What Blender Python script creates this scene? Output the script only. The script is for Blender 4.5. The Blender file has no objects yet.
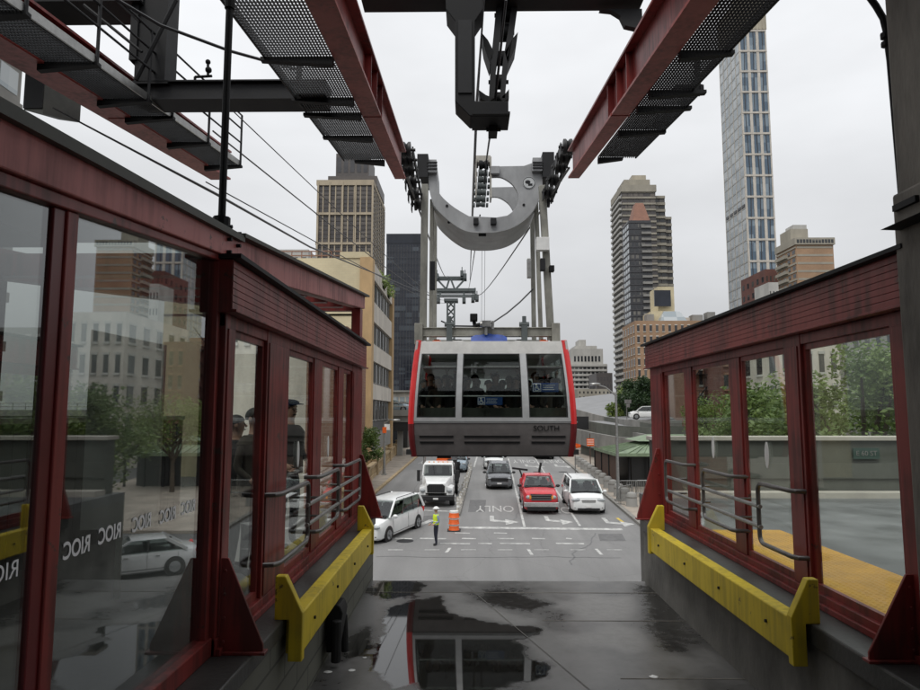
import bpy, math, random
from mathutils import Vector, Matrix, noise as mnoise
rnd = random.Random(7)
C = bpy.context.scene.collection
R = math.radians
H = 6.3                      # eye height above the street
FX = 660.0                   # focal length in photo pixels (920 wide)
TILT, YAW = R(5.8), math.atan(8 / 660)
FWD = Vector((-math.sin(YAW) * math.cos(TILT), math.cos(YAW) * math.cos(TILT), math.sin(TILT)))
RGT = Vector((math.cos(YAW), math.sin(YAW), 0))
UPV = RGT.cross(FWD)
EYE = Vector((0, 0, H))
PLAT = H - 1.6               # platform level
DOCK = H - 2.53              # floor of the tram dock


def ray(px, py):
    return FWD + RGT * ((px - 460) / FX) + UPV * ((345 - py) / FX)


def PY(px, py, y):
    d = ray(px, py); return EYE + d * (y / d.y)


def PX(px, py, x):
    d = ray(px, py); return EYE + d * (x / d.x)


def PZ(px, py, z):
    d = ray(px, py); return EYE + d * ((z - H) / d.z)


SL, Y0, Y1 = 0.025, 30.0, 112.0


def gz(y):
    return SL * (min(max(y, Y0), Y1) - Y0)


def G(px, py):
    p = PZ(px, py, 0)
    if p.y <= Y0: return p
    d = ray(px, py)
    t = (-SL * Y0 - H) / (d.z - SL * d.y)
    return EYE + d * t


# ---------------------------------------------------------------- materials
def nodes_of(name):
    m = bpy.data.materials.new(name); m.use_nodes = True
    nt = m.node_tree; nt.nodes.clear()
    return m, nt, nt.nodes, nt.links


def mat(name, col, rough=.6, var=.25, scale=3.0, metal=0.0, bump=0.0, stretch=(1, 1, 1), col2=None, bscale=None, spec=.5, rvar=.1, detail=5):
    m, nt, N, L = nodes_of(name)
    out = N.new('ShaderNodeOutputMaterial'); b = N.new('ShaderNodeBsdfPrincipled')
    L.new(b.outputs[0], out.inputs[0])
    geo = N.new('ShaderNodeNewGeometry')
    mp = N.new('ShaderNodeMapping'); mp.inputs['Scale'].default_value = stretch
    L.new(geo.outputs['Position'], mp.inputs[0])
    nz = N.new('ShaderNodeTexNoise'); nz.inputs['Scale'].default_value = scale; nz.inputs['Detail'].default_value = detail
    nz.inputs['Roughness'].default_value = .62
    L.new(mp.outputs[0], nz.inputs['Vector'])
    cr = N.new('ShaderNodeValToRGB')
    c2 = col2 or tuple(c * (1 - var) for c in col)
    c1 = tuple(min(1, c * (1 + var * .6)) for c in col) if not col2 else col
    cr.color_ramp.elements[0].position = .32; cr.color_ramp.elements[1].position = .68
    cr.color_ramp.elements[0].color = (*c2, 1); cr.color_ramp.elements[1].color = (*c1, 1)
    L.new(nz.outputs['Fac'], cr.inputs[0]); L.new(cr.outputs[0], b.inputs['Base Color'])
    b.inputs['Metallic'].default_value = metal
    b.inputs['Specular IOR Level'].default_value = spec
    mr = N.new('ShaderNodeMapRange'); mr.inputs['To Min'].default_value = max(0.02, rough - rvar); mr.inputs['To Max'].default_value = min(1, rough + rvar)
    L.new(nz.outputs['Fac'], mr.inputs[0]); L.new(mr.outputs[0], b.inputs['Roughness'])
    if bump:
        n2 = N.new('ShaderNodeTexNoise'); n2.inputs['Scale'].default_value = bscale or scale * 8; n2.inputs['Detail'].default_value = 4
        L.new(mp.outputs[0], n2.inputs['Vector'])
        bp = N.new('ShaderNodeBump'); bp.inputs['Strength'].default_value = bump; bp.inputs['Distance'].default_value = .02
        L.new(n2.outputs['Fac'], bp.inputs['Height']); L.new(bp.outputs[0], b.inputs['Normal'])
    return m


def streaked(name, col, dirt, rough=.45, amount=.5):
    """paint with vertical dirt runs and blotches"""
    m, nt, N, L = nodes_of(name)
    out = N.new('ShaderNodeOutputMaterial'); b = N.new('ShaderNodeBsdfPrincipled'); L.new(b.outputs[0], out.inputs[0])
    geo = N.new('ShaderNodeNewGeometry')
    mp = N.new('ShaderNodeMapping'); mp.inputs['Scale'].default_value = (14, 14, 1.1); L.new(geo.outputs['Position'], mp.inputs[0])
    a = N.new('ShaderNodeTexNoise'); a.inputs['Scale'].default_value = 1.2; a.inputs['Detail'].default_value = 6; L.new(mp.outputs[0], a.inputs['Vector'])
    c = N.new('ShaderNodeTexNoise'); c.inputs['Scale'].default_value = 2.1; c.inputs['Detail'].default_value = 7; L.new(geo.outputs['Position'], c.inputs['Vector'])
    mu = N.new('ShaderNodeMath'); mu.operation = 'MULTIPLY'; L.new(a.outputs['Fac'], mu.inputs[0]); L.new(c.outputs['Fac'], mu.inputs[1])
    cr = N.new('ShaderNodeValToRGB'); cr.color_ramp.elements[0].position = .2; cr.color_ramp.elements[1].position = .36
    cr.color_ramp.elements[0].color = (0, 0, 0, 1); cr.color_ramp.elements[1].color = (amount, amount, amount, 1)
    L.new(mu.outputs[0], cr.inputs[0])
    mx = N.new('ShaderNodeMixRGB'); mx.inputs[1].default_value = (*col, 1); mx.inputs[2].default_value = (*dirt, 1)
    L.new(cr.outputs[0], mx.inputs[0])
    ch = N.new('ShaderNodeTexNoise'); ch.inputs['Scale'].default_value = 7; ch.inputs['Detail'].default_value = 9; ch.inputs['Roughness'].default_value = .68; L.new(geo.outputs['Position'], ch.inputs['Vector'])
    cq = N.new('ShaderNodeMapRange'); cq.inputs['From Min'].default_value = .635; cq.inputs['From Max'].default_value = .66; cq.inputs['To Max'].default_value = .8; L.new(ch.outputs['Fac'], cq.inputs[0])
    mz = N.new('ShaderNodeMixRGB'); mz.inputs[2].default_value = (.055, .035, .028, 1); L.new(cq.outputs[0], mz.inputs[0]); L.new(mx.outputs[0], mz.inputs[1]); L.new(mz.outputs[0], b.inputs['Base Color'])
    mr = N.new('ShaderNodeMapRange'); mr.inputs['To Min'].default_value = rough - .12; mr.inputs['To Max'].default_value = rough + .3
    L.new(mu.outputs[0], mr.inputs[0]); L.new(mr.outputs[0], b.inputs['Roughness'])
    bp = N.new('ShaderNodeBump'); bp.inputs['Strength'].default_value = .12; bp.inputs['Distance'].default_value = .004
    L.new(c.outputs['Fac'], bp.inputs['Height']); L.new(bp.outputs[0], b.inputs['Normal'])
    return m


def glassy(name, tint, ior=1.6, gain=1.0, rough=.015):
    m, nt, N, L = nodes_of(name)
    out = N.new('ShaderNodeOutputMaterial'); mx = N.new('ShaderNodeMixShader')
    t = N.new('ShaderNodeBsdfTransparent'); t.inputs[0].default_value = (*tint, 1)
    g = N.new('ShaderNodeBsdfGlossy'); g.inputs['Roughness'].default_value = rough; g.inputs['Color'].default_value = (.93, .95, .96, 1)
    # Schlick reflectance from |N.I|, the same from both sides of the pane
    geo = N.new('ShaderNodeNewGeometry'); dp = N.new('ShaderNodeVectorMath'); dp.operation = 'DOT_PRODUCT'
    L.new(geo.outputs['Normal'], dp.inputs[0]); L.new(geo.outputs['Incoming'], dp.inputs[1])
    def mth(op, a, b_=None, clamp=False):
        n_ = N.new('ShaderNodeMath'); n_.operation = op; n_.use_clamp = clamp
        L.new(a, n_.inputs[0])
        if b_ is not None: n_.inputs[1].default_value = b_
        return n_.outputs[0]
    f0 = ((ior - 1) / (ior + 1)) ** 2
    ab = mth('ABSOLUTE', dp.outputs['Value']); iv = N.new('ShaderNodeMath'); iv.operation = 'SUBTRACT'; iv.inputs[0].default_value = 1; L.new(ab, iv.inputs[1])
    p5 = mth('POWER', iv.outputs[0], 5.0); sc_ = mth('MULTIPLY', p5, (1 - f0)); ad = mth('ADD', sc_, f0)
    mu = N.new('ShaderNodeMath'); mu.operation = 'MULTIPLY'; mu.use_clamp = True; mu.inputs[1].default_value = gain
    L.new(ad, mu.inputs[0]); L.new(mu.outputs[0], mx.inputs[0]); L.new(t.outputs[0], mx.inputs[1]); L.new(g.outputs[0], mx.inputs[2])
    L.new(mx.outputs[0], out.inputs[0])
    return m


def window_mat(name, c_dark, c_light, cell=3.0, rough=.08, share=.3):
    """dark reflective building window; a blind or a curtain behind some of them"""
    m, nt, N, L = nodes_of(name)
    out = N.new('ShaderNodeOutputMaterial'); b = N.new('ShaderNodeBsdfPrincipled'); L.new(b.outputs[0], out.inputs[0])
    geo = N.new('ShaderNodeNewGeometry')
    sn = N.new('ShaderNodeVectorMath'); sn.operation = 'SNAP'; sn.inputs[1].default_value = (cell, cell, cell)
    L.new(geo.outputs['Position'], sn.inputs[0])
    wn = N.new('ShaderNodeTexWhiteNoise'); L.new(sn.outputs[0], wn.inputs[0])
    cr = N.new('ShaderNodeValToRGB'); cr.color_ramp.elements[0].position = 1 - share - .15; cr.color_ramp.elements[1].position = min(1, 1 - share + .25)
    cr.color_ramp.elements[0].color = (*c_dark, 1); cr.color_ramp.elements[1].color = (*c_light, 1)
    L.new(wn.outputs[0], cr.inputs[0]); L.new(cr.outputs[0], b.inputs['Base Color'])
    b.inputs['Roughness'].default_value = rough; b.inputs['Specular IOR Level'].default_value = .7
    return m


def banded(name, c1, c2, mortar, sx=.45, sz=.16, rough=.8):
    """brickwork / tiles"""
    m, nt, N, L = nodes_of(name)
    out = N.new('ShaderNodeOutputMaterial'); b = N.new('ShaderNodeBsdfPrincipled'); L.new(b.outputs[0], out.inputs[0])
    geo = N.new('ShaderNodeNewGeometry'); sp = N.new('ShaderNodeSeparateXYZ'); L.new(geo.outputs['Position'], sp.inputs[0])
    ad = N.new('ShaderNodeMath'); L.new(sp.outputs[0], ad.inputs[0]); L.new(sp.outputs[1], ad.inputs[1])
    cb = N.new('ShaderNodeCombineXYZ'); L.new(ad.outputs[0], cb.inputs[0]); L.new(sp.outputs[2], cb.inputs[1])
    br = N.new('ShaderNodeTexBrick'); br.inputs['Scale'].default_value = 1; br.inputs['Brick Width'].default_value = sx; br.inputs['Row Height'].default_value = sz
    br.inputs['Mortar Size'].default_value = .012
    br.inputs['Color1'].default_value = (*c1, 1); br.inputs['Color2'].default_value = (*c2, 1); br.inputs['Mortar'].default_value = (*mortar, 1)
    L.new(cb.outputs[0], br.inputs['Vector'])
    nz = N.new('ShaderNodeTexNoise'); nz.inputs['Scale'].default_value = .25; nz.inputs['Detail'].default_value = 6; L.new(geo.outputs['Position'], nz.inputs['Vector'])
    mr = N.new('ShaderNodeMapRange'); mr.inputs['To Min'].default_value = .6; mr.inputs['To Max'].default_value = 1.35; L.new(nz.outputs['Fac'], mr.inputs[0])
    mx = N.new('ShaderNodeMixRGB'); mx.blend_type = 'MULTIPLY'; mx.inputs[0].default_value = 1; L.new(br.outputs[0], mx.inputs[1]); L.new(mr.outputs[0], mx.inputs[2])
    L.new(mx.outputs[0], b.inputs['Base Color']); b.inputs['Roughness'].default_value = rough
    return m


def asphalt(name, base, wear):
    m, nt, N, L = nodes_of(name)
    out = N.new('ShaderNodeOutputMaterial'); b = N.new('ShaderNodeBsdfPrincipled'); L.new(b.outputs[0], out.inputs[0])
    geo = N.new('ShaderNodeNewGeometry')
    a = N.new('ShaderNodeTexNoise'); a.inputs['Scale'].default_value = .35; a.inputs['Detail'].default_value = 8; a.inputs['Roughness'].default_value = .65; L.new(geo.outputs['Position'], a.inputs['Vector'])
    mp = N.new('ShaderNodeMapping'); mp.inputs['Scale'].default_value = (1.3, .06, 1); mp.inputs['Rotation'].default_value = (0, 0, .03); L.new(geo.outputs['Position'], mp.inputs[0])
    t = N.new('ShaderNodeTexNoise'); t.inputs['Scale'].default_value = 1; t.inputs['Detail'].default_value = 3; L.new(mp.outputs[0], t.inputs['Vector'])
    f = N.new('ShaderNodeTexNoise'); f.inputs['Scale'].default_value = 14; f.inputs['Detail'].default_value = 4; L.new(geo.outputs['Position'], f.inputs['Vector'])
    vo = N.new('ShaderNodeTexVoronoi'); vo.feature = 'DISTANCE_TO_EDGE'; vo.inputs['Scale'].default_value = .22
    wp = N.new('ShaderNodeVectorMath'); wp.operation = 'MULTIPLY_ADD'; wp.inputs[1].default_value = (1.5, 1.5, 0)
    L.new(a.outputs['Color'], wp.inputs[0]); L.new(geo.outputs['Position'], wp.inputs[2]); L.new(wp.outputs[0], vo.inputs['Vector'])
    ck = N.new('ShaderNodeMapRange'); ck.inputs['From Max'].default_value = .006; ck.inputs['To Min'].default_value = .78; L.new(vo.outputs['Distance'], ck.inputs[0])
    cr = N.new('ShaderNodeValToRGB'); cr.color_ramp.elements[0].position = .33; cr.color_ramp.elements[1].position = .66
    cr.color_ramp.elements[0].color = (*base, 1); cr.color_ramp.elements[1].color = (*wear, 1)
    ad = N.new('ShaderNodeMixRGB'); ad.inputs[0].default_value = .5; L.new(a.outputs['Fac'], ad.inputs[1]); L.new(t.outputs['Fac'], ad.inputs[2]); L.new(ad.outputs[0], cr.inputs[0])
    mx = N.new('ShaderNodeMixRGB'); mx.blend_type = 'MULTIPLY'; mx.inputs[0].default_value = 1; L.new(cr.outputs[0], mx.inputs[1]); L.new(ck.outputs[0], mx.inputs[2])
    fm = N.new('ShaderNodeMapRange'); fm.inputs['To Min'].default_value = .8; fm.inputs['To Max'].default_value = 1.2; L.new(f.outputs['Fac'], fm.inputs[0])
    m2 = N.new('ShaderNodeMixRGB'); m2.blend_type = 'MULTIPLY'; m2.inputs[0].default_value = 1; L.new(mx.outputs[0], m2.inputs[1]); L.new(fm.outputs[0], m2.inputs[2])
    L.new(m2.outputs[0], b.inputs['Base Color'])
    rr = N.new('ShaderNodeMapRange'); rr.inputs['To Min'].default_value = .45; rr.inputs['To Max'].default_value = .85; L.new(a.outputs['Fac'], rr.inputs[0]); L.new(rr.outputs[0], b.inputs['Roughness'])
    return m


def wet_floor(name):
    """old concrete slab, partly damp, partly soaked; sky reflection painted in as paler patches"""
    m, nt, N, L = nodes_of(name)
    out = N.new('ShaderNodeOutputMaterial'); b = N.new('ShaderNodeBsdfPrincipled'); L.new(b.outputs[0], out.inputs[0])
    geo = N.new('ShaderNodeNewGeometry')
    at = N.new('ShaderNodeAttribute'); at.attribute_name = 'wet'
    f = N.new('ShaderNodeTexNoise'); f.inputs['Scale'].default_value = 9; f.inputs['Detail'].default_value = 9; f.inputs['Roughness'].default_value = .65; L.new(geo.outputs['Position'], f.inputs['Vector'])
    fa = N.new('ShaderNodeMapRange'); fa.inputs['From Min'].default_value = .25; fa.inputs['From Max'].default_value = .75; fa.inputs['To Min'].default_value = -.20; fa.inputs['To Max'].default_value = .20; L.new(f.outputs['Fac'], fa.inputs[0])
    ws = N.new('ShaderNodeMath'); ws.operation = 'ADD'; ws.use_clamp = True; gw = N.new('ShaderNodeMapRange'); gw.inputs['From Min'].default_value = .86; gw.inputs['From Max'].default_value = 1.0; gw.inputs['To Min'].default_value = 1; gw.inputs['To Max'].default_value = .1; L.new(at.outputs['Fac'], gw.inputs[0])
    gm = N.new('ShaderNodeMath'); gm.operation = 'MULTIPLY'; L.new(fa.outputs[0], gm.inputs[0]); L.new(gw.outputs[0], gm.inputs[1])
    L.new(at.outputs['Fac'], ws.inputs[0]); L.new(gm.outputs[0], ws.inputs[1])
    cr = N.new('ShaderNodeValToRGB'); e = cr.color_ramp.elements
    e[0].position = 0; e[0].color = (.215, .212, .205, 1); e[1].position = .92; e[1].color = (.016, .0155, .014, 1)
    e.new(.28).color = (.165, .162, .156, 1); e.new(.5).color = (.095, .093, .089, 1); e.new(.75).color = (.03, .029, .027, 1)
    L.new(ws.outputs[0], cr.inputs[0])
    fm = N.new('ShaderNodeMapRange'); fm.inputs['From Min'].default_value = .3; fm.inputs['From Max'].default_value = .7; fm.inputs['To Min'].default_value = .75; fm.inputs['To Max'].default_value = 1.2; L.new(f.outputs['Fac'], fm.inputs[0])
    mx = N.new('ShaderNodeMixRGB'); mx.blend_type = 'MULTIPLY'; mx.inputs[0].default_value = 1; L.new(cr.outputs[0], mx.inputs[1]); L.new(fm.outputs[0], mx.inputs[2])
    L.new(mx.outputs[0], b.inputs['Base Color'])
    rr = N.new('ShaderNodeValToRGB'); r = rr.color_ramp.elements; r[0].position = 0; r[0].color = (.5, .5, .5, 1); r[1].position = .9; r[1].color = (.025, .025, .025, 1)
    r.new(.3).color = (.40, .40, .40, 1); r.new(.58).color = (.34, .34, .34, 1); r.new(.78).color = (.11, .11, .11, 1)
    L.new(ws.outputs[0], rr.inputs[0]); L.new(rr.outputs[0], b.inputs['Roughness'])
    b.inputs['Specular IOR Level'].default_value = .6
    st = N.new('ShaderNodeMapRange'); st.inputs['From Min'].default_value = .45; st.inputs['From Max'].default_value = .85; st.inputs['To Min'].default_value = .3; st.inputs['To Max'].default_value = 0; L.new(at.outputs['Fac'], st.inputs[0])
    bp = N.new('ShaderNodeBump'); bp.inputs['Distance'].default_value = .006; L.new(st.outputs[0], bp.inputs['Strength']); L.new(f.outputs['Fac'], bp.inputs['Height']); L.new(bp.outputs[0], b.inputs['Normal'])
    return m


def leafmat(name, c1, c2):
    m, nt, N, L = nodes_of(name)
    out = N.new('ShaderNodeOutputMaterial'); mx = N.new('ShaderNodeMixShader'); mx.inputs[0].default_value = .3
    b = N.new('ShaderNodeBsdfPrincipled'); t = N.new('ShaderNodeBsdfTranslucent')
    geo = N.new('ShaderNodeNewGeometry'); nz = N.new('ShaderNodeTexNoise'); nz.inputs['Scale'].default_value = 1.3; nz.inputs['Detail'].default_value = 3; L.new(geo.outputs['Position'], nz.inputs['Vector'])
    cr = N.new('ShaderNodeValToRGB'); cr.color_ramp.elements[0].position = .35; cr.color_ramp.elements[1].position = .65
    cr.color_ramp.elements[0].color = (*c1, 1); cr.color_ramp.elements[1].color = (*c2, 1)
    L.new(nz.outputs['Fac'], cr.inputs[0]); L.new(cr.outputs[0], b.inputs['Base Color']); L.new(cr.outputs[0], t.inputs[0])
    b.inputs['Roughness'].default_value = .5
    L.new(b.outputs[0], mx.inputs[1]); L.new(t.outputs[0], mx.inputs[2]); L.new(mx.outputs[0], out.inputs[0])
    return m


M = {}
M['red'] = streaked('red_oxide_paint', (.235, .030, .026), (.075, .018, .015), .45, .8)
M['redbeam'] = streaked('red_beam_paint', (.33, .05, .038), (.12, .034, .028), .5, .65)
M['fasciared'] = streaked('faded_red_paint', (.44, .125, .115), (.17, .045, .042), .5, .8)
M['gutter'] = mat('grey_green_gutter', (.075, .078, .066), .6, .35, 3)
M['black'] = mat('black_steel', (.008, .0083, .009), .6, .3, 5, spec=.22)
M['dark'] = mat('dark_grey_steel', (.017, .0175, .019), .6, .3, 4, spec=.25)
M['mesh'] = mat('galvanised_grating', (.09, .095, .1), .45, .3, 6, metal=.5)
M['galv'] = mat('galvanised_tube', (.33, .33, .32), .38, .25, 9, metal=.8)
M['tube'] = mat('grey_brown_handrail', (.16, .15, .145), .32, .25, 9, metal=.6)
M['glass'] = glassy('platform_glass', (.62, .65, .63), 1.62, 2.4)
M['gateglass'] = glassy('gate_glass', (.92, .95, .92), 1.5, .8)
M['cabglass'] = glassy('cabin_glass', (.70, .73, .71), 1.4, .9)
M['conc'] = mat('dirty_concrete', (.17, .165, .15), .75, .5, 1.6, bump=.35, bscale=20, stretch=(1, 1, .6))
M['concdark'] = mat('dark_weathered_concrete', (.19, .175, .15), .8, .5, 2.2, bump=.5, bscale=18, stretch=(1, 1, .35))
M['blockwall'] = banded('block_wall', (.15, .15, .125), (.125, .125, .105), (.07, .07, .06), .8, .2, .75)
M['plat'] = mat('damp_platform_slab', (.05, .049, .046), .42, .4, 2, bump=.15, bscale=25, rvar=.18)
M['platr'] = mat('grey_plaza_slab', (.15, .153, .155), .45, .5, 1.3, rvar=.3, detail=8)
M['yellow'] = streaked('worn_yellow_paint', (.68, .51, .02), (.30, .23, .04), .55, .5)
M['tact'] = mat('yellow_tactile_tile', (.70, .36, .03), .6, .2, 3)
M['rubber'] = mat('black_rubber', (.014, .014, .014), .75, .3, 8)
M['floor'] = wet_floor('wet_dock_slab')
M['water'] = mat('puddle_water', (.018, .017, .014), .025, .4, 1.2, rvar=.012, spec=.75)
M['film'] = mat('wet_concrete_film', (.17, .172, .175), .22, .3, 3, rvar=.1, spec=.6)
M['patch'] = mat('asphalt_repair', (.125, .124, .123), .75, .3, 5)
M['seal'] = mat('crack_sealant', (.12, .12, .12), .55, .3, 6)
M['road'] = asphalt('worn_asphalt', (.145, .143, .14), (.225, .222, .216))
M['cross'] = asphalt('avenue_asphalt', (.15, .148, .145), (.205, .202, .197))
M['walk'] = mat('pavement_concrete', (.30, .26, .215), .8, .3, .9, bump=.1)
M['ground'] = mat('ground_concrete', (.085, .084, .082), .85, .3, .4)
M['kerb'] = mat('kerb_stone', (.22, .21, .19), .8, .35, 2)
M['paint'] = mat('worn_road_paint', (.62, .62, .59), .7, .5, 4, col2=(.23, .23, .225), detail=9)
M['ypaint'] = mat('worn_yellow_road_paint', (.55, .40, .06), .7, .4, 4)
M['balus'] = mat('tan_cast_stone', (.40, .30, .175), .8, .35, 2.0, stretch=(1, 1, .5))
M['white'] = mat('white_paint', (.74, .74, .72), .45, .12, 4)
M['cream'] = mat('grey_cream_paint', (.43, .41, .36), .5, .3, 3, stretch=(1, 1, .4))
M['cabwhite'] = mat('cabin_white', (.52, .515, .49), .35, .12, 5)
M['alu'] = mat('satin_aluminium', (.46, .47, .47), .35, .1, 6, metal=.35)
M['cabred'] = mat('cabin_red', (.62, .03, .03), .22, .1, 4)
M['cabreddark'] = mat('cabin_dark_red', (.13, .012, .014), .35, .2, 4)
M['cabgrey'] = mat('cabin_charcoal', (.115, .105, .102), .5, .2, 3)
M['caril'] = mat('carriage_grey_paint', (.30, .305, .31), .5, .25, 2.2, stretch=(1, 1, .5))
M['legpaint'] = mat('hanger_leg_paint', (.26, .255, .22), .55, .45, 3, stretch=(1, 1, .4))
M['rope'] = mat('steel_rope', (.02, .02, .022), .5, .2, 20)
M['blue'] = mat('blue_tarp', (.02, .07, .35), .5, .3, 8)
M['signblue'] = mat('blue_sign', (.02, .075, .27), .5, .1, 8)
M['txt'] = mat('white_lettering', (.88, .88, .88), .6, .05, 9)
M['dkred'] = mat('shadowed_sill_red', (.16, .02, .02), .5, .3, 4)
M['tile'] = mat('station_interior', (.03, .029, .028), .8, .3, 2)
M['pale'] = mat('pale_board', (.80, .86, .82), .7, .1, 2)
M['chrome'] = mat('chrome', (.6, .6, .6), .15, .1, 5, metal=1)
M['silverplas'] = mat('silver_wheel', (.36, .37, .38), .35, .15, 5, metal=.6)
M['cwhite'] = mat('car_white', (.72, .73, .72), .2, .06, 2)
M['cred'] = mat('car_red', (.52, .035, .045), .25, .1, 2)
M['cgrey'] = mat('car_grey', (.17, .175, .185), .25, .1, 2, metal=.3)
M['csilver'] = mat('car_silver_blue', (.30, .37, .42), .25, .1, 2, metal=.4)
M['csedan'] = mat('car_neutral_silver', (.56, .57, .57), .22, .08, 2, metal=.2)
M['cblack'] = mat('car_black', (.012, .012, .013), .2, .1, 2)
M['cglass'] = glassy('car_glass', (.62, .68, .66), 1.5, 1.6)
M['trim'] = mat('black_plastic', (.013, .013, .014), .5, .2, 6)
M['lamp'] = mat('headlamp_lens', (.34, .36, .37), .1, .15, 20)
M['amber'] = mat('amber_lens', (.75, .28, .03), .2, .1, 9)
M['plate'] = mat('licence_plate', (.6, .45, .2), .5, .1, 9)
M['orange'] = mat('orange_plastic', (.75, .12, .015), .5, .15, 5)
M['hivis'] = mat('hi_vis_cloth', (.60, .75, .04), .8, .15, 12)
M['navy'] = mat('navy_cloth', (.015, .017, .03), .9, .25, 12)
M['sleeve'] = mat('grey_blue_cloth', (.22, .27, .38), .9, .2, 12)
M['darkcloth'] = mat('dark_cloth', (.015, .014, .015), .9, .3, 9)
M['browncloth'] = mat('olive_brown_cloth', (.05, .042, .032), .9, .3, 9)
M['skin'] = mat('skin', (.42, .25, .18), .55, .12, 14)
M['hair'] = mat('dark_hair', (.012, .01, .009), .6, .3, 30)
M['bark'] = mat('bark', (.09, .07, .05), .9, .35, 5, bump=.5, stretch=(1, 1, .3))
M['leaf1'] = leafmat('leaf_green', (.085, .14, .032), (.20, .27, .08))
M['leaf2'] = leafmat('leaf_yellow_green', (.09, .14, .025), (.20, .26, .06))
M['leaf3'] = leafmat('leaf_dark', (.018, .042, .016), (.05, .09, .028))
M['greenroof'] = mat('pale_green_copper', (.17, .225, .14), .6, .35, 1.5)
M['brownfence'] = mat('brown_metal_fence', (.085, .05, .036), .7, .3, 3, stretch=(3, 3, .4))
M['parapet'] = mat('olive_grey_concrete', (.10, .104, .088), .8, .3, 1.0, stretch=(1, 1, .5))
M['deck'] = mat('bridge_deck_concrete', (.22, .215, .20), .8, .35, .5, stretch=(1, 1, .5))
M['ramp'] = mat('ramp_road_concrete', (.21, .212, .215), .7, .15, .5)
M['void'] = mat('dark_shop_and_shade', (.02, .021, .022), .4, .4, .6)
M['greensign'] = mat('green_sign', (.045, .08, .065), .5, .1, 9)
M['lattice'] = mat('pylon_steel', (.085, .10, .10), .6, .2, 1)
# buildings
M['tanbrick'] = banded('tan_brick', (.64, .56, .37), (.60, .52, .34), (.56, .49, .34), .5, .2)
M['ochre'] = mat('ochre_render', (.47, .32, .165), .8, .2, 1, stretch=(1, 1, .4))
M['bandwhite'] = mat('off_white_render', (.55, .51, .45), .8, .2, .8, stretch=(1, 1, .4))
M['beige'] = mat('beige_precast', (.33, .305, .25), .8, .2, .2, stretch=(1, 1, .4))
M['warm'] = mat('warm_precast', (.42, .355, .26), .8, .2, .2, stretch=(1, 1, .4))
M['brownspan'] = mat('brown_spandrel', (.085, .075, .07), .5, .2, .3)
M['brick'] = banded('red_brick', (.235, .115, .075), (.20, .095, .06), (.26, .2, .16), .5, .2)
M['brick2'] = banded('orange_brick', (.36, .22, .13), (.32, .19, .11), (.36, .3, .22), .5, .2)
M['brick3'] = banded('dark_red_brick', (.15, .06, .045), (.125, .05, .04), (.15, .1, .09), .5, .2)
M['stone'] = mat('grey_white_stone', (.46, .45, .42), .8, .2, .3, stretch=(1, 1, .4))
M['stonedark'] = mat('weathered_grey_stone', (.24, .235, .22), .8, .25, .3, stretch=(1, 1, .4))
M['glasstower'] = mat('pale_curtain_wall', (.36, .39, .40), .3, .12, .3, spec=.6)
M['bronze'] = mat('bronze_cladding', (.40, .36, .28), .5, .2, .3, stretch=(1, 1, .3))
M['slate'] = mat('dark_slate_cladding', (.055, .055, .06), .4, .2, .3)
M['navyglass'] = mat('navy_curtain_wall', (.018, .022, .032), .18, .4, .2, spec=.5)
M['wdark'] = window_mat('dark_windows', (.025, .028, .032), (.16, .15, .13), 3.0, .1, .25)
M['wbrown'] = window_mat('brown_windows', (.055, .048, .047), (.14, .12, .10), 3.1, .12, .3)
M['wblue'] = window_mat('blue_windows', (.075, .12, .17), (.22, .28, .33), 4.0, .06, .35)
M['wpale'] = window_mat('pale_glass_windows', (.27, .31, .33), (.40, .43, .44), 3.6, .1, .5)
M['wnavy'] = window_mat('navy_windows', (.010, .013, .022), (.06, .075, .09), 2.1, .08, .2)
M['terracotta'] = mat('terracotta_roof', (.27, .14, .10), .8, .2, .6)


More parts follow.
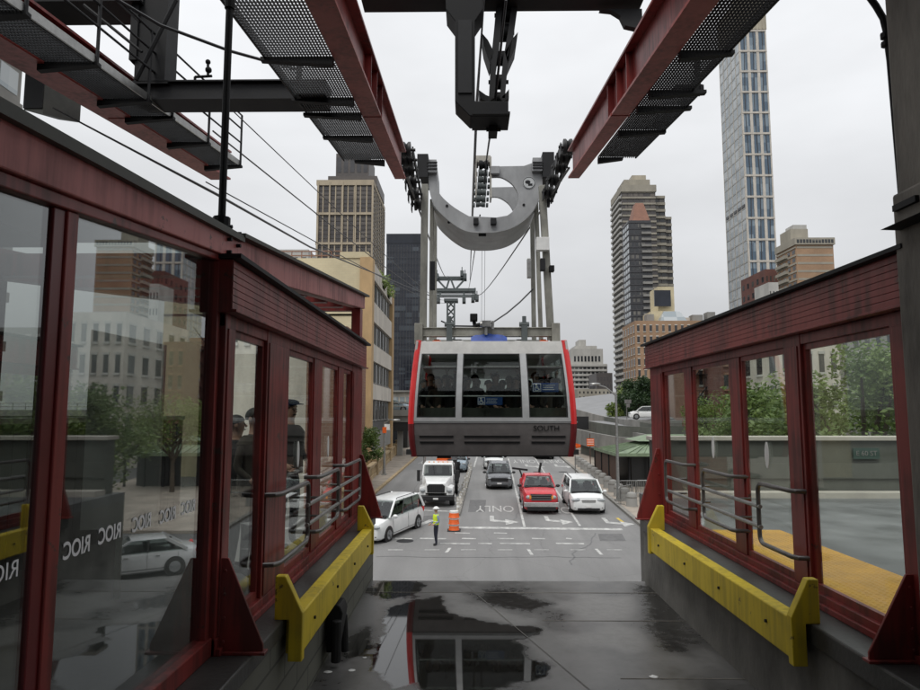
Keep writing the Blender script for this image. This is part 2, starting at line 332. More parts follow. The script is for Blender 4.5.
# ---------------------------------------------------------------- mesh builder
class MB:
    def __init__(s):
        s.v, s.f, s.m, s.s = [], [], [], []

    def add(s, vs, fs, m=0, smooth=False):
        o = len(s.v); s.v += [tuple(v) for v in vs]
        for f in fs:
            s.f.append(tuple(i + o for i in f)); s.m.append(m); s.s.append(smooth)
        return s

    def box(s, x0, x1, y0, y1, z0, z1, m=0):
        x0, x1 = min(x0, x1), max(x0, x1); y0, y1 = min(y0, y1), max(y0, y1); z0, z1 = min(z0, z1), max(z0, z1)
        return s.add([(x0, y0, z0), (x1, y0, z0), (x1, y1, z0), (x0, y1, z0), (x0, y0, z1), (x1, y0, z1), (x1, y1, z1), (x0, y1, z1)],
                     [(0, 3, 2, 1), (4, 5, 6, 7), (0, 1, 5, 4), (1, 2, 6, 5), (2, 3, 7, 6), (3, 0, 4, 7)], m)

    def prism(s, pts, vec, m=0, smooth=False):
        pts = [Vector(p) for p in pts]; vec = Vector(vec); n = len(pts)
        nrm = Vector((0, 0, 0))
        for i in range(n): nrm += pts[i].cross(pts[(i + 1) % n])
        if nrm.dot(vec) > 0: pts.reverse()
        vs = pts + [p + vec for p in pts]
        s.add(vs, [tuple(range(n)), tuple(range(2 * n - 1, n - 1, -1))], m)
        o = len(s.v) - 2 * n
        for i in range(n):
            j = (i + 1) % n
            s.f.append((o + j, o + i, o + n + i, o + n + j)); s.m.append(m); s.s.append(smooth)
        return s

    def hexa(s, a, b, m=0):
        """two matching quads joined into a solid"""
        vs = [Vector(p) for p in list(a) + list(b)]
        return s.add(vs, [(3, 2, 1, 0), (4, 5, 6, 7), (0, 1, 5, 4), (1, 2, 6, 5), (2, 3, 7, 6), (3, 0, 4, 7)], m)

    def bar(s, p, q, w, h, m=0, up=(0, 0, 1), w2=None, h2=None):
        p, q = Vector(p), Vector(q); d = (q - p).normalized(); up = Vector(up)
        if abs(d.dot(up)) > .98: up = Vector((0, 1, 0)) if abs(d.y) < .9 else Vector((1, 0, 0))
        x = d.cross(up).normalized(); y = x.cross(d).normalized()
        w2 = w if w2 is None else w2; h2 = h if h2 is None else h2
        A = [p + x * (sx * w / 2) + y * (sy * h / 2) for sx, sy in ((-1, -1), (1, -1), (1, 1), (-1, 1))]
        B = [q + x * (sx * w2 / 2) + y * (sy * h2 / 2) for sx, sy in ((-1, -1), (1, -1), (1, 1), (-1, 1))]
        return s.hexa(A, B, m)

    def tube(s, pts, r, n=8, m=0, closed=False):
        pts = [Vector(p) for p in pts]; k = len(pts)
        rs = r if isinstance(r, (list, tuple)) else [r] * k
        rings = []; prev = None
        for i, p in enumerate(pts):
            if closed: d = pts[(i + 1) % k] - pts[i - 1]
            else: d = pts[min(i + 1, k - 1)] - pts[max(i - 1, 0)]
            d = d.normalized() if d.length > 1e-9 else Vector((0, 0, 1))
            if prev is None:
                a = Vector((0, 0, 1)) if abs(d.z) < .9 else Vector((1, 0, 0))
                x = d.cross(a).normalized()
            else:
                x = (prev - d * prev.dot(d))
                x = x.normalized() if x.length > 1e-6 else d.orthogonal().normalized()
            prev = x; y = d.cross(x)
            rings.append([p + (x * math.cos(2 * math.pi * j / n) + y * math.sin(2 * math.pi * j / n)) * rs[i] for j in range(n)])
        return s.loft(rings, m, caps=not closed, wrap=closed)

    def loft(s, rings, m=0, caps=True, wrap=False, smooth=True):
        n = len(rings[0]); o = len(s.v); k = len(rings)
        for r_ in rings: s.v += [tuple(p) for p in r_]
        for i in range(k if wrap else k - 1):
            a, b = o + i * n, o + ((i + 1) % k) * n
            for j in range(n):
                jj = (j + 1) % n
                s.f.append((a + j, a + jj, b + jj, b + j)); s.m.append(m); s.s.append(smooth)
        if caps and not wrap:
            s.f.append(tuple(o + j for j in range(n - 1, -1, -1))); s.m.append(m); s.s.append(False)
            s.f.append(tuple(o + (k - 1) * n + j for j in range(n))); s.m.append(m); s.s.append(False)
        return s

    def ball(s, c, r, m=0, nu=10, nv=7):
        c = Vector(c); r = r if isinstance(r, (tuple, list)) else (r, r, r)
        rings = []
        for i in range(nv + 1):
            t = math.pi * (i / nv); t = min(max(t, .05), math.pi - .05)
            rings.append([c + Vector((r[0] * math.sin(t) * math.cos(2 * math.pi * j / nu), r[1] * math.sin(t) * math.sin(2 * math.pi * j / nu), -r[2] * math.cos(t))) for j in range(nu)])
        return s.loft(rings, m)

    def xform(s, mtx, start=0):
        for i in range(start, len(s.v)): s.v[i] = tuple(mtx @ Vector(s.v[i]))
        return s

    def build(s, name, mats, parent=None, local=False, bevel=0, fix=True, sharp=35):
        me = bpy.data.meshes.new(name)
        off = Vector((0, 0, 0))
        if parent is not None and not local:
            p = parent
            while p is not None: off += Vector(p.location); p = p.parent
        me.from_pydata([tuple(Vector(v) - off) for v in s.v] if off.length else s.v, [], s.f)
        if not isinstance(mats, (list, tuple)): mats = [mats]
        for m_ in mats: me.materials.append(m_)
        me.polygons.foreach_set('material_index', s.m)
        me.polygons.foreach_set('use_smooth', s.s)
        me.update()
        if fix:
            import bmesh
            bm = bmesh.new(); bm.from_mesh(me); bmesh.ops.recalc_face_normals(bm, faces=bm.faces[:]); bm.to_mesh(me); bm.free()
        if any(s.s): me.set_sharp_from_angle(angle=R(sharp))
        o = bpy.data.objects.new(name, me); C.objects.link(o)
        if parent is not None: o.parent = parent
        if bevel:
            b = o.modifiers.new('bevel', 'BEVEL'); b.width = bevel; b.segments = 2; b.limit_method = 'ANGLE'; b.angle_limit = R(40)
        return o


def tag(o, label, cat, group=None):
    o['label'] = label; o['category'] = cat
    if group: o['group'] = group
    return o


def thing(name, label, cat, loc=(0, 0, 0), rz=0, group=None):
    o = bpy.data.objects.new(name, None); C.objects.link(o)
    o.location = loc; o.rotation_euler = (0, 0, rz); o.empty_display_size = .2
    return tag(o, label, cat, group)


def solo(name, mb, m, label, cat, loc=None, group=None, **kw):
    """a thing that is one mesh; its origin goes to loc (its base)"""
    if loc is not None:
        lv = Vector(loc); mb.v = [tuple(Vector(v) - lv) for v in mb.v]
    o = mb.build(name, m, **kw)
    if loc is not None: o.location = loc
    return tag(o, label, cat, group)


def struct(name, mb, m, **kw):
    o = mb.build(name, m, **kw); o['kind'] = 'structure'; return o


def dup(root, loc=None, rz=None, label=None, group=None):
    r = root.copy(); C.objects.link(r)
    if loc is not None: r.location = loc
    if rz is not None: r.rotation_euler = (0, 0, rz)
    if label: r['label'] = label
    if group: r['group'] = group
    def rec(a, b):
        for ch in [o for o in KIDS.get(a.name, [])]:
            c = ch.copy(); C.objects.link(c); c.parent = b; KIDS.setdefault(b.name, []).append(c); rec(ch, c)
    KIDS.clear()
    for o in list(C.objects):
        if o.parent: KIDS.setdefault(o.parent.name, []).append(o)
    rec(root, r)
    return r


KIDS = {}


def text_mesh(txt, size, extrude=.002, bold=0):
    cu = bpy.data.curves.new('lettering', 'FONT'); cu.body = txt; cu.size = size; cu.extrude = extrude; cu.offset = bold
    cu.align_x = 'CENTER'; cu.align_y = 'CENTER'
    o = bpy.data.objects.new('lettering', cu); C.objects.link(o)
    bpy.context.view_layer.update()
    me = bpy.data.meshes.new_from_object(o.evaluated_get(bpy.context.evaluated_depsgraph_get()))
    vs = [v.co.copy() for v in me.vertices]; fs = [tuple(p.vertices) for p in me.polygons]
    bpy.data.objects.remove(o); bpy.data.curves.remove(cu); bpy.data.meshes.remove(me)
    return vs, fs


def add_text(mb, txt, size, origin, xdir, ydir, m=0, extrude=.002, sx=1, sy=1, bold=0):
    vs, fs = text_mesh(txt, size, extrude, bold)
    o, x, y = Vector(origin), Vector(xdir).normalized(), Vector(ydir).normalized(); z = x.cross(y)
    return mb.add([o + x * v.x * sx + y * v.y * sy + z * v.z for v in vs], fs, m)


def arc(c, a0, a1, r, n, u, v):
    c, u, v = Vector(c), Vector(u), Vector(v)
    return [c + u * (r * math.cos(a0 + (a1 - a0) * i / n)) + v * (r * math.sin(a0 + (a1 - a0) * i / n)) for i in range(n + 1)]

# ================================================================ camera, sky, light
cam = bpy.data.cameras.new('camera'); co = bpy.data.objects.new('camera', cam); C.objects.link(co)
co.location = EYE
co.matrix_world = Matrix(((RGT.x, UPV.x, -FWD.x, EYE.x), (RGT.y, UPV.y, -FWD.y, EYE.y), (RGT.z, UPV.z, -FWD.z, EYE.z), (0, 0, 0, 1)))
cam.sensor_width = 36; cam.lens = 36 * FX / 920; cam.clip_start = .05; cam.clip_end = 3000
bpy.context.scene.camera = co
w = bpy.data.worlds.new('World'); bpy.context.scene.world = w; w.use_nodes = True
N, L = w.node_tree.nodes, w.node_tree.links; N.clear()
wo = N.new('ShaderNodeOutputWorld'); bg = N.new('ShaderNodeBackground'); L.new(bg.outputs[0], wo.inputs[0]); bg.inputs[1].default_value = .1
sky = N.new('ShaderNodeTexSky'); sky.sky_type = 'NISHITA'; sky.sun_disc = False
SUN_EL, SUN_AZ = R(58), R(205)
sky.sun_elevation = SUN_EL; sky.sun_rotation = SUN_AZ; sky.dust_density = 4; sky.air_density = 1.0
hs = N.new('ShaderNodeHueSaturation'); hs.inputs['Saturation'].default_value = .25; L.new(sky.outputs[0], hs.inputs['Color'])
# cloud deck: brighter overhead than at the horizon, faint mottling
tc = N.new('ShaderNodeTexCoord'); sp = N.new('ShaderNodeSeparateXYZ'); L.new(tc.outputs['Generated'], sp.inputs[0])
zr = N.new('ShaderNodeMapRange'); zr.inputs['From Min'].default_value = 0; zr.inputs['From Max'].default_value = 1; zr.inputs['To Min'].default_value = 4.9; zr.inputs['To Max'].default_value = 15.5; L.new(sp.outputs[2], zr.inputs[0])
mp = N.new('ShaderNodeMapping'); mp.inputs['Scale'].default_value = (1, 1, 2.6); L.new(tc.outputs['Generated'], mp.inputs[0])
cn = N.new('ShaderNodeTexNoise'); cn.inputs['Scale'].default_value = 1.7; cn.inputs['Detail'].default_value = 5; cn.inputs['Roughness'].default_value = .5; L.new(mp.outputs[0], cn.inputs['Vector'])
cm = N.new('ShaderNodeMapRange'); cm.inputs['From Min'].default_value = .3; cm.inputs['From Max'].default_value = .7; cm.inputs['To Min'].default_value = .84; cm.inputs['To Max'].default_value = 1.13; L.new(cn.outputs['Fac'], cm.inputs[0])
mu = N.new('ShaderNodeMath'); mu.operation = 'MULTIPLY'; L.new(zr.outputs[0], mu.inputs[0]); L.new(cm.outputs[0], mu.inputs[1])
cc = N.new('ShaderNodeMixRGB'); cc.blend_type = 'MULTIPLY'; cc.inputs[0].default_value = 1; cc.inputs[1].default_value = (.955, .972, 1.0, 1); L.new(mu.outputs[0], cc.inputs[2])
mx = N.new('ShaderNodeMixRGB'); mx.inputs[0].default_value = .92; L.new(hs.outputs[0], mx.inputs[1]); L.new(cc.outputs[0], mx.inputs[2]); L.new(mx.outputs[0], bg.inputs[0])
sl = bpy.data.lights.new('sun', 'SUN'); sl.energy = 1.5; sl.angle = R(25); sl.color = (1, .97, .93)
so = bpy.data.objects.new('sun', sl); C.objects.link(so); so.location = (0, 0, 60)
sd = Vector((math.sin(SUN_AZ) * math.cos(SUN_EL), math.cos(SUN_AZ) * math.cos(SUN_EL), math.sin(SUN_EL)))
so.rotation_euler = sd.to_track_quat('Z', 'Y').to_euler()
vs_ = bpy.context.scene.view_settings; vs_.view_transform = 'Standard'; vs_.look = 'None'; vs_.gamma = 1; vs_.exposure = 0; vs_.use_curve_mapping = False
cy = bpy.context.scene.cycles
cy.max_bounces = 10; cy.transparent_max_bounces = 24; cy.glossy_bounces = 5; cy.diffuse_bounces = 4; cy.use_denoising = True
cy.caustics_reflective = False; cy.caustics_refractive = False

# ================================================================ tram dock: floor, platforms
import numpy as np
Z = lambda u, v: (290 + u / 2.486, 560 + v / 2.486)
def fpoly(pts): return np.array([tuple(PZ(*Z(*p), DOCK))[:2] for p in pts])
def sdist(px, py, poly):
    """signed distance to a closed polygon, negative inside"""
    d = np.full(px.shape, 1e9); ins = np.zeros(px.shape, bool); n = len(poly)
    for i in range(n):
        (ax, ay), (bx, by) = poly[i], poly[(i + 1) % n]
        ex, ey = bx - ax, by - ay; t = np.clip(((px - ax) * ex + (py - ay) * ey) / (ex * ex + ey * ey + 1e-12), 0, 1)
        d = np.minimum(d, np.hypot(px - ax - ex * t, py - ay - ey * t))
        c = ((ay > py) != (by > py)) & (px < ex * (py - ay) / (ey + 1e-12) + ax); ins ^= c
    return np.where(ins, -d, d)
nx, ny = 126, 336
gx, gy = np.meshgrid(np.linspace(-1.5, 2.66, nx), np.linspace(-1.0, 10.25, ny)); gx, gy = gx.ravel(), gy.ravel()
n1 = np.array([mnoise.fractal(Vector((x * 1.1, y * 1.1, 3)), .9, 2.1, 5) for x, y in zip(gx, gy)])
n2 = np.array([mnoise.fractal(Vector((x * 3.2, y * 2.6, 8)), .8, 2.2, 5) for x, y in zip(gx, gy)])
wet = .45 + .26 * n1 + .09 * n2
def soak_or_sheen(poly, level, soft, rag=.10):
    global wet
    k = np.clip(.5 - (sdist(gx, gy, fpoly(poly)) + rag * n2) / soft, 0, 1); k = k * k * (3 - 2 * k)
    wet = wet * (1 - k) + level * k
soak_or_sheen([(375, 84), (420, 80), (440, 104), (520, 122), (590, 150), (560, 168), (500, 150), (400, 138)], .20, .34)  # sky reflection put into the slab colour as a paler, low-wetness patch
soak_or_sheen([(690, 110), (730, 92), (860, 88), (880, 130), (810, 152), (720, 150)], .17, .40)  # bright sky sheen at right, likewise painted as paler slab
soak_or_sheen([(690, 190), (760, 172), (860, 170), (905, 210), (850, 226), (780, 212), (700, 210)], .17, .36)  # nearer sky sheen, painted the same way
soak_or_sheen([(150, 120), (230, 100), (230, 150), (160, 170)], .30, .4)
soak_or_sheen([(610, 210), (660, 190), (700, 260), (690, 320), (600, 320)], .30, .5)
soak_or_sheen([(860, 60), (960, 60), (1000, 240), (930, 230), (880, 150)], .78, .5)
soak_or_sheen([(180, 78), (210, 56), (290, 50), (335, 62), (300, 94), (230, 98)], .93, .22, .14)
soak_or_sheen([(470, 98), (500, 74), (560, 80), (640, 108), (600, 128), (510, 114)], .82, .30)
soak_or_sheen([(130, 250), (160, 178), (196, 168), (216, 190), (200, 240)], .93, .2, .14)
soak_or_sheen([(196, 262), (232, 180), (240, 118), (300, 102), (372, 92), (392, 134), (500, 152), (618, 172), (578, 204), (590, 244), (650, 270), (640, 292), (580, 300), (470, 330), (470, 360), (380, 360), (300, 310), (236, 304)], 1.0, .17, .13)
fv = [(float(x), float(y), DOCK) for x, y in zip(gx, gy)]
f = MB(); f.add(fv, [(r_ * nx + c, r_ * nx + c + 1, (r_ + 1) * nx + c + 1, (r_ + 1) * nx + c) for r_ in range(ny - 1) for c in range(nx - 1)], 0, True)
o = struct('dock_floor', f, M['floor'], fix=False)
at_ = o.data.attributes.new('wet', 'FLOAT', 'POINT'); at_.data.foreach_set('value', np.clip(wet, 0, 1).astype(np.float32))
f = MB(); f.box(-1.5, 2.66, -1.0, 10.25, DOCK - .3, DOCK - .01); struct('dock_slab', f, M['conc'])
# slab joints and litter
mb = MB()
mb.add([PZ(*Z(410, 40), DOCK + .006), PZ(*Z(411.5, 40), DOCK + .006), PZ(*Z(747, 322), DOCK + .006), PZ(*Z(744, 322), DOCK + .006)], [(0, 1, 2, 3)])
struct('slab_joint', mb, M['conc'])
for y_, x0_, x1_ in ((8.35, .9, 2.66), (6.6, 1.45, 2.66), (9.6, -1.5, 2.66)):
    mb = MB(); mb.box(x0_, x1_, y_ - .006, y_ + .006, DOCK + .002, DOCK + .004); struct('slab_joint', mb, M['concdark'])
for i, (u, v, s_) in enumerate([(95, 280, .045), (153, 276, .04), (905, 292, .05), (186, 243, .025)]):
    p = PZ(*Z(u, v), DOCK); mb = MB(); mb.ball((0, 0, s_ * .14), (s_, s_ * .7, s_ * .16), 0, 7, 4)
    for k, v_ in enumerate(mb.v): mb.v[k] = tuple(Vector(v_) * (1 + .5 * mnoise.noise(Vector(v_) * 40 + Vector((i, 0, 0)))))
    o = mb.build('paper_scrap', M['white']); o.location = p
    tag(o, 'small crumpled pale scrap of litter on the wet dock floor', 'litter', 'scraps of litter on the dock floor')

lp = thing('concrete_platform', 'dark damp concrete platform carrying the red left gate, block wall to the dock', 'platform', (-1.5, 5, 0))
mb = MB(); mb.box(-7.5, -1.46, -1, 10.4, DOCK - 4, PLAT - .12); mb.build('block_wall', M['blockwall'], lp)
mb = MB(); mb.box(-7.5, -1.43, -1, 10.42, PLAT - .12, PLAT); mb.build('top_slab', M['plat'], lp, bevel=.012)
rp = thing('concrete_platform', 'grey concrete platform with yellow tactile strip behind the right gate', 'platform', (2.6, 5, 0))
mb = MB(); mb.box(2.64, 12, -1, 10.2, DOCK - 4, PLAT - .16); mb.box(3.4, 12, 10.2, 13.4, DOCK - 4, PLAT - .16); mb.build('side_wall', M['conc'], rp)
mb = MB(); mb.box(2.60, 3.0, -1, 10.22, PLAT - .16, PLAT); mb.build('edge_slab', M['plat'], rp, bevel=.015)
mb = MB(); mb.box(3.0, 12, -1, 10.2, PLAT - .16, PLAT); mb.box(3.4, 12, 10.2, 13.4, PLAT - .16, PLAT); mb.build('plaza_slab', M['platr'], rp)
mb = MB()
mb.box(3.06, 4.22, 4.2, 9.2, PLAT, PLAT + .012)
for i in range(19):
    for j in range(80):
        x, y = 3.09 + i * .061, 4.23 + j * .061
        mb.add([(x - .015, y - .015, PLAT + .012), (x + .015, y - .015, PLAT + .012), (x + .015, y + .015, PLAT + .012), (x - .015, y + .015, PLAT + .012), (x, y, PLAT + .019)], [(0, 1, 4), (1, 2, 4), (2, 3, 4), (3, 0, 4)])
mb.build('tactile_strip', M['tact'], rp)
p = thing('parapet_wall', 'olive grey concrete parapet with pale top rail behind the right gate', 'parapet', (7, 13.1, PLAT))
mb = MB(); mb.box(3.6, 12, 13.0, 13.3, PLAT, H - .55); mb.box(3.6, 12, 12.96, 13.0, PLAT + .33, PLAT + .62); mb.build('wall_panel', M['parapet'], p)
mb = MB(); mb.box(3.56, 12, 12.93, 13.37, H - .55, H - .47); mb.build('top_rail', M['bandwhite'], p, bevel=.01)
mb = MB(); mb.box(3.56, 12, 12.6, 12.96, PLAT, PLAT + .1); mb.build('base_kerb', M['bandwhite'], p)
for a, b in (((806, 491), (822, 508)), ((828, 492), (842, 512))):
    px_ = a[0]; a, b = PY(a[0], a[1], 12.95), PY(b[0], b[1], 12.95)
    mb = MB(); mb.box(a.x, b.x, 12.94, 12.955, b.z, a.z)
    for k in range(3):
        mb.box(a.x + .05, b.x - .05, 12.934, 12.94, a.z - .08 - k * .05, a.z - .065 - k * .05, 1)
    mb.ball(((a.x + b.x) / 2, 12.937, b.z + .09), (.07, .004, .05), 1)
    solo('paper_notice', mb, [M['white'], M['dark']], 'white paper notice pasted low on the grey parapet' + (' nearer the right door post' if px_ > 824 else ' beside the handrail loop'), 'notice', ((a.x + b.x) / 2, 12.95, b.z))
mb = MB(); a, b = PY(853, 448, 12.93), PY(880, 459, 12.93)
mb.box(a.x, b.x, 12.93, 12.955, b.z, a.z); add_text(mb, 'E 60 ST', .13, ((a.x + b.x) / 2, 12.925, (a.z + b.z) / 2), (1, 0, 0), (0, 0, 1), 1, .003)
solo('street_sign', mb, [M['greensign'], M['stonedark']], 'small green street name sign on the grey parapet behind the glass', 'street sign', ((a.x + b.x) / 2, 12.95, b.z))


# ================================================================ gates
def quadbar(mb, xa, xb, ya, yb, za, zb, m=0): mb.box(xa, xb, ya, yb, za, zb, m)


def make_gate(side, X, ys, label, zt=1.05, zh=.68):
    """side -1 left, +1 right.  ys: far post, [pane, mullion]..., near post as Y ranges"""
    s = side
    g = thing('platform_gate', label, 'gate', (X, 7.5, PLAT))
    ya, yb = ys[0][1], ys[-1][2]
    mb = MB()
    mb.box(X - .10 * s, X + .12 * s, ya - .05, yb + .05, H + zh, H + zt)
    for k in range(7):                                  # grooved cladding boards
        z = H + zh + .025 + k * .048
        mb.box(X - .107 * s, X - .10 * s, ya - .05, yb + .05, z, z + .0455)
    mb.box(X - .14 * s, X - .10 * s, ya - .06, yb + .06, H + zh + .001, H + zh + .02)
    mb.build('fascia', M['red'], g, bevel=.004)
    mb = MB(); mb.box(X - .17 * s, X + .16 * s, ya - .09, yb + .09, H + zt, H + zt + .03); mb.build('cap_flashing', M['dark'], g)
    mb = MB(); mb.box(X - .06 * s, X + .06 * s, ya, yb, PLAT, PLAT + .11); mb.box(X - .09 * s, X - .06 * s, ya, yb, PLAT, PLAT + .05); mb.build('sill', M['red'], g, bevel=.006)
    mb = MB(); mb.box(X - .044 * s, X + .044 * s, ya, yb, H + zh - .09, H + zh - .003); mb.build('head_rail', M['red'], g, bevel=.004)
    for kind, a, b in ys:
        if kind == 'post':
            mb = MB(); mb.box(X - .05 * s, X + .05 * s, a, b, PLAT, H + zh); mb.box(X - .06 * s, X - .05 * s, a + .04, b - .04, PLAT + .12, H + zh - .1)
            mb.build('post', M['red'], g, bevel=.006)
        elif kind == 'mull':
            mb = MB(); mb.box(X - .035 * s, X + .035 * s, a, b, PLAT + .11, H + zh - .09); mb.build('mullion', M['red'], g, bevel=.006)
        else:
            mb = MB(); mb.box(X - .006, X + .006, a - .01, b + .01, PLAT + .1, H + zh - .08)
            o = mb.build('glass_panel', M['gateglass'], g)
            if kind == 'door':
                d = MB(); c = (a + b) / 2
                d.prism([(X - .012 * s, c + .045 * math.cos(t * math.pi / 8), H - .42 + .13 * math.sin(t * math.pi / 8)) for t in range(16)], (-.004 * s, 0, 0))
                d.build('pull_plate', M['white'], o)
            d = MB()
            d.box(X - .02 * s, X + .02 * s, a, a + .035, PLAT + .11, H + zh - .09); d.box(X - .02 * s, X + .02 * s, b - .035, b, PLAT + .11, H + zh - .09)
            d.box(X - .02 * s, X + .02 * s, a + .035, b - .035, PLAT + .11, PLAT + .17); d.box(X - .02 * s, X + .02 * s, a + .035, b - .035, H + zh - .14, H + zh - .09)
            d.build('panel_frame', M['red'], o)
    return g


XL, XR = -1.72, 2.95
yl = lambda px: -XL * 660 / (468 - px)
yr = lambda px: XR * 660 / (px - 468)
make_gate(-1, XL, [('post', 4.5, 4.70), ('pane', 4.70, 5.46), ('post', 5.46, 6.14), ('door', 6.14, 7.23), ('mull', 7.23, 7.62), ('door', 7.62, 8.60), ('mull', 8.60, 8.94), ('pane', 8.94, 9.56), ('post', 9.56, 10.4)],
          'red steel sliding gate with glass doors on the left platform')
make_gate(1, XR, [('post', 4.28, 4.55), ('pane', 4.55, 5.78), ('post', 5.78, 6.08), ('door', 6.08, 7.12), ('mull', 7.12, 7.40), ('door', 7.40, 8.66), ('mull', 8.66, 8.95), ('pane', 8.95, 9.9), ('post', 9.9, 10.55)],
          'red steel sliding gate with glass doors on the right platform')


def rail_thing(label, X, s, ya, yb, yc):
    """tubular guard: two horizontal rails ending in loops, standing off the gate"""
    h = thing('handrail', label, 'handrail', (X, yb, PLAT))
    zt, zb = H - .90, H - 1.09
    off = -.16 * s
    for z in (zt, zb): mb = MB(); mb.tube([(X + off, ya, z), (X + off, yb, z)], .02, 10); mb.build('rail', M['galv'], h)
    for y0, y1 in yc:
        r_, z1, z0 = .08, H - .68, H - 1.24; mb = MB()
        pts = [(X, y0, z1), (X + off * .8, y0 + .02, z1), (X + off, y0 + .08, z1)]
        pts += arc((X + off, y1 - r_, z1 - r_), math.pi / 2, 0, r_, 5, (0, 1, 0), (0, 0, 1)) + arc((X + off, y1 - r_, z0 + r_), 0, -math.pi / 2, r_, 5, (0, 1, 0), (0, 0, 1))
        pts += [(X + off, y0 + .08, z0), (X + off * .8, y0 + .02, z0), (X, y0, z0)]
        mb.tube(pts, .021, 10); mb.build('loop', M['tube'], h)
    for y in (ya + .6, (ya + yb) / 2 + .3, yb - .3):
        for z in (zt, zb): mb = MB(); mb.tube([(X + off, y, z), (X, y, z)], .013, 8); mb.build('bracket', M['tube'], h)
    return h


rail_thing('grey tubular handrail with bent loops along the left red gate', XL, -1, 6.5, 9.6, [(5.5, 6.55), (7.0, 8.05), (8.5, 9.65)])
rail_thing('grey tubular handrail with bent loops along the right red gate', XR, 1, 6.46, 9.4, [(5.8, 6.5), (7.1, 8.0), (8.65, 9.5)])


def gusset(label, X, y, d, w_, h_, s):
    mb = MB()
    mb.prism([(X, y, PLAT), (X + w_ * s, y, PLAT), (X + w_ * s, y, PLAT + .06), (X + .05 * s, y, PLAT + h_), (X, y, PLAT + h_)], (0, d, 0))
    mb.box(min(X, X + w_ * s) - .02, max(X, X + w_ * s) + .02, y - .03, y + d + .03, PLAT, PLAT + .02)
    for k in range(4):
        zb_ = PLAT + .08 + (h_ - .16) * k / 3; mb.tube([(X + .035 * s, y - .012, zb_), (X + .035 * s, y - .001, zb_)], .012, 6)
    solo('gusset_plate', mb, M['red'], label, 'gusset', (X, y, PLAT), bevel=.004)


gusset('red triangular gusset plate at the near end of the left gate', XL + .055, 4.55, .02, .30, .62, 1)
gusset('red triangular gusset plate at the far end of the left gate', XL + .055, 10.2, .06, .34, .95, 1)
gusset('red triangular gusset plate at the far end of the right gate', XR - .055, 10.1, .06, .36, 1.05, -1)
gusset('red triangular gusset plate at the near end of the right gate', XR - .055, 4.45, .02, .32, .55, -1)


def bumper(label, X, s, y0, y1):
    """yellow timber fender between two upright cheek plates on the dock edge"""
    b = thing('bumper_rail', label, 'bumper', (X, (y0 + y1) / 2, PLAT - .35))
    mb = MB(); mb.box(X, X - .13 * s, y0 + .1, y1 - .1, H - 1.88, H - 1.57); mb.build('timber_beam', M['yellow'], b, bevel=.012)
    for (ya, yb) in ((y0 + .02, y0 + .1), (y1 - .1, y1 - .02)):
        mb = MB()
        mb.prism([(X - .15 * s, ya, H - 1.91), (X - .15 * s, ya, H - 1.55), (X - .01 * s, ya, H - 1.27), (X + .07 * s, ya, H - 1.27), (X + .07 * s, ya, H - 1.6), (X - .04 * s, ya, H - 1.6), (X - .04 * s, ya, H - 1.91)], (0, yb - ya, 0))
        mb.build('cheek_plate', M['yellow'], b, bevel=.008)
    for k in range(4):
        y = y0 + .5 + (y1 - y0 - 1) * k / 3
        mb = MB(); mb.tube([(X - .13 * s, y, H - 1.72), (X - .146 * s, y, H - 1.72)], .014, 8); mb.build('bolt', M['dark'], b)


bumper('worn yellow bumper timber on the left dock edge', -1.43, -1, 5.25, 9.2)
bumper('worn yellow bumper timber on the right dock edge', 2.60, 1, 5.2, 9.3)
# black rubber fender hanging on the left dock wall
mb = MB(); y = 6.9
mb.prism([(-1.43, y, DOCK + .12), (-1.43, y, H - 1.93), (-1.30, y, H - 1.95), (-1.27, y, DOCK + .5), (-1.33, y, DOCK + .12)], (0, .28, 0))
mb.tube([(-1.32, y - .05, DOCK + .05), (-1.32, y - .05, DOCK + .45)], .05, 10); mb.tube([(-1.30, y + .33, DOCK + .02), (-1.32, y + .33, DOCK + .4)], .04, 10)
solo('rubber_fender', mb, M['rubber'], 'black rubber fender hung under the left yellow bumper', 'fender', (-1.35, 7, DOCK), bevel=.01)

# ================================================================ left glazed wall with its beam and roof
XG = -1.75
g = thing('glazed_wall', 'large red framed glass wall with mirrored lettering at left', 'glass wall', (XG, 3, PLAT))
def yz(px, py, X=XG):
    p = PX(px, py, X); return p.y, p.z
def line(p, q, y):
    return p[1] + (q[1] - p[1]) * (y - p[0]) / (q[0] - p[0])
BT = (yz(0, 113, XG + .07), yz(222, 231, XG + .07)); BB = (yz(0, 167, XG + .07), yz(222, 254, XG + .07)); FH = (yz(0, 190), yz(212, 260)); CB = (yz(0, 112, XG + .11), yz(222, 230, XG + .11)); CT = (yz(0, 96, XG + .11), yz(222, 223, XG + .11))
ya, yb = 1.2, 4.72
mb = MB()
def slab(mb, l0, l1, x0, x1, ya, yb, m=0):
    a = [(x0, ya, line(*l0, ya)), (x1, ya, line(*l0, ya)), (x1, ya, line(*l1, ya)), (x0, ya, line(*l1, ya))]
    b = [(x0, yb, line(*l0, yb)), (x1, yb, line(*l0, yb)), (x1, yb, line(*l1, yb)), (x0, yb, line(*l1, yb))]
    return mb.hexa(a, b, m)
slab(mb, BB, BT, XG - .12, XG + .07, ya, yb); mb.build('roof_beam', M['fasciared'], g, bevel=.008)
mb = MB(); slab(mb, CB, CT, XG - 1.2, XG + .11, ya, yb + .02); mb.build('gutter', M['gutter'], g)
mb = MB(); slab(mb, FH, BB, XG - .06, XG + .045, ya, yb); mb.build('head_frame', M['red'], g, bevel=.006)
mb = MB(); mb.box(XG - .06, XG + .06, ya, yb - .02, PLAT, PLAT + .12); mb.build('sill', M['red'], g, bevel=.008)
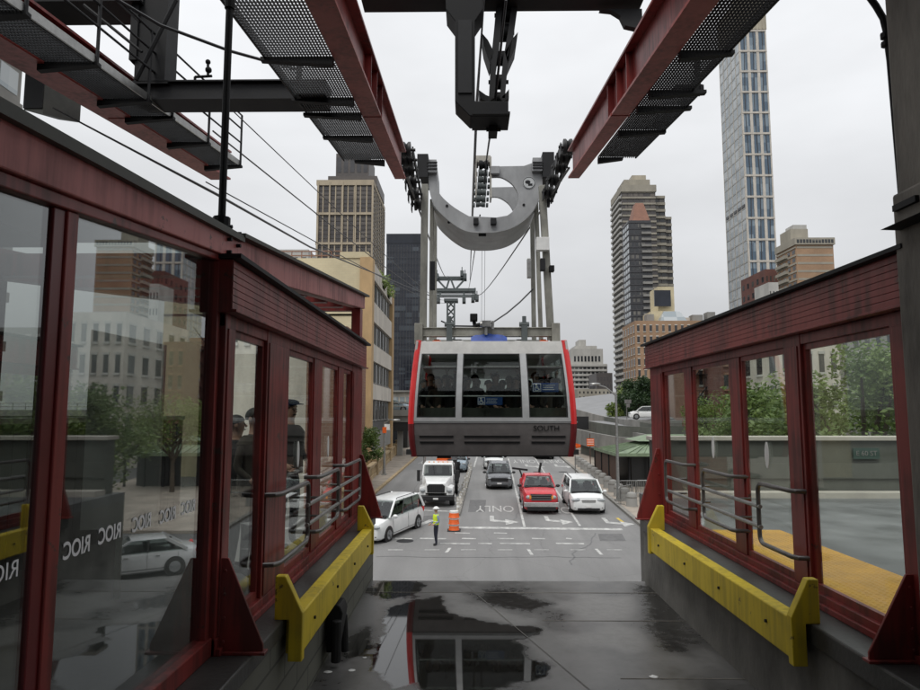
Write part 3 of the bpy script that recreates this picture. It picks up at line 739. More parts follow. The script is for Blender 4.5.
def upright(y0, y1, m, w_=.05, name='post'):
    mb = MB(); a = [(XG - w_, y0, PLAT), (XG + w_, y0, PLAT), (XG + w_, y1, PLAT), (XG - w_, y1, PLAT)]
    b = [(XG - w_, y0, line(*FH, y0)), (XG + w_, y0, line(*FH, y0)), (XG + w_, y1, line(*FH, y1)), (XG - w_, y1, line(*FH, y1))]
    mb.hexa(a, b); return mb.build(name, m, g, bevel=.006)
upright(2.75, 2.83, M['red'], .03); upright(2.67, 2.748, M['cabreddark'], .02, 'seal'); upright(4.44, 4.50, M['red'], .04)
mb = MB(); mb.box(XG - .09, XG + .03, 4.505, 4.72, PLAT - .0, line(*BB, 4.6)); mb.build('corner_post', M['red'], g, bevel=.006)
mb = MB()
for dy in (4.50, 4.68):
    for dz in (0, .09, .18):
        z = line(*BB, 4.6) + .02 + dz; mb.tube([(XG + .07, dy, z), (XG + .10, dy, z)], .014, 7)
mb.build('bolt_group', M['dark'], g)
panes = []
for y0, y1 in ((1.2, 2.68), (2.82, 4.45)):
    mb = MB(); a = [(XG - .006, y0, PLAT + .1), (XG + .006, y0, PLAT + .1), (XG + .006, y1, PLAT + .1), (XG - .006, y1, PLAT + .1)]
    b = [(p_[0], p_[1], line(*FH, p_[1]) + .01) for p_ in a]; mb.hexa(a, b); panes.append(mb.build('glass_pane', M['glass'], g))
# white lettering, read from inside, so mirrored from here
pa, pb = PX(146, 556, XG + .009), PX(200, 519, XG + .009)
zr_ = (pa.z + pb.z) / 2 - .0
for (pane, yc, txt) in ((panes[1], (pa.y + pb.y) / 2, None), (panes[0], 2.43, None)):
    mb = MB()
    if pane is panes[1]:
        y_c = PX(178, 529, XG).y
        for px, py in ((77, 548), (110, 534), (142, 523), (168, 515.5), (188.5, 507.5)):
            c = PX(px, py, XG + .009); add_text(mb, 'RIOC', .104, c, (0, -1, 0), (0, 0, 1), 0, .0008, .84, 1, .0022)
    else:
        c = PX(8, 572, XG + .009); add_text(mb, 'RIOC', .094, (c.x, c.y - .05, c.z), (0, -1, 0), (0, 0, 1), 0, .0008)
    mb.build('lettering', M['txt'], pane)

cb = thing('canopy_frame', 'open red roof frame over the left gate, beam with purlins', 'canopy', (XG, 7.5, H + 1))
UT, UB = (yz(224.5, 235, XG), yz(362, 297, XG)), (yz(224.5, 270, XG), yz(362, 309, XG))
y0, y1 = 4.72, yz(362, 300, XG)[0]
mb = MB(); slab(mb, UB, UT, XG - .10, XG + .05, y0, y1); mb.build('edge_beam', M['fasciared'], cb, bevel=.006)
mb = MB(); slab(mb, UT, (( UT[0][0], UT[0][1] + .03), (UT[1][0], UT[1][1] + .03)), XG - .3, XG + .12, y0, y1 + .05); mb.build('flashing', M['gutter'], cb)
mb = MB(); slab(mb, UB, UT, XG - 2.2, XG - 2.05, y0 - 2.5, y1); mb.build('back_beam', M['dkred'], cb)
for k in range(6):
    y = y0 + .5 + (y1 - y0 - .55) * k / 5
    zt = line(*UT, y); mb = MB(); mb.box(XG - 2.05, XG - .1, y - .06, y + .06, zt - .24, zt - .06); mb.build('purlin', M['red'], cb)
mb = MB(); mb.box(XG - .12, XG + .02, y1 - .28, y1 - .04, H + 1.08, line(*UB, y1 - .2)); mb.build('post', M['red'], cb)
# dark interior of the station behind the glazed wall
st = thing('station_building', 'dark station interior behind the large left glass wall', 'station', (-4.5, 2.5, PLAT))
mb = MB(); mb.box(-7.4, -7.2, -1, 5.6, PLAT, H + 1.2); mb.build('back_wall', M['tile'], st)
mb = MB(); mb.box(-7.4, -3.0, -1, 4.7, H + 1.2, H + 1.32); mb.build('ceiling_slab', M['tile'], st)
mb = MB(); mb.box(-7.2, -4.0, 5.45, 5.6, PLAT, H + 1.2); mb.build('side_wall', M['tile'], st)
mb = MB(); mb.hexa([(-3.3, 5.7, H - 1.0), (-2.72, 5.86, H - 1.0), (-2.72, 5.9, H - 1.0), (-3.3, 5.74, H - 1.0)], [(-3.3, 5.7, H + .72), (-2.72, 5.86, H + .60), (-2.72, 5.9, H + .60), (-3.3, 5.74, H + .72)]); mb.box(-3.04, -3.0, 5.8, 5.84, PLAT, H - 1.0); solo('notice_board', mb, M['pale'], 'tall pale board standing inside the left glass wall', 'board', (-3.0, 5.8, PLAT))
fn = thing('board_fence', 'low dark boarded fence behind the passengers at left', 'fence', (-4.6, 7.5, PLAT))
mb = MB()
for k in range(22): mb.box(-4.6, -4.56, 5.75 + k * .22, 5.75 + k * .22 + .205, PLAT, H - .12)
mb.build('boarding', M['dark'], fn)
mb = MB(); mb.box(-4.64, -4.5, 5.7, 10.5, H - .12, H - .06); mb.build('cap_rail', M['galv'], fn)

# thin black pole on the roof edge
pp = PX(222, 212, XG + .0); mb = MB(); mb.tube([(pp.x, pp.y, pp.z - .12), (pp.x, pp.y, H + 5)], .026, 10)
mb.tube([(pp.x, pp.y, pp.z - .12), (pp.x, pp.y, pp.z - .04)], .06, 10); mb.tube([(pp.x, pp.y, H + 2.95), (pp.x, pp.y, H + 3.05)], .036, 10)
solo('slim_pole', mb, M['black'], 'slim black pole standing on the left roof edge', 'pole', (pp.x, pp.y, pp.z - .12))

# station roof over and behind the viewpoint
rf_ = thing('station_roof', 'dark station roof slab above and behind the viewpoint', 'roof', (0, 0, H + 4.4))
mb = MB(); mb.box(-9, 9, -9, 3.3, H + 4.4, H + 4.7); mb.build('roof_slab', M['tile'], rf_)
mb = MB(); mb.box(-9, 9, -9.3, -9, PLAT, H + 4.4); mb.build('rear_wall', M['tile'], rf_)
# rough concrete pillar at the right edge, with a conduit
pl = thing('concrete_pillar', 'weathered dark concrete pillar at the right edge', 'pillar', (3.7, 3.7, PLAT))
mb = MB(); a = [(2.83, 2.6, PLAT), (4.2, 2.6, PLAT), (4.2, 4.27, PLAT), (2.83, 4.27, PLAT)]
b = [(2.83, 2.6, H + 4.39), (4.2, 2.6, H + 4.39), (4.2, 4.27, H + 4.39), (2.83, 4.27, H + 4.39)]; mb.hexa(a, b); mb.build('shaft', M['concdark'], pl, bevel=.03)
mb = MB(); mb.box(2.79, 4.3, 2.5, 4.262, PLAT + .01, H + 1.42); mb.build('collar', M['concdark'], pl, bevel=.02)
mb = MB(); zc = PX(905, 232, 2.95).z
pts = [PY(874, 0, 4.34) + Vector((0, 0, .6)), PY(868, -5, 4.34), PY(876, 6, 4.34), PY(883, 18, 4.34), PY(886, 30, 4.34), PY(890, 60, 4.34), PY(896, 130, 4.34), PY(902, 200, 4.34)]
mb.tube(pts[1:], .022, 8); mb.tube([PY(885.5, 33, 4.34), PY(886, 38, 4.34)], .034, 8); mb.tube([PY(886.3, 42, 4.34), PY(886.6, 46, 4.34)], .034, 8); mb.build('conduit', M['black'], pl)
mb = MB(); a, b, c = PY(880, 230, 4.2), PY(908, 232, 4.2), PY(908, 208, 4.2)
mb.prism([a, b + Vector((.25, 0, 0)), c + Vector((.25, 0, 0))], (0, -.6, 0)); mb.box(a.x + .1, b.x, 4.0, 4.22, c.z - .02, c.z + .02); mb.build('lamp_hood', M['dark'], pl)

# ================================================================ overhead track beams and catwalks
def track_beam(label, xa, xb, ya, yb, inner):
    """I-section beam rising away at 6.5 degrees; inner = side on which the web reads"""
    t = thing('track_beam', label, 'track beam', (xb, yb, H + 3.167 + .115 * yb))
    zf = lambda y: H + 3.02 + .1285 * y
    def P(x, y, dz): return (x, y, zf(y) + dz)
    X = lambda y: xa + (xb - xa) * (y - ya) / (yb - ya)
    mb = MB(); fw0, fw1 = (.15, .11) if xa > -4 else (.2, .2)
    a = [P(X(ya) - fw0, ya, 0), P(X(ya) + fw0, ya, 0), P(X(ya) + fw0, ya, .035), P(X(ya) - fw0, ya, .035)]
    b = [P(X(yb) - fw1, yb, 0), P(X(yb) + fw1, yb, 0), P(X(yb) + fw1, yb, .035), P(X(yb) - fw1, yb, .035)]
    mb.hexa(a, b); mb.build('bottom_flange', M['redbeam'], t)
    mb = MB(); a = [P(X(ya) - .012, ya, .035), P(X(ya) + .012, ya, .035), P(X(ya) + .012, ya, .62), P(X(ya) - .012, ya, .62)]
    b = [P(X(yb) - .012, yb, .035), P(X(yb) + .012, yb, .035), P(X(yb) + .012, yb, .56), P(X(yb) - .012, yb, .56)]; mb.hexa(a, b); mb.build('web', M['red'], t)
    mb = MB(); a = [P(X(ya) - fw0, ya, .62), P(X(ya) + fw0, ya, .62), P(X(ya) + fw0, ya, .655), P(X(ya) - fw0, ya, .655)]
    b = [P(X(yb) - fw1, yb, .56), P(X(yb) + fw1, yb, .56), P(X(yb) + fw1, yb, .595), P(X(yb) - fw1, yb, .595)]; mb.hexa(a, b); mb.build('top_flange', M['red'], t)
    for y in (4.6, 8.2, 8.75, 9.3):
        mb = MB(); mb.box(X(y) - .1, X(y) + .1, y - .008, y + .008, zf(y) + .035, zf(y) + .60); mb.build('stiffener', M['red'], t)
    mb = MB(); y = 9.0; mb.box(X(y) - .135, X(y) + .135, y - .012, y + .012, zf(y) - .01, zf(y) + .034); mb.build('splice_plate', M['redbeam'], t)
    return zf, X


def catwalk(label, xin, xout, zf, brs, rail=True, name='catwalk'):
    """open-grating walkway on cantilever brackets beside a beam"""
    t = thing(name, label, 'catwalk', ((xin + xout) / 2, 9, zf(9)))
    s = 1 if xout > xin else -1
    tops = []
    for i in range(len(brs) - 1):
        (ya, xa_), (yb, xb_) = brs[i], brs[i + 1]
        mb = MB(); w_ = abs(xa_ - xin)
        n = max(6, int(w_ / .034)); za, zb = zf(ya) + .03, zf(yb) + .03
        for k in range(n + 1):                     # bearing bars
            x = xin + (xa_ - xin) * k / n
            mb.bar((x, ya, za), (x, yb, zb), .006, .03)
        m_ = max(4, int((yb - ya) / .06))
        for k in range(1, m_):                     # cross rods
            y = ya + (yb - ya) * k / m_; z = za + (zb - za) * k / m_
            mb.box(xin, xa_, y - .006, y + .006, z + .001, z + .012)
        mb.build('grating', M['mesh' if s < 0 or rail else 'dark'], t)
        mb = MB(); mb.bar((xa_ + .012 * s, ya, za + .03), (xa_ + .012 * s, yb, zb + .03), .02, .1); mb.build('toe_board', M['galv'] if rail else M['dark'], t)
    for (y, x) in brs:
        z = zf(y); mb = MB()
        a = [(xin, y - .04, z - .08), (xin, y + .04, z - .08), (xin, y + .04, z + .02), (xin, y - .04, z + .02)]
        b = [(x + .06 * s, y - .04, z - .02), (x + .06 * s, y + .04, z - .02), (x + .06 * s, y + .04, z + .02), (x + .06 * s, y - .04, z + .02)]
        mb.hexa(a, b); mb.build('bracket', M['black'], t)
    if rail:
        xo = xout + .03 * s
        ys_ = [b[0] for b in brs]
        for y in ys_: mb = MB(); mb.tube([(xo, y, zf(y)), (xo, y, zf(y) + .98)], .02, 7); mb.build('stanchion', M['dark'], t)
        for h_ in (.45, .72, .98):
            mb = MB(); mb.tube([(xo, ys_[0], zf(ys_[0]) + h_), (xo, ys_[-1], zf(ys_[-1]) + h_)], .016, 7); mb.build('guard_rail', M['dark'], t)
    return t


zL, xLf = track_beam('red overhead track beam above the left side of the cabin', -1.35, -1.36, 2.5, 12.9, 1)
zR, xRf = track_beam('red overhead track beam above the right side of the cabin', 2.20, 2.13, 2.5, 12.9, -1)
zN, xNf = track_beam('red overhead track beam of the neighbouring track, far left', -5.0, -5.0, 3.5, 12.9, 1)
catwalk('open grating catwalk beside the left overhead beam', -1.5, -2.25, zL, [(3.8, -2.2), (5.4, -2.25), (7.0, -2.25), (8.3, -2.25), (8.9, -2.25), (10.0, -2.22), (11.5, -1.98)], False)
catwalk('dark grating catwalk beside the right overhead beam', 2.32, 3.0, zR, [(3.8, 2.85), (5.4, 2.85), (6.9, 2.85), (8.1, 2.98), (8.7, 3.0), (9.8, 2.98), (11.4, 2.7)], False)
catwalk('grating catwalk with stepped railing beside the far left beam', -4.88, -4.25, zN, [(4.6, -4.25), (5.9, -4.25), (7.1, -4.25), (8.3, -4.25), (9.0, -4.25), (10.3, -4.25), (11.8, -4.25)], True)
for X_, s_, lab in ((-1.9, -1, 'small upright stub posts on the left catwalk bracket'), (2.98, 1, 'small upright stub posts on the right catwalk bracket')):
    mb = MB(); y = 8.2; z = zL(y)
    mb.box(X_ - .03 - .3 * (s_ < 0), X_ + .03 - .3 * (s_ < 0), y - .03, y + .03, z, z + .55); mb.box(X_ - .3, X_ + .06, y - .05, y + .05, z + .02, z + .12)
    solo('stub_post', mb, M['black'], lab, 'post', (X_, y, z))

YB = 8.6
def steel(name, label, cat, mb, loc, m='black', **k): return solo(name, mb, M[m], label, cat, loc, **k)
a, b = PY(162, 106, YB), PY(358, 88, YB)
mb = MB(); mb.box(-4.45, -1.9, YB - .14, YB + .14, a.z + .02, a.z + .25); mb.box(-4.45, -1.9, YB - .2, YB + .2, a.z, a.z + .02); mb.box(-4.45, -1.9, YB - .2, YB + .2, a.z + .25, a.z + .27)
steel('cross_beam', 'black cross beam linking the two left overhead tracks', 'beam', mb, (-3.2, YB, a.z), 'dark')
a = PY(140, 88, YB); b = PY(170, 88, YB)
mb = MB(); mb.box(a.x, b.x, YB - .17, YB + .17, a.z - .02, H + 7); mb.box(a.x - .07, a.x + .03, YB - .2, YB + .2, a.z + .3, H + 7); mb.box(a.x - .06, b.x + .06, YB - .2, YB + .2, a.z - .04, a.z)
steel('hanger_column', 'black steel hanger column above the far left catwalk', 'column', mb, (b.x, YB, a.z))
a = PY(10, 12, YB); mb = MB(); mb.box(-7.5, b.x - .33, YB - .2, YB + .2, a.z, a.z + .5); mb.box(-7.5, b.x - .33, YB - .28, YB + .28, a.z - .03, a.z)
steel('cross_beam', 'heavy black overhead beam in the top left corner', 'beam', mb, (-6, YB, a.z))
for i, (p_, q_, y_, r_) in enumerate([((176, 0), (136, 80), 8.2, .03), ((117, 0), (140, 22), 8.0, .02), ((84, 5), (142, 52), 8.0, .02)]):
    mb = MB(); mb.tube([PY(*p_, y_), PY(*q_, y_)], r_, 7)
    steel('diagonal_brace', ['slanted black rod crossing the far left hanger column', 'short thin rod in the upper left sky', 'long thin rod descending to the far left column'][i], 'brace', mb, PY(*q_, y_))
# small two-light fitting on the far-left railing
p_ = PY(207, 73, 9.5); mb = MB(); mb.tube([PY(195, 77, 9.5), PY(212, 76, 9.5)], .02, 6); mb.tube([PY(195, 77, 9.5), PY(195, 88, 9.5)], .02, 6); mb.ball(PY(208.5, 70, 9.5), .05); mb.ball(PY(208, 62, 9.5), .04); mb.tube([PY(208, 76, 9.5), PY(208, 62, 9.5)], .02, 6)
steel('signal_lamp', 'small dark signal lamp clamped on the far left railing', 'lamp', mb, PY(208, 76, 9.5))
# boxed column end hanging behind the far-left beam
a, b, e = PY(24, 110, 9.2), PY(43, 110, 9.2), PY(53, 110, 9.2)
hc = thing('box_column', 'square steel column end hanging behind the far left beam', 'column', (a.x, 9.2, a.z))
tp_ = PY(40, 52, 9.2).z
mb = MB(); mb.hexa([(a.x, 9.2, a.z), (b.x, 9.2, a.z - .06), (e.x + .1, 9.7, a.z + .03), (a.x + .2, 9.7, a.z + .08)], [(a.x, 9.2, tp_), (b.x, 9.2, tp_), (e.x + .1, 9.7, tp_), (a.x + .2, 9.7, tp_)]); mb.build('shaft', M['gutter'], hc)
mb = MB(); mb.box(a.x - .004, b.x - .004, 9.18, 9.195, a.z + .02, tp_ - .02); mb.build('access_panel', M['black'], hc)

a = PY(370, 8, YB) + Vector((0, 0, .03)); b = PY(642, 8, YB) + Vector((0, 0, .03))
mb = MB(); mb.box(a.x - .1, b.x, YB - .15, YB + .15, a.z, a.z + .06); mb.box(a.x - .1, b.x, YB - .02, YB + .02, a.z + .06, a.z + .5); mb.box(a.x - .1, b.x, YB - .15, YB + .15, a.z + .5, a.z + .56)
c = PY(600, 9, YB); mb.prism([c, c + Vector((.16, 0, -.02)), c + Vector((.28, 0, -.1)), c + Vector((.34, 0, -.24)), (b.x, YB, c.z - .3), (b.x, YB, c.z)], (0, .1, 0))
steel('cross_beam', 'black overhead beam spanning between the two red beams', 'beam', mb, ((a.x + b.x) / 2, YB, a.z), 'dark')
# central L-shaped hanger
mb = MB(); q = lambda x, y: PY(x, y, YB - .2)
mb.prism([q(445, -6), q(446, 9), q(455, 21), q(455, 101), q(470, 116), q(508.5, 116), q(508.5, 101), q(475, 101), q(475, 21), q(483, 9), q(483, -6)], (0, .4, 0))
hg = thing('haul_hanger', 'black L shaped hanger bracket hanging above the cabin', 'hanger', q(465, 116))
mb.build('bracket_arm', M['black'], hg, bevel=.01)
mb = MB(); mb.box(q(456, 0).x + .03, q(474, 0).x - .03, YB - .22, YB - .2, q(0, 96).z, q(0, 24).z); mb.build('face_plate', M['dark'], hg)
mb = MB(); mb.box(q(472, 0).x, q(509, 0).x, YB - .26, YB + .26, q(0, 117).z - .02, q(0, 117).z + .012); mb.build('foot_plate', M['black'], hg)
# haul rope guide: two slanted side plates with rollers
sh = thing('rope_guide', 'black rope guide with stacked rollers and flared plates above the hanger foot', 'rope guide', PY(497, 102, YB + .1))
q = lambda x, y: PY(x, y, YB + .05)
for nm, pts in (('side_plate', [(497, -4), (503, -4), (500, 40), (496, 66), (495, 98), (489, 98), (491, 60), (494, 30)]), ('side_plate', [(513, -4), (519, -4), (514, 32), (508, 62), (505, 98), (500, 98), (503, 60), (509, 25)])):
    mb = MB(); mb.prism([q(*p_) for p_ in pts], (0, .34, 0)); mb.build(nm, M['dark'], sh)
for pts in ([(482, 33), (488, 40), (494, 52), (490, 64), (484, 46)], [(518, 32), (513, 38), (505, 52), (508, 64), (516, 46)], [(479, 90), (486, 95), (494, 98), (488, 102), (480, 98)], [(509, 89), (505, 94), (500, 98), (503, 102), (509, 98)]):
    mb = MB(); mb.prism([q(*p_) for p_ in pts], (0, .34, 0)); mb.build('flared_plate', M['black'], sh)
for (x, y, r_) in ((505, 8, .11), (505, 26, .12), (499, 52, .10), (499, 76, .10), (498, 93, .09), (494, 121, .07)):
    c = q(x, y); mb = MB(); mb.tube([(c.x - .1, c.y + .17, c.z), (c.x + .1, c.y + .17, c.z)], r_, 12); mb.tube([(c.x - .14, c.y + .17, c.z), (c.x + .14, c.y + .17, c.z)], .03, 8); mb.build('roller', M['black'], sh)
mb = MB(); c = q(494, 117); mb.box(c.x - .07, c.x + .05, c.y + .05, c.y + .3, c.z - .18, c.z); mb.build('rope_clamp', M['dark'], sh)
# ================================================================ ropes
PYL = 190.0
def sag(p, q, s_, n=14):
    p, q = Vector(p), Vector(q); return [p.lerp(q, i / n) - Vector((0, 0, s_ * 4 * (i / n) * (1 - i / n))) for i in range(n + 1)]
def rope(label, pts, r0, r1, grp=None):
    n = len(pts); mb = MB(); mb.tube(pts, [r0 + (r1 - r0) * i / (n - 1) for i in range(n)], 6)
    return solo('wire_rope', mb, M['rope'], label, 'rope', pts[0], grp)
e = lambda x, y: PY(x, y, PYL)
rope('thick track rope leaving the left red beam end for the pylon', sag(PY(407, 176, 13), e(448, 276), 1.2), .026, .07)
rope('thick track rope leaving the right red beam end for the pylon', sag(PY(569, 168, 13), e(476, 294), 1.2), .026, .08)
rope('haul rope rising from the cabin rollers to the hanger foot', [PY(483.5, 196, 16.6), PY(486.5, 160, 16.2), PY(489, 142, 12.5), PY(493, 120, YB + .2), PY(506, 0, YB - 1)], .022, .016)
rope('haul rope running from the cabin carriage to the pylon', sag(PY(480, 215, 17), e(468, 290), 0.6), .02, .05)
rope('thin vertical looking rope passing left of the haul rope', [PY(484, 0, 7.5), PY(477, 100, 11), PY(473, 200, 24), PY(470, 280, PYL)], .009, .06)
rope('thin rope pair beyond the carriage, its left strand', [PY(482, 240, 40), PY(481.5, 325, 120)], .012, .03, None)
rope('thin rope pair beyond the carriage, its right strand', [PY(485, 240, 40), PY(484.5, 325, 120)], .012, .03, None)
rope('thick cable drooping from the right hanger leg to the cabin roof', [PY(533, 289, 16.2), PY(520, 302, 16.1), PY(507, 313, 16), PY(495, 321, 15.9), PY(488, 325, 15.9)], .02, .02)
rope('black cable crossing the sky above the left catwalk', [PY(84, -20, 7), PY(160, 25, 7.6), PY(230, 51, 8.2), PY(302, 71, 8.8)], .02, .02)
rope('upper rope of the neighbouring track passing the dark glass block', sag(PY(213, 92, 9.5), e(445, 300), 1.0), .010, .055)
rope('middle rope of the neighbouring track running from the far left beam', sag(PY(213, 131, 13), e(443, 296), 1.5), .018, .06)
rope('lower rope of the neighbouring track leaving the far left beam end', sag(PY(206, 182, 12.9), e(446, 303), .8), .014, .055)
rope('lowest thin rope passing above the left roof', [PY(53, 108, 7.2), PY(216, 194, 11), PY(310, 247, 30), PY(440, 300, PYL)], .009, .055)

# ================================================================ aerial tram cabin
YC = 15.0
cx = (PY(408, 440, YC).x + PY(577, 440, YC).x) / 2
ZB, ZK, ZT = PY(492, 457, YC).z, PY(492, 422, YC).z, PY(492, 341, YC + .3).z
HW = (PY(577, 424, YC).x - PY(408, 424, YC).x) / 2
def prof(z):
    """(half width, front offset) of the cabin skin at height z"""
    if z < ZK:
        t = (z - ZB) / (ZK - ZB); return HW * (.965 + .035 * math.sin(t * math.pi / 2)), .10 * (1 - t) ** 2
    t = (z - ZK) / (ZT - ZK); return HW * (1 - .075 * t ** 1.6), .34 * t ** 1.7
CL = 5.2
def Fr(s_, z, d=0, rear=False):
    hw, yo = prof(z); y = YC + yo + d
    if rear: y = 2 * (YC + CL / 2) - y
    return Vector((cx + s_ * hw, y, z))
def fstrip(mb, s0, s1, z0, z1, th=.05, d=0, n=6, m=0, rear=False):
    for i in range(n):
        a, b = z0 + (z1 - z0) * i / n, z0 + (z1 - z0) * (i + 1) / n
        mb.hexa([Fr(s0, a, d, rear), Fr(s1, a, d, rear), Fr(s1, b, d, rear), Fr(s0, b, d, rear)], [Fr(s0, a, d + th, rear), Fr(s1, a, d + th, rear), Fr(s1, b, d + th, rear), Fr(s0, b, d + th, rear)], m)
tr = thing('tram_cabin', 'red and grey aerial tram cabin hanging above the roadway', 'tram cabin', (cx, YC + CL / 2, ZB))
zf_ = lambda py: PY(492, py, YC + .1).z
zw0, zw1, zs = zf_(417.5), zf_(353), zf_(423)
for rear in (False, True):
    mb = MB(); fstrip(mb, -.93, .93, ZB + .03, zs, .06, .012, 6, 0, rear); mb.build('lower_panel', M['cabgrey'], tr)
    mb = MB(); fstrip(mb, -.93, .93, zw1, ZT, .06, 0, 3, 0, rear); mb.build('top_panel', M['cabwhite'], tr)
    mb = MB(); fstrip(mb, -.93, .93, zs, zw0, .07, -.004, 2, 0, rear); fstrip(mb, -.93, .93, zs + .035, zs + .06, .02, -.02, 1, 0, rear); mb.build('sill_band', M['alu'], tr)
    for (a, b) in ((-.935, -.90), (-.435, -.365), (.36, .44), (.90, .935)):
        mb = MB(); fstrip(mb, a, b, zw0, zw1, .06, -.002, 6, 0, rear); mb.build('window_post', M['alu'], tr)
    for (a, b) in ((-.90, -.435), (-.365, .36), (.44, .90)):
        mb = MB(); fstrip(mb, a, b, zw0, zw1, .012, .02, 6, 0, rear); o = mb.build('window', M['cabglass'], tr)
        mb = MB(); zt_ = zw0 + (zw1 - zw0) * .765; fstrip(mb, a, b, zt_, zt_ + .03, .02, .0, 1, 0, rear)
        fstrip(mb, a, a + .012, zw0, zw1, .03, .005, 6, 0, rear); fstrip(mb, b - .012, b, zw0, zw1, .03, .005, 6, 0, rear)
        fstrip(mb, a, b, zw0, zw0 + .02, .03, .005, 1, 0, rear); fstrip(mb, a, b, zw1 - .02, zw1, .03, .005, 1, 0, rear); mb.build('gasket', M['trim'], o)
        if not rear:
            mb = MB(); zr2 = zw0 + (zw1 - zw0) * .33; mb.tube([Fr(a, zr2, .12), Fr(b, zr2, .12)], .018, 8); mb.build('inner_handrail', M['alu'], tr)
            for zz in (zs - .27, zs - .40):     # louvred slots in the lower panel
                mb = MB(); fstrip(mb, a + .03, b - .03, zz - .055, zz, .02, -.006, 1, 0); fstrip(mb, a + .03, b - .03, zz - .012, zz + .012, .02, -.02, 1, 1); mb.build('louvre_slot', [M['trim'], M['cabgrey']], tr)
for s_ in (-1, 1):     # red rim ribs: front and rear edges, darker below the sill
    for rear in (False, True):
        a, b = (s_ * .928, s_ * 1.0)
        for nm_, za_, zb2_, mm_ in (('rim', zs - .02, ZT + .02, 'cabred'), ('lower_rim', ZB, zs - .02, 'cabreddark')):
            rings = []
            for i in range(11):
                z = za_ + (zb2_ - za_) * i / 10; dy = .22; a0, b0 = Fr(a, z, -.03, rear), Fr(b, z, -.03, rear); yy = -1 if rear else 1
                m0 = a0.lerp(b0, .2); m1 = a0.lerp(b0, .8)
                rings.append([(a0.x, a0.y + .03 * yy, z), (m0.x, a0.y, z), (m1.x, a0.y, z), (b0.x, a0.y + .03 * yy, z), (b0.x, a0.y + dy * yy, z), (a0.x, a0.y + dy * yy, z)])
            mb = MB(); mb.loft(rings); mb.build(nm_, M[mm_], tr, sharp=50)
    def side(mb, z0, z1, y0, y1, th, n=6, d=0):
        for i in range(n):
            u, v = z0 + (z1 - z0) * i / n, z0 + (z1 - z0) * (i + 1) / n
            q = lambda z, y, o_: Vector((cx + s_ * (prof(z)[0] - d - o_), y, z))
            mb.hexa([q(u, y0, 0), q(u, y1, 0), q(v, y1, 0), q(v, y0, 0)], [q(u, y0, th), q(u, y1, th), q(v, y1, th), q(v, y0, th)])
    ya_, yb_ = YC + .35, YC + CL - .35
    mb = MB(); side(mb, ZB + .02, zs, ya_ - .25, yb_ + .25, .05, 5, .01); mb.build('side_panel', M['cabgrey'], tr)
    mb = MB(); side(mb, zw1, ZT, ya_ - .1, yb_ + .1, .05, 3, .01); mb.build('side_top', M['cabwhite'], tr)
    for k in range(4):
        y0_, y1_ = ya_ + (yb_ - ya_) * k / 4, ya_ + (yb_ - ya_) * (k + 1) / 4
        mb = MB(); side(mb, zs, zw1, y0_ + .05, y1_ - .05, .012, 5, .02); mb.build('side_window', M['cabglass'], tr)
        mb = MB(); side(mb, zs, zw1, y0_ - .05, y0_ + .05, .05, 5, .01); mb.build('side_post', M['alu'], tr)
mb = MB(); hwt = prof(ZT)[0] * .93; mb.hexa([(cx - hwt, YC + .36, ZT - .06), (cx + hwt, YC + .36, ZT - .06), (cx + hwt, YC + CL - .36, ZT - .06), (cx - hwt, YC + CL - .36, ZT - .06)], [(cx - hwt, YC + .36, ZT), (cx + hwt, YC + .36, ZT), (cx + hwt, YC + CL - .36, ZT), (cx - hwt, YC + CL - .36, ZT)]); mb.build('roof', M['cabwhite'], tr)
mb = MB(); mb.box(cx - hwt, cx + hwt, YC + .36, YC + CL - .36, zw1 - .32, zw1 - .28)
for k in range(3): mb.box(cx - hwt + .2, cx + hwt - .2, YC + .9 + k * 1.5, YC + 1.0 + k * 1.5, zw1 - .325, zw1 - .321)
mb.build('ceiling', M['white'], tr)
mb = MB(); mb.box(cx - HW * .95, cx + HW * .95, YC + .12, YC + CL - .12, ZB, ZB + .08)
for xx in (-1.1, 1.15): mb.box(cx + xx - .16, cx + xx + .16, YC + .3, YC + .8, ZB - .05, ZB)
mb.build('floor', M['trim'], tr)
mb = MB(); mb.box(cx - HW * .9, cx + HW * .9, YC + .3, YC + .6, ZB + .5, zw0 + .22)
for k in range(24): mb.box(cx - HW * .9 + .01 + k * (HW * 1.8 / 24), cx - HW * .9 + .01 + k * (HW * 1.8 / 24) + .10, YC + .29, YC + .3, ZB + .5, zw0 + .2)
mb.build('bench', M['parapet'], tr, bevel=.01)
for s_ in (-1, 1):
    mb = MB(); mb.box(cx + s_ * HW - .08 * s_, cx + s_ * HW + .04 * s_, YC + .05, YC + .3, ZB + .05, ZB + .16); mb.build('buffer', M['rubber'], tr)
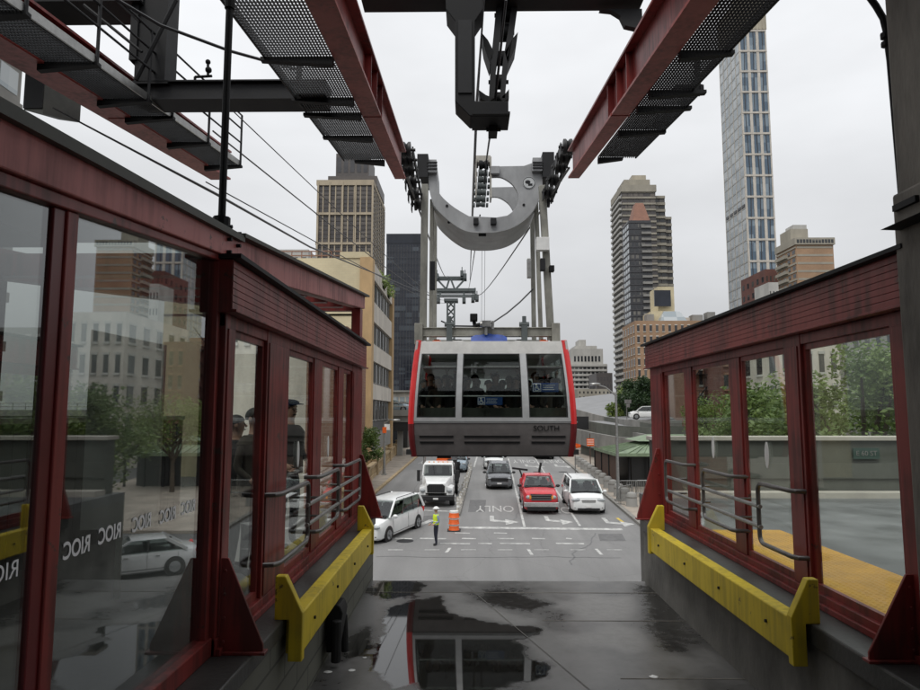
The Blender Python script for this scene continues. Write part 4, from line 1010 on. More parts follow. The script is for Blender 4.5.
def lab_sign(px, py, wpx, hpx):
    a, b = PY(px - wpx / 2, py + hpx / 2, YC + .12), PY(px + wpx / 2, py - hpx / 2, YC + .12)
    mb = MB(); mb.box(a.x, b.x, a.y + .005, a.y + .012, a.z, b.z)
    h_ = b.z - a.z; y = a.y + .004
    # wheelchair symbol in its white frame
    def ln(p, q_, w_=.02): mb.bar((a.x + p[0] * h_, y, a.z + p[1] * h_), (a.x + q_[0] * h_, y, a.z + q_[1] * h_), w_, .006, 1, (0, 1, 0))
    for p, q_ in (((.08, .08), (.92, .08)), ((.92, .08), (.92, .92)), ((.92, .92), (.08, .92)), ((.08, .92), (.08, .08))): ln(p, q_, .012)
    ln((.42, .78), (.45, .42)); ln((.45, .45), (.68, .42)); ln((.68, .42), (.78, .2)); ln((.44, .62), (.62, .6))
    mb.tube([(a.x + (.48 + .22 * math.cos(t)) * h_, y, a.z + (.36 + .22 * math.sin(t)) * h_) for t in [2.0 + .4 * i for i in range(11)]], .008, 5, 1)
    mb.ball((a.x + .42 * h_, y, a.z + .83 * h_), (.024, .005, .024), 1, 8, 5)
    for k, (u, v) in enumerate(((1.15, 2.5), (1.2, 2.35), (1.1, 2.45))): mb.box(a.x + u * h_, min(b.x - .02, a.x + v * h_), y - .002, y + .002, a.z + h_ * (.72 - .24 * k), a.z + h_ * (.78 - .24 * k), 1)
    o = mb.build('access_sign', [M['signblue'], M['txt']], tr); o['label'] = 'blue wheelchair sign with white lines'
lab_sign(490, 401, 25, 8); lab_sign(545.5, 387.5, 26, 9)
mb = MB(); c = PY(546.5, 428.5, YC); add_text(mb, 'SOUTH', .17, (c.x, Fr(0, c.z).y - .006, c.z), (1, 0, 0), (0, 0, 1), 0, .004, 1.05); mb.build('lettering', M['black'], tr)
# roof equipment
mb = MB(); a, b = PY(471, 341, 16), PY(507, 334, 16)
rings = []
for i in range(9):
    t = i / 8; h_ = .25 * (math.sin(math.pi * (.12 + .76 * t)) ** .35) + .012 * math.sin(i * 2.1); x = a.x + (b.x - a.x) * t
    rings.append([(x, 15.9, ZT), (x, 16.0, ZT + h_), (x, 16.5, ZT + h_ * .9), (x, 16.6, ZT)])
mb.loft(rings); mb.build('tarp_cover', M['blue'], tr)
for (px, w_, m_) in ((437, .22, 'orange'), (458, .3, 'galv'), (520, .3, 'galv'), (543, .22, 'orange')):
    c = PY(px, 341, 16.3); mb = MB(); mb.box(c.x - w_ / 2, c.x + w_ / 2, 16.1, 16.6, ZT, ZT + .1); mb.box(c.x - w_ / 3, c.x + w_ / 3, 16.2, 16.5, ZT + .1, ZT + .14); mb.build('roof_box', M[m_], tr, bevel=.02)

# ---- hanger frame and carriage
Y1c, Y2c = 16.6, 18.2
q1 = lambda x, y, Y=Y1c: PY(x, y, Y)
hf = thing('cabin_hanger', 'weathered cream four legged hanger frame between carriage and cabin roof', 'hanger', (cx, 17.4, ZT))
for (xt, yt, xb, yb_, Y, w_) in ((425, 185, 423, 336, 16.2, .17), (432, 200, 431, 336, 17.0, .10), (435, 205, 434.5, 330, 18.8, .12), (542, 186, 551, 336, 16.2, .17), (536, 200, 541, 332, 17.0, .10), (532, 205, 534, 330, 18.8, .12)):
    mb = MB(); a, b = PY(xt, yt, Y), PY(xb, yb_, Y); b.z = ZT + .12; mb.bar(a, b, w_, .18, 0, (0, 1, 0)); mb.build('leg', M['legpaint'], hf, bevel=.012)
a, b = PY(419, 333, 16.2), PY(555, 333, 16.2)
mb = MB(); mb.box(a.x, b.x, 16.1, 16.3, a.z - .07, a.z + .10); mb.box(a.x, b.x, 16.06, 16.34, a.z + .10, a.z + .125); mb.box(a.x, b.x, 16.06, 16.34, a.z - .095, a.z - .07)
for k in (a.x, b.x): mb.box(k - .1, k + .1, 16.0, 16.4, ZT + .0, a.z + .22)
mb.build('base_beam', M['legpaint'], hf, bevel=.01)
mb = MB(); mb.box(a.x, b.x, 18.7, 18.9, a.z - .07, a.z + .10); mb.build('base_beam', M['legpaint'], hf)
for px in (449.5, 524):
    c = PY(px, 335, 16.15); mb = MB(); mb.box(c.x - .07, c.x + .07, 16.0, 16.1, ZT, c.z + .3); mb.tube([(c.x - .12, 16.05, c.z + .25), (c.x + .12, 16.05, c.z + .25)], .06, 8); mb.tube([(c.x, 16.05, c.z + .3), (c.x, 16.05, c.z + .45)], .05, 8); mb.build('damper', M['lattice'], hf)
for (x0, y0_, x1, y1_, m_) in ((536, 238, 549, 251, 'white'), (540, 259, 545, 271, 'dark'), (527, 259, 531, 278, 'galv'), (549, 266, 554, 272, 'black'), (430, 262, 435, 290, 'dark')):
    a, b = PY(x0, y0_, 16.0), PY(x1, y1_, 16.0); mb = MB(); mb.box(a.x, b.x, 15.9, 16.08, b.z, a.z); mb.build('junction_box', M[m_], hf, bevel=.01)
mb = MB(); a, b = PY(455, 326, 16.4), PY(490, 326.5, 16.4); mb.tube([a, b], .022, 6); mb.build('roof_rail', M['dark'], hf)
mb = MB(); a, b = PY(441, 321, 16.4), PY(455, 327, 16.4); mb.tube([a, b], .02, 6); mb.build('roof_rail', M['dark'], hf)
cmr = thing('roof_camera', 'small black camera on a bent arm above the cabin roof', 'camera', PY(475, 333, 16.3))
mb = MB(); mb.tube([PY(475, 333, 16.3), PY(475, 326, 16.3), PY(484, 324, 16.3)], .06, 8); mb.build('arm', M['black'], cmr)
mb = MB(); a, b = PY(470, 321, 16.3), PY(477.5, 314, 16.3); mb.box(a.x, b.x, 16.2, 16.5, a.z, b.z); mb.tube([PY(474, 321, 16.35), PY(475, 327, 16.35)], .05, 8); mb.build('housing', M['black'], cmr, bevel=.02)
cl = thing('cable_clamp', 'pale cable clamp on the cabin roof where the cable lands', 'clamp', PY(486, 334, 16))
mb = MB(); a = PY(482, 327, 15.9); b = PY(491, 321, 15.9); mb.box(a.x, b.x, 15.8, 16.1, a.z, b.z); mb.tube([PY(493, 321, 15.9), PY(492.5, 329, 15.9)], .035, 7); mb.tube([PY(480, 324, 15.9), PY(483, 324, 15.9)], .07, 8); mb.tube([PY(486, 327, 15.95), PY(486, 335, 15.95)], .04, 7); mb.build('clamp_body', M['galv'], cl)

U = lambda u, v: (395 + u / 3.137, 130 + v / 3.137)
def smoothpoly(pts, n=3):
    out = []
    k = len(pts)
    for i in range(k):
        a, b, c = Vector(pts[i - 1]), Vector(pts[i]), Vector(pts[(i + 1) % k])
        if min((a - b).length, (c - b).length) < 26: out.append(b); continue
        r_ = min(16, (a - b).length * .4, (c - b).length * .4)
        p, q_ = b + (a - b).normalized() * r_, b + (c - b).normalized() * r_
        for j in range(n + 1): t = j / n; out.append((1 - t) ** 2 * p + 2 * t * (1 - t) * b + t * t * q_)
    return out
arc_in = [(303 + 0, 148), (330, 148), (352, 158), (371, 174), (384, 196), (387, 216), (382, 238), (368, 256), (352, 268)]
outl = [(102, 92), (130, 92), (132, 160), (134, 190), (150, 212), (185, 242), (232, 272), (318, 276)] + arc_in[::-1] + [(303, 114), (405, 112), (430, 103), (432, 86), (462, 86), (463, 170), (452, 218), (430, 266), (400, 300), (362, 326), (318, 340), (238, 340), (212, 330), (160, 290), (124, 240), (108, 180)]
def cr_(P, n=4):
    o_ = []
    for i in range(len(P) - 1):
        p0, p1, p2, p3 = Vector(P[max(i - 1, 0)]), Vector(P[i]), Vector(P[i + 1]), Vector(P[min(i + 2, len(P) - 1)])
        for k in range(n):
            t = k / n; q = .5 * (2 * p1 + (p2 - p0) * t + (2 * p0 - 5 * p1 + 4 * p2 - p3) * t * t + (3 * p1 - p0 - 3 * p2 + p3) * t ** 3); o_.append((q.x, q.y))
    return o_ + [tuple(P[-1])]
lower_ = cr_([(463, 170), (452, 214), (430, 256), (400, 286), (362, 308), (318, 319), (278, 321), (238, 319), (205, 308), (160, 276), (122, 234), (106, 180)])
inner_ = cr_([(132, 160), (136, 190), (152, 214), (188, 244), (232, 270)], 3) + [(318, 274)]
ol = [(102, 92), (130, 92)] + inner_ + cr_(arc_in[::-1], 3) + [(303, 114), (405, 112), (430, 103), (432, 86), (462, 86)] + lower_
ca = thing('tram_carriage', 'large grey curved carriage yoke above the cabin', 'carriage', PY(492, 245, Y1c))
for Y in (Y1c, Y2c):
    pts = [PY(*U(*p_), Y1c) for p_ in ol]
    mb = MB(); mb.prism([(p_.x, Y, p_.z) for p_ in pts], (0, .09, 0)); mb.build('yoke_plate', M['caril'], ca, bevel=.008)
# bottom and side webs joining the plates
und = [(a_, b_ + .5) for a_, b_ in lower_[::-1] if b_ > 215]
mb = MB()
for i in range(len(und) - 1):
    p, q_ = PY(*U(*und[i]), Y1c), PY(*U(*und[i + 1]), Y1c)
    mb.hexa([(p.x, Y1c - .1, p.z), (p.x, Y2c + .2, p.z), (q_.x, Y2c + .2, q_.z), (q_.x, Y1c - .1, q_.z)], [(p.x, Y1c - .1, p.z - .035), (p.x, Y2c + .2, p.z - .035), (q_.x, Y2c + .2, q_.z - .035), (q_.x, Y1c - .1, q_.z - .035)])
mb.build('lower_flange', M['caril'], ca)
inn = [(130, 95)] + inner_
mb = MB()
for i in range(len(inn) - 1):
    p, q_ = PY(*U(*inn[i]), Y1c), PY(*U(*inn[i + 1]), Y1c)
    mb.hexa([(p.x, Y1c + .09, p.z), (p.x, Y2c, p.z), (q_.x, Y2c, q_.z), (q_.x, Y1c + .09, q_.z)], [(p.x - .02, Y1c + .09, p.z - .03), (p.x - .02, Y2c, p.z - .03), (q_.x - .02, Y2c, q_.z - .03), (q_.x - .02, Y1c + .09, q_.z - .03)])
mb.build('upper_flange', M['caril'], ca)
for (u0, v0, u1, v1, m_) in ((70, 76, 104, 150, 'dark'), (462, 70, 500, 150, 'dark'), (104, 104, 132, 134, 'caril'), (430, 102, 462, 130, 'caril'), (246, 276, 262, 296, 'dark'), (300, 276, 318, 296, 'dark'), (300, 114, 328, 138, 'caril')):
    a, b = PY(*U(u0, v0), Y1c - .1), PY(*U(u1, v1), Y1c - .1); mb = MB(); mb.box(a.x, b.x, Y1c - .14, Y1c - .003, b.z, a.z)
    if m_ == 'dark' and v0 < 90: mb.box(a.x, b.x, Y1c - .003, Y2c + .3, a.z - .28, a.z)
    mb.build('end_box' if v0 < 90 else 'lug', M[m_], ca, bevel=.012)
for (u, v) in ((118, 108), (118, 118), (118, 128), (446, 108), (446, 116), (446, 125)):
    a = PY(*U(u, v), Y1c); mb = MB(); mb.box(a.x - .13, a.x + .13, Y1c - .17, Y1c - .14, a.z - .02, a.z + .012); mb.build('rib', M['dark'], ca)
c = PY(*U(420, 166), Y1c); mb = MB(); mb.tube([(c.x, Y1c - .012, c.z), (c.x, Y1c - .002, c.z)], .165, 24); mb.build('emblem_disc', M['alu'], ca)
mb = MB(); mb.tube(arc((c.x, Y1c - .014, c.z), 0, 2 * math.pi, .15, 24, (1, 0, 0), (0, 0, 1)), .008, 5); mb.ball((c.x - .03, Y1c - .016, c.z + .02), (.07, .004, .05)); mb.box(c.x - .02, c.x + .09, Y1c - .018, Y1c - .013, c.z - .08, c.z - .02); mb.build('emblem_mark', M['dark'], ca)
for (u, v) in ((163, 238), (169, 290), (404, 235), (274, 329)):
    c = PY(*U(u, v), Y1c); mb = MB(); mb.tube([(c.x, Y1c - .015, c.z), (c.x, Y1c - .002, c.z)], .035, 12); mb.build('bolt', M['black'], ca)
mb = MB(); a, b = PY(*U(262, 322), Y1c), PY(*U(286, 334), Y1c); mb.box(a.x, b.x, Y1c - .02, Y1c - .003, b.z, a.z); mb.build('serial_plate', M['black'], ca)
# central roller stack gripping the haul rope
rs = thing('roller_stack', 'vertical stack of rope rollers in the middle of the carriage', 'rollers', PY(*U(272, 240), Y1c - .1))
mb = MB()
for u in (254, 300):
    a, b = PY(*U(u, 88), Y1c), PY(*U(u, 215), Y1c); mb.box(a.x - .02, a.x + .02, Y1c - .1, Y1c + .35, b.z, a.z)
a, b = PY(*U(250, 80), Y1c), PY(*U(300, 100), Y1c); mb.box(a.x, b.x, Y1c + .0, Y1c + .3, b.z, a.z); mb.build('side_cheek', M['cream'], rs)
for v, r_ in ((112, .12), (138, .10), (158, .10), (178, .10), (198, .10), (218, .10), (236, .07)):
    c = PY(*U(278 - (v - 112) * .08, v), Y1c); mb = MB(); mb.tube([(c.x - .12, Y1c - .05, c.z), (c.x - .05, Y1c - .05, c.z), (c.x, Y1c - .05, c.z), (c.x + .05, Y1c - .05, c.z), (c.x + .12, Y1c - .05, c.z)], [r_, r_, r_ * .72, r_, r_], 12)
    mb.box(c.x - .2, c.x - .14, Y1c - .08, Y1c + .1, c.z - .03, c.z + .03); mb.box(c.x + .14, c.x + .2, Y1c - .08, Y1c + .1, c.z - .03, c.z + .03); mb.build('roller', M['lattice'] if v > 120 else M['black'], rs)
# running gear on the track ropes, one truck each side
for s_, xs, lab in ((-1, [(406.5, 150, 13.6), (408.5, 160, 14.1), (410, 170, 14.7), (412.5, 182, 15.2), (415, 194, 15.9), (418, 204, 16.6)], 'black wheel truck riding the left track rope'),
                    (1, [(567.5, 147, 13.6), (563.5, 157, 14.1), (559.5, 167, 14.7), (554, 180, 15.2), (549.5, 192, 15.9), (546, 201, 16.6)], 'black wheel truck riding the right track rope')):
    t = thing('wheel_truck', lab, 'wheel truck', PY(*xs[3]))
    mb = MB(); pp_ = [PY(*p_) for p_ in xs]
    for dx in (-.13, .13): mb.bar(pp_[0] + Vector((dx, 0, 0)), pp_[-1] + Vector((dx, 0, 0)), .03, .16)
    mb.build('side_frame', M['black'], t)
    for c in pp_:
        mb = MB(); r_ = .17; mb.tube([(c.x - .09, c.y, c.z), (c.x - .04, c.y, c.z), (c.x, c.y, c.z), (c.x + .04, c.y, c.z), (c.x + .09, c.y, c.z)], [r_, r_, r_ * .72, r_, r_], 16)
        mb.tube([(c.x - .19, c.y, c.z), (c.x + .19, c.y, c.z)], .035, 8); mb.box(c.x - .17, c.x - .15, c.y - .13, c.y + .13, c.z - .2, c.z + .05); mb.build('wheel', M['trim'], t)

# ================================================================ far pylon
py_ = thing('tram_pylon', 'distant lattice steel tram pylon with crossarms behind the hanger', 'pylon', (PY(451, 400, PYL).x, PYL, 0))
e = lambda x, y, d=0: PY(x, y, PYL) + Vector((0, d, 0))
k = PYL / 660
mb = MB()
x0, x1 = e(447.3, 300).x, e(454.3, 300).x; zt_ = e(450, 300).z; w_ = x1 - x0
for (xx, yy) in ((x0, 0), (x1, 0), (x0, w_), (x1, w_)): mb.bar((xx, PYL + yy, -1), (xx, PYL + yy, zt_), .45, .45)
n = 14; zb_ = 8.0
for i in range(n):
    za, zb2 = zb_ + (zt_ - zb_) * i / n, zb_ + (zt_ - zb_) * (i + 1) / n
    for yy in (0, w_): mb.bar((x0, PYL + yy, za), (x1, PYL + yy, zb2), .22, .22); mb.bar((x1, PYL + yy, za), (x0, PYL + yy, zb2), .22, .22)
    for xx in (x0, x1): mb.bar((xx, PYL, za), (xx, PYL + w_, zb2), .22, .22)
mb.build('lattice_mast', M['lattice'], py_)
mb = MB()
for (a, b, w2) in (((436, 290), (475, 290), .9), ((438, 277.5), (465, 277.5), .6), ((436, 295), (475, 295), .4), ((444, 300), (458, 300), .8)):
    p, q_ = e(*a), e(*b); mb.bar(p, q_, w2, w2); mb.bar(p + Vector((0, 3, 0)), q_ + Vector((0, 3, 0)), w2, w2)
for (a, b) in (((437, 279), (447, 290)), ((465, 279), (455, 290)), ((450, 277), (446, 290)), ((450, 277), (455, 290)), ((436, 290), (436, 302)), ((475, 288), (475, 300)), ((464, 290), (464, 302)), ((441, 290), (438, 302))):
    mb.bar(e(*a), e(*b), .5, .5)
mb.build('crossarm', M['lattice'], py_)
for (px, py2) in ((438, 299), (464, 299), (473, 298), (437, 276), (465, 276), (462, 273), (477, 297)):
    c = e(px, py2); mb = MB(); mb.box(c.x - .5, c.x + .5, c.y - .8, c.y + 3.5, c.z - .9, c.z + .6); mb.tube([c, c + Vector((0, 0, 1.8))], .15, 6); mb.build('rope_saddle', M['lattice'], py_)

# ================================================================ ground, road, markings
SK = .03                       # the street runs slightly to the right
def rx(x0, y): return x0 + SK * (y - 40)
def ribbon(name, xl, xr, y0, y1, dz, m, kerb=0):
    ys = sorted({y0, y1} | {y for y in (Y0, Y1) if y0 < y < y1} | {y0 + (y1 - y0) * i / 12 for i in range(13)})
    mb = MB()
    for a, b in zip(ys[:-1], ys[1:]):
        v = [(xl(a), a, gz(a) + dz), (xr(a), a, gz(a) + dz), (xr(b), b, gz(b) + dz), (xl(b), b, gz(b) + dz)]
        if kerb: mb.hexa([p[:2] + (p[2] - kerb,) for p in v], v)
        else: mb.add(v, [(0, 1, 2, 3)])
    return struct(name, mb, m, fix=bool(kerb))
ribbon('ground', lambda y: -900, lambda y: 900, -60, 1500, -.02, M['ground'])
ribbon('cross_road', lambda y: -60, lambda y: 60, 12, 33.0, .0, M['cross'])
ribbon('road', lambda y: rx(-6.85, y), lambda y: rx(9.35, y), 33.0, 150, .002, M['road'])
ribbon('pavement', lambda y: -8.3 - .024 * (y - 50), lambda y: rx(-7.1, y), 36.5, 140, .13, M['walk'], .15)
ribbon('kerb', lambda y: rx(-7.1, y), lambda y: rx(-6.85, y), 36.5, 140, .15, M['balus'], .17)
ribbon('pavement', lambda y: rx(9.6, y), lambda y: rx(24, y), 34.5, 140, .13, M['walk'], .15)
ribbon('kerb', lambda y: rx(9.35, y), lambda y: rx(9.6, y), 34.5, 140, .15, M['kerb'], .17)
ribbon('side_street', lambda y: -40, lambda y: -8.3 - .024 * (y - 50), 33, 72, .006, M['cross'])


def mark(pts, m='paint', dz=.008, name='road_marking'):
    mb = MB(); mb.add([(x, y, gz(y) + dz) for x, y in pts], [tuple(range(len(pts)))])
    return mb
def strip(mb, x0, y0, x1, y1, w_):
    d = Vector((x1 - x0, y1 - y0)); n_ = Vector((-d.y, d.x)).normalized() * w_ / 2
    k = max(1, int(d.length / 6))
    for i in range(k):
        a = Vector((x0, y0)) + d * i / k; b = Vector((x0, y0)) + d * (i + 1) / k
        mb.add([(p.x, p.y, gz(p.y) + .008) for p in (a + n_, a - n_, b - n_, b + n_)], [(0, 1, 2, 3)])
def gp(px, py): p = G(px, py); return p.x, p.y
mb = MB(); strip(mb, *gp(449, 527.5), *gp(622.5, 529.5), .5); struct('stop_line', mb, M['paint'], fix=False)
for a, b in (((509, 461.5), (524.5, 527)), ((536.5, 460.5), (580, 526))):
    xa, ya = gp(*a); xb, yb = gp(*b)
    xa2, ya2 = xa + (xa - xb) * 1.2, ya + (ya - yb) * 1.2
    mb = MB(); strip(mb, xb, yb, xa, ya, .13)
    for i in range(6): t0, t1 = i / 6, i / 6 + .08; strip(mb, xa + (xa2 - xa) * t0, ya + (ya2 - ya) * t0, xa + (xa2 - xa) * t1, ya + (ya2 - ya) * t1, .15)
    struct('lane_line', mb, M['paint'], fix=False)
mb = MB(); strip(mb, *gp(474, 467), *gp(477, 457), .16); strip(mb, *gp(477, 457), .8, 110, .16); struct('lane_line', mb, M['paint'], fix=False)
mb = MB(); strip(mb, *gp(413, 528), *gp(432, 520), .35); strip(mb, *gp(416, 510), *gp(452, 511.5), .3); struct('stop_line', mb, M['paint'], fix=False)
mb = MB(); strip(mb, *gp(617, 518), *gp(627, 525), .16); struct('kerb_line', mb, M['ypaint'], fix=False)
mb = MB()
for i in range(7):
    x0 = 374 + i * 36.5
    strip(mb, *gp(x0 + 14, 550), *gp(x0 + 29, 550), .12)
struct('dashed_line', mb, M['paint'], fix=False)
mb = MB()
for y, xs in ((538.5, [(395, 412), (420, 446), (462, 476), (497, 514), (532, 545), (566, 572)]), (543.5, [(440, 470), (478, 492), (500, 530), (556, 584)]), (533, [(455, 470), (494, 507)])):
    for a, b in xs: strip(mb, *gp(a, y), *gp(b, y + .4), .22)
for a, b in (((528, 549), (532, 555)), ((596, 549), (602, 555)), ((450, 548), (446, 553))): strip(mb, *gp(*a), *gp(*b), .14)
struct('crosswalk_marking', mb, M['paint'], fix=False)


def road_text(txt, px, py, w_, lng):
    x, y = gp(px, py); vs, fs = text_mesh(txt, 1.0, 0)
    xs = [v.x for v in vs]; ys_ = [v.y for v in vs]; sx, sy = w_ / (max(xs) - min(xs)), lng / (max(ys_) - min(ys_))
    mb = MB(); mb.add([(x - v.x * sx - SK * v.y * sy, y - v.y * sy, gz(y - v.y * sy) + .009) for v in vs], fs)
    struct('road_lettering', mb, M['paint'], fix=False)
def arrow(px, py, kind, sc=1.0, mirror=1):
    """arrows as the oncoming driver reads them: tail far from the stop line is +Y"""
    x, y = gp(px, py)
    if kind == 'straight': P = [(-.12, 1.6), (.12, 1.6), (.12, -.4), (.42, -.4), (0, -1.6), (-.42, -.4), (-.12, -.4)]
    else: P = [(-.12, 1.6), (.12, 1.6), (.12, .35), (.75, .05), (.75, .5), (1.5, -.35), (.75, -1.1), (.75, -.45), (-.12, -.1)]
    P = [(a * mirror * sc, b * sc) for a, b in P]
    mb = MB()
    V = [(x + a + SK * b, y + b, gz(y + b) + .009) for a, b in P]
    if mirror < 0: V.reverse()
    mb.add(V, [tuple(range(len(V)))]); struct('lane_arrow', mb, M['paint'], fix=False)
road_text('ONLY', 495, 508.5, 2.35, 2.2); road_text('ONLY', 553, 510, 2.2, 2.2)
road_text('ONLY', 524, 461.2, 2.4, 3.4); road_text('ONLY', 553, 461.2, 2.3, 3.4); road_text('ONLY', 430, 462, 2.2, 3.4)
arrow(492, 521, 'turn', 1.0); arrow(548, 521, 'turn', .95); arrow(608, 523, 'turn', .95, 1)
arrow(527, 466.5, 'turn', 1.2); arrow(557, 466.5, 'turn', 1.2)
x, y = gp(650, 566); mb = MB()
mb.add([(10.6 + a, 26.5 + b, .009) for a, b in [(-1.6, -.1), (.2, -.1), (.2, -.5), (1.5, .1), (.2, .7), (.2, .3), (-1.6, .3)]], [tuple(range(7))]); struct('lane_arrow', mb, M['paint'], fix=False)
for i, (px, py) in enumerate([(537, 472), (563, 472), (405, 541)]):
    x, y = gp(px, py); mb = MB(); mb.add([(x + .42 * math.cos(t * math.pi / 8), y + .42 * math.sin(t * math.pi / 8), gz(y + .42 * math.sin(t * math.pi / 8)) + .006) for t in range(16)], [tuple(range(16))])
    struct('manhole_cover', mb, M['dark'], fix=False)

for pts in ([(470, 500), (486, 500), (485, 512), (468, 512)], [(527, 479), (541, 478), (545, 484), (529, 485)], [(598, 534), (622, 534), (626, 541), (600, 541)], [(422, 516), (440, 515), (438, 523), (418, 523)]):
    mb = MB(); P_ = [gp(*p_) for p_ in pts]; mb.add([(x, y, gz(y) + .005) for x, y in P_], [(0, 1, 2, 3)]); struct('road_patch', mb, M['patch'], fix=False)
for pts in ([(570, 565), (575, 552), (590, 545), (596, 531)], [(516, 520), (519, 505), (517, 492), (514, 478)], [(410, 520), (408, 502), (416, 486), (424, 470)], [(374, 556.5), (450, 557.4), (540, 557.0), (634, 557.8)]):
    P_ = [Vector(gp(*p_)) for p_ in pts]; Q_ = []
    for a, b in zip(P_[:-1], P_[1:]):
        for k in range(6): q = a.lerp(b, k / 6); Q_.append(q + Vector((mnoise.noise(Vector((q.x, q.y, 1)) * 1.7), mnoise.noise(Vector((q.x, q.y, 7)) * 1.7))) * .22)
    mb = MB()
    for a, b in zip(Q_[:-1], Q_[1:]):
        n_ = Vector((-(b - a).y, (b - a).x)).normalized() * .03; mb.add([(p_.x, p_.y, gz(p_.y) + .007) for p_ in (a + n_, a - n_, b - n_, b + n_)], [(0, 1, 2, 3)])
    struct('crack_seal', mb, M['seal'], fix=False)
# ================================================================ vehicles
def side_quad(mb, a, b, c, d, th, m=0):
    a, b, c, d = map(Vector, (a, b, c, d)); n_ = (b - a).cross(d - a).normalized() * th
    mb.add([a + n_, b + n_, c + n_, d + n_], [(0, 1, 2, 3)], m)


def wheel(parent, x, y, r_, w_, s_, truck=False):
    mb = MB(); mb.tube([(x - s_ * w_, y, r_), (x - s_ * w_ * .9, y, r_), (x - s_ * .02, y, r_), (x, y, r_)], [r_ * .9, r_, r_, r_ * .9], 20); o = mb.build('wheel', M['rubber'], parent, local=True)
    mb = MB(); rr = r_ * .62
    mb.tube([(x, y, r_), (x + s_ * .008, y, r_)], rr, 18)
    for k in range(5):
        a = 2 * math.pi * k / 5 + .3; mb.bar((x + s_ * .015, y, r_), (x + s_ * .015, y + rr * .92 * math.cos(a), r_ + rr * .92 * math.sin(a)), .07, .02)
    mb.tube([(x, y, r_), (x + s_ * .03, y, r_)], rr * .25, 10); mb.build('rim', M['silverplas'] if not truck else M['white'], o, local=True)
    return o


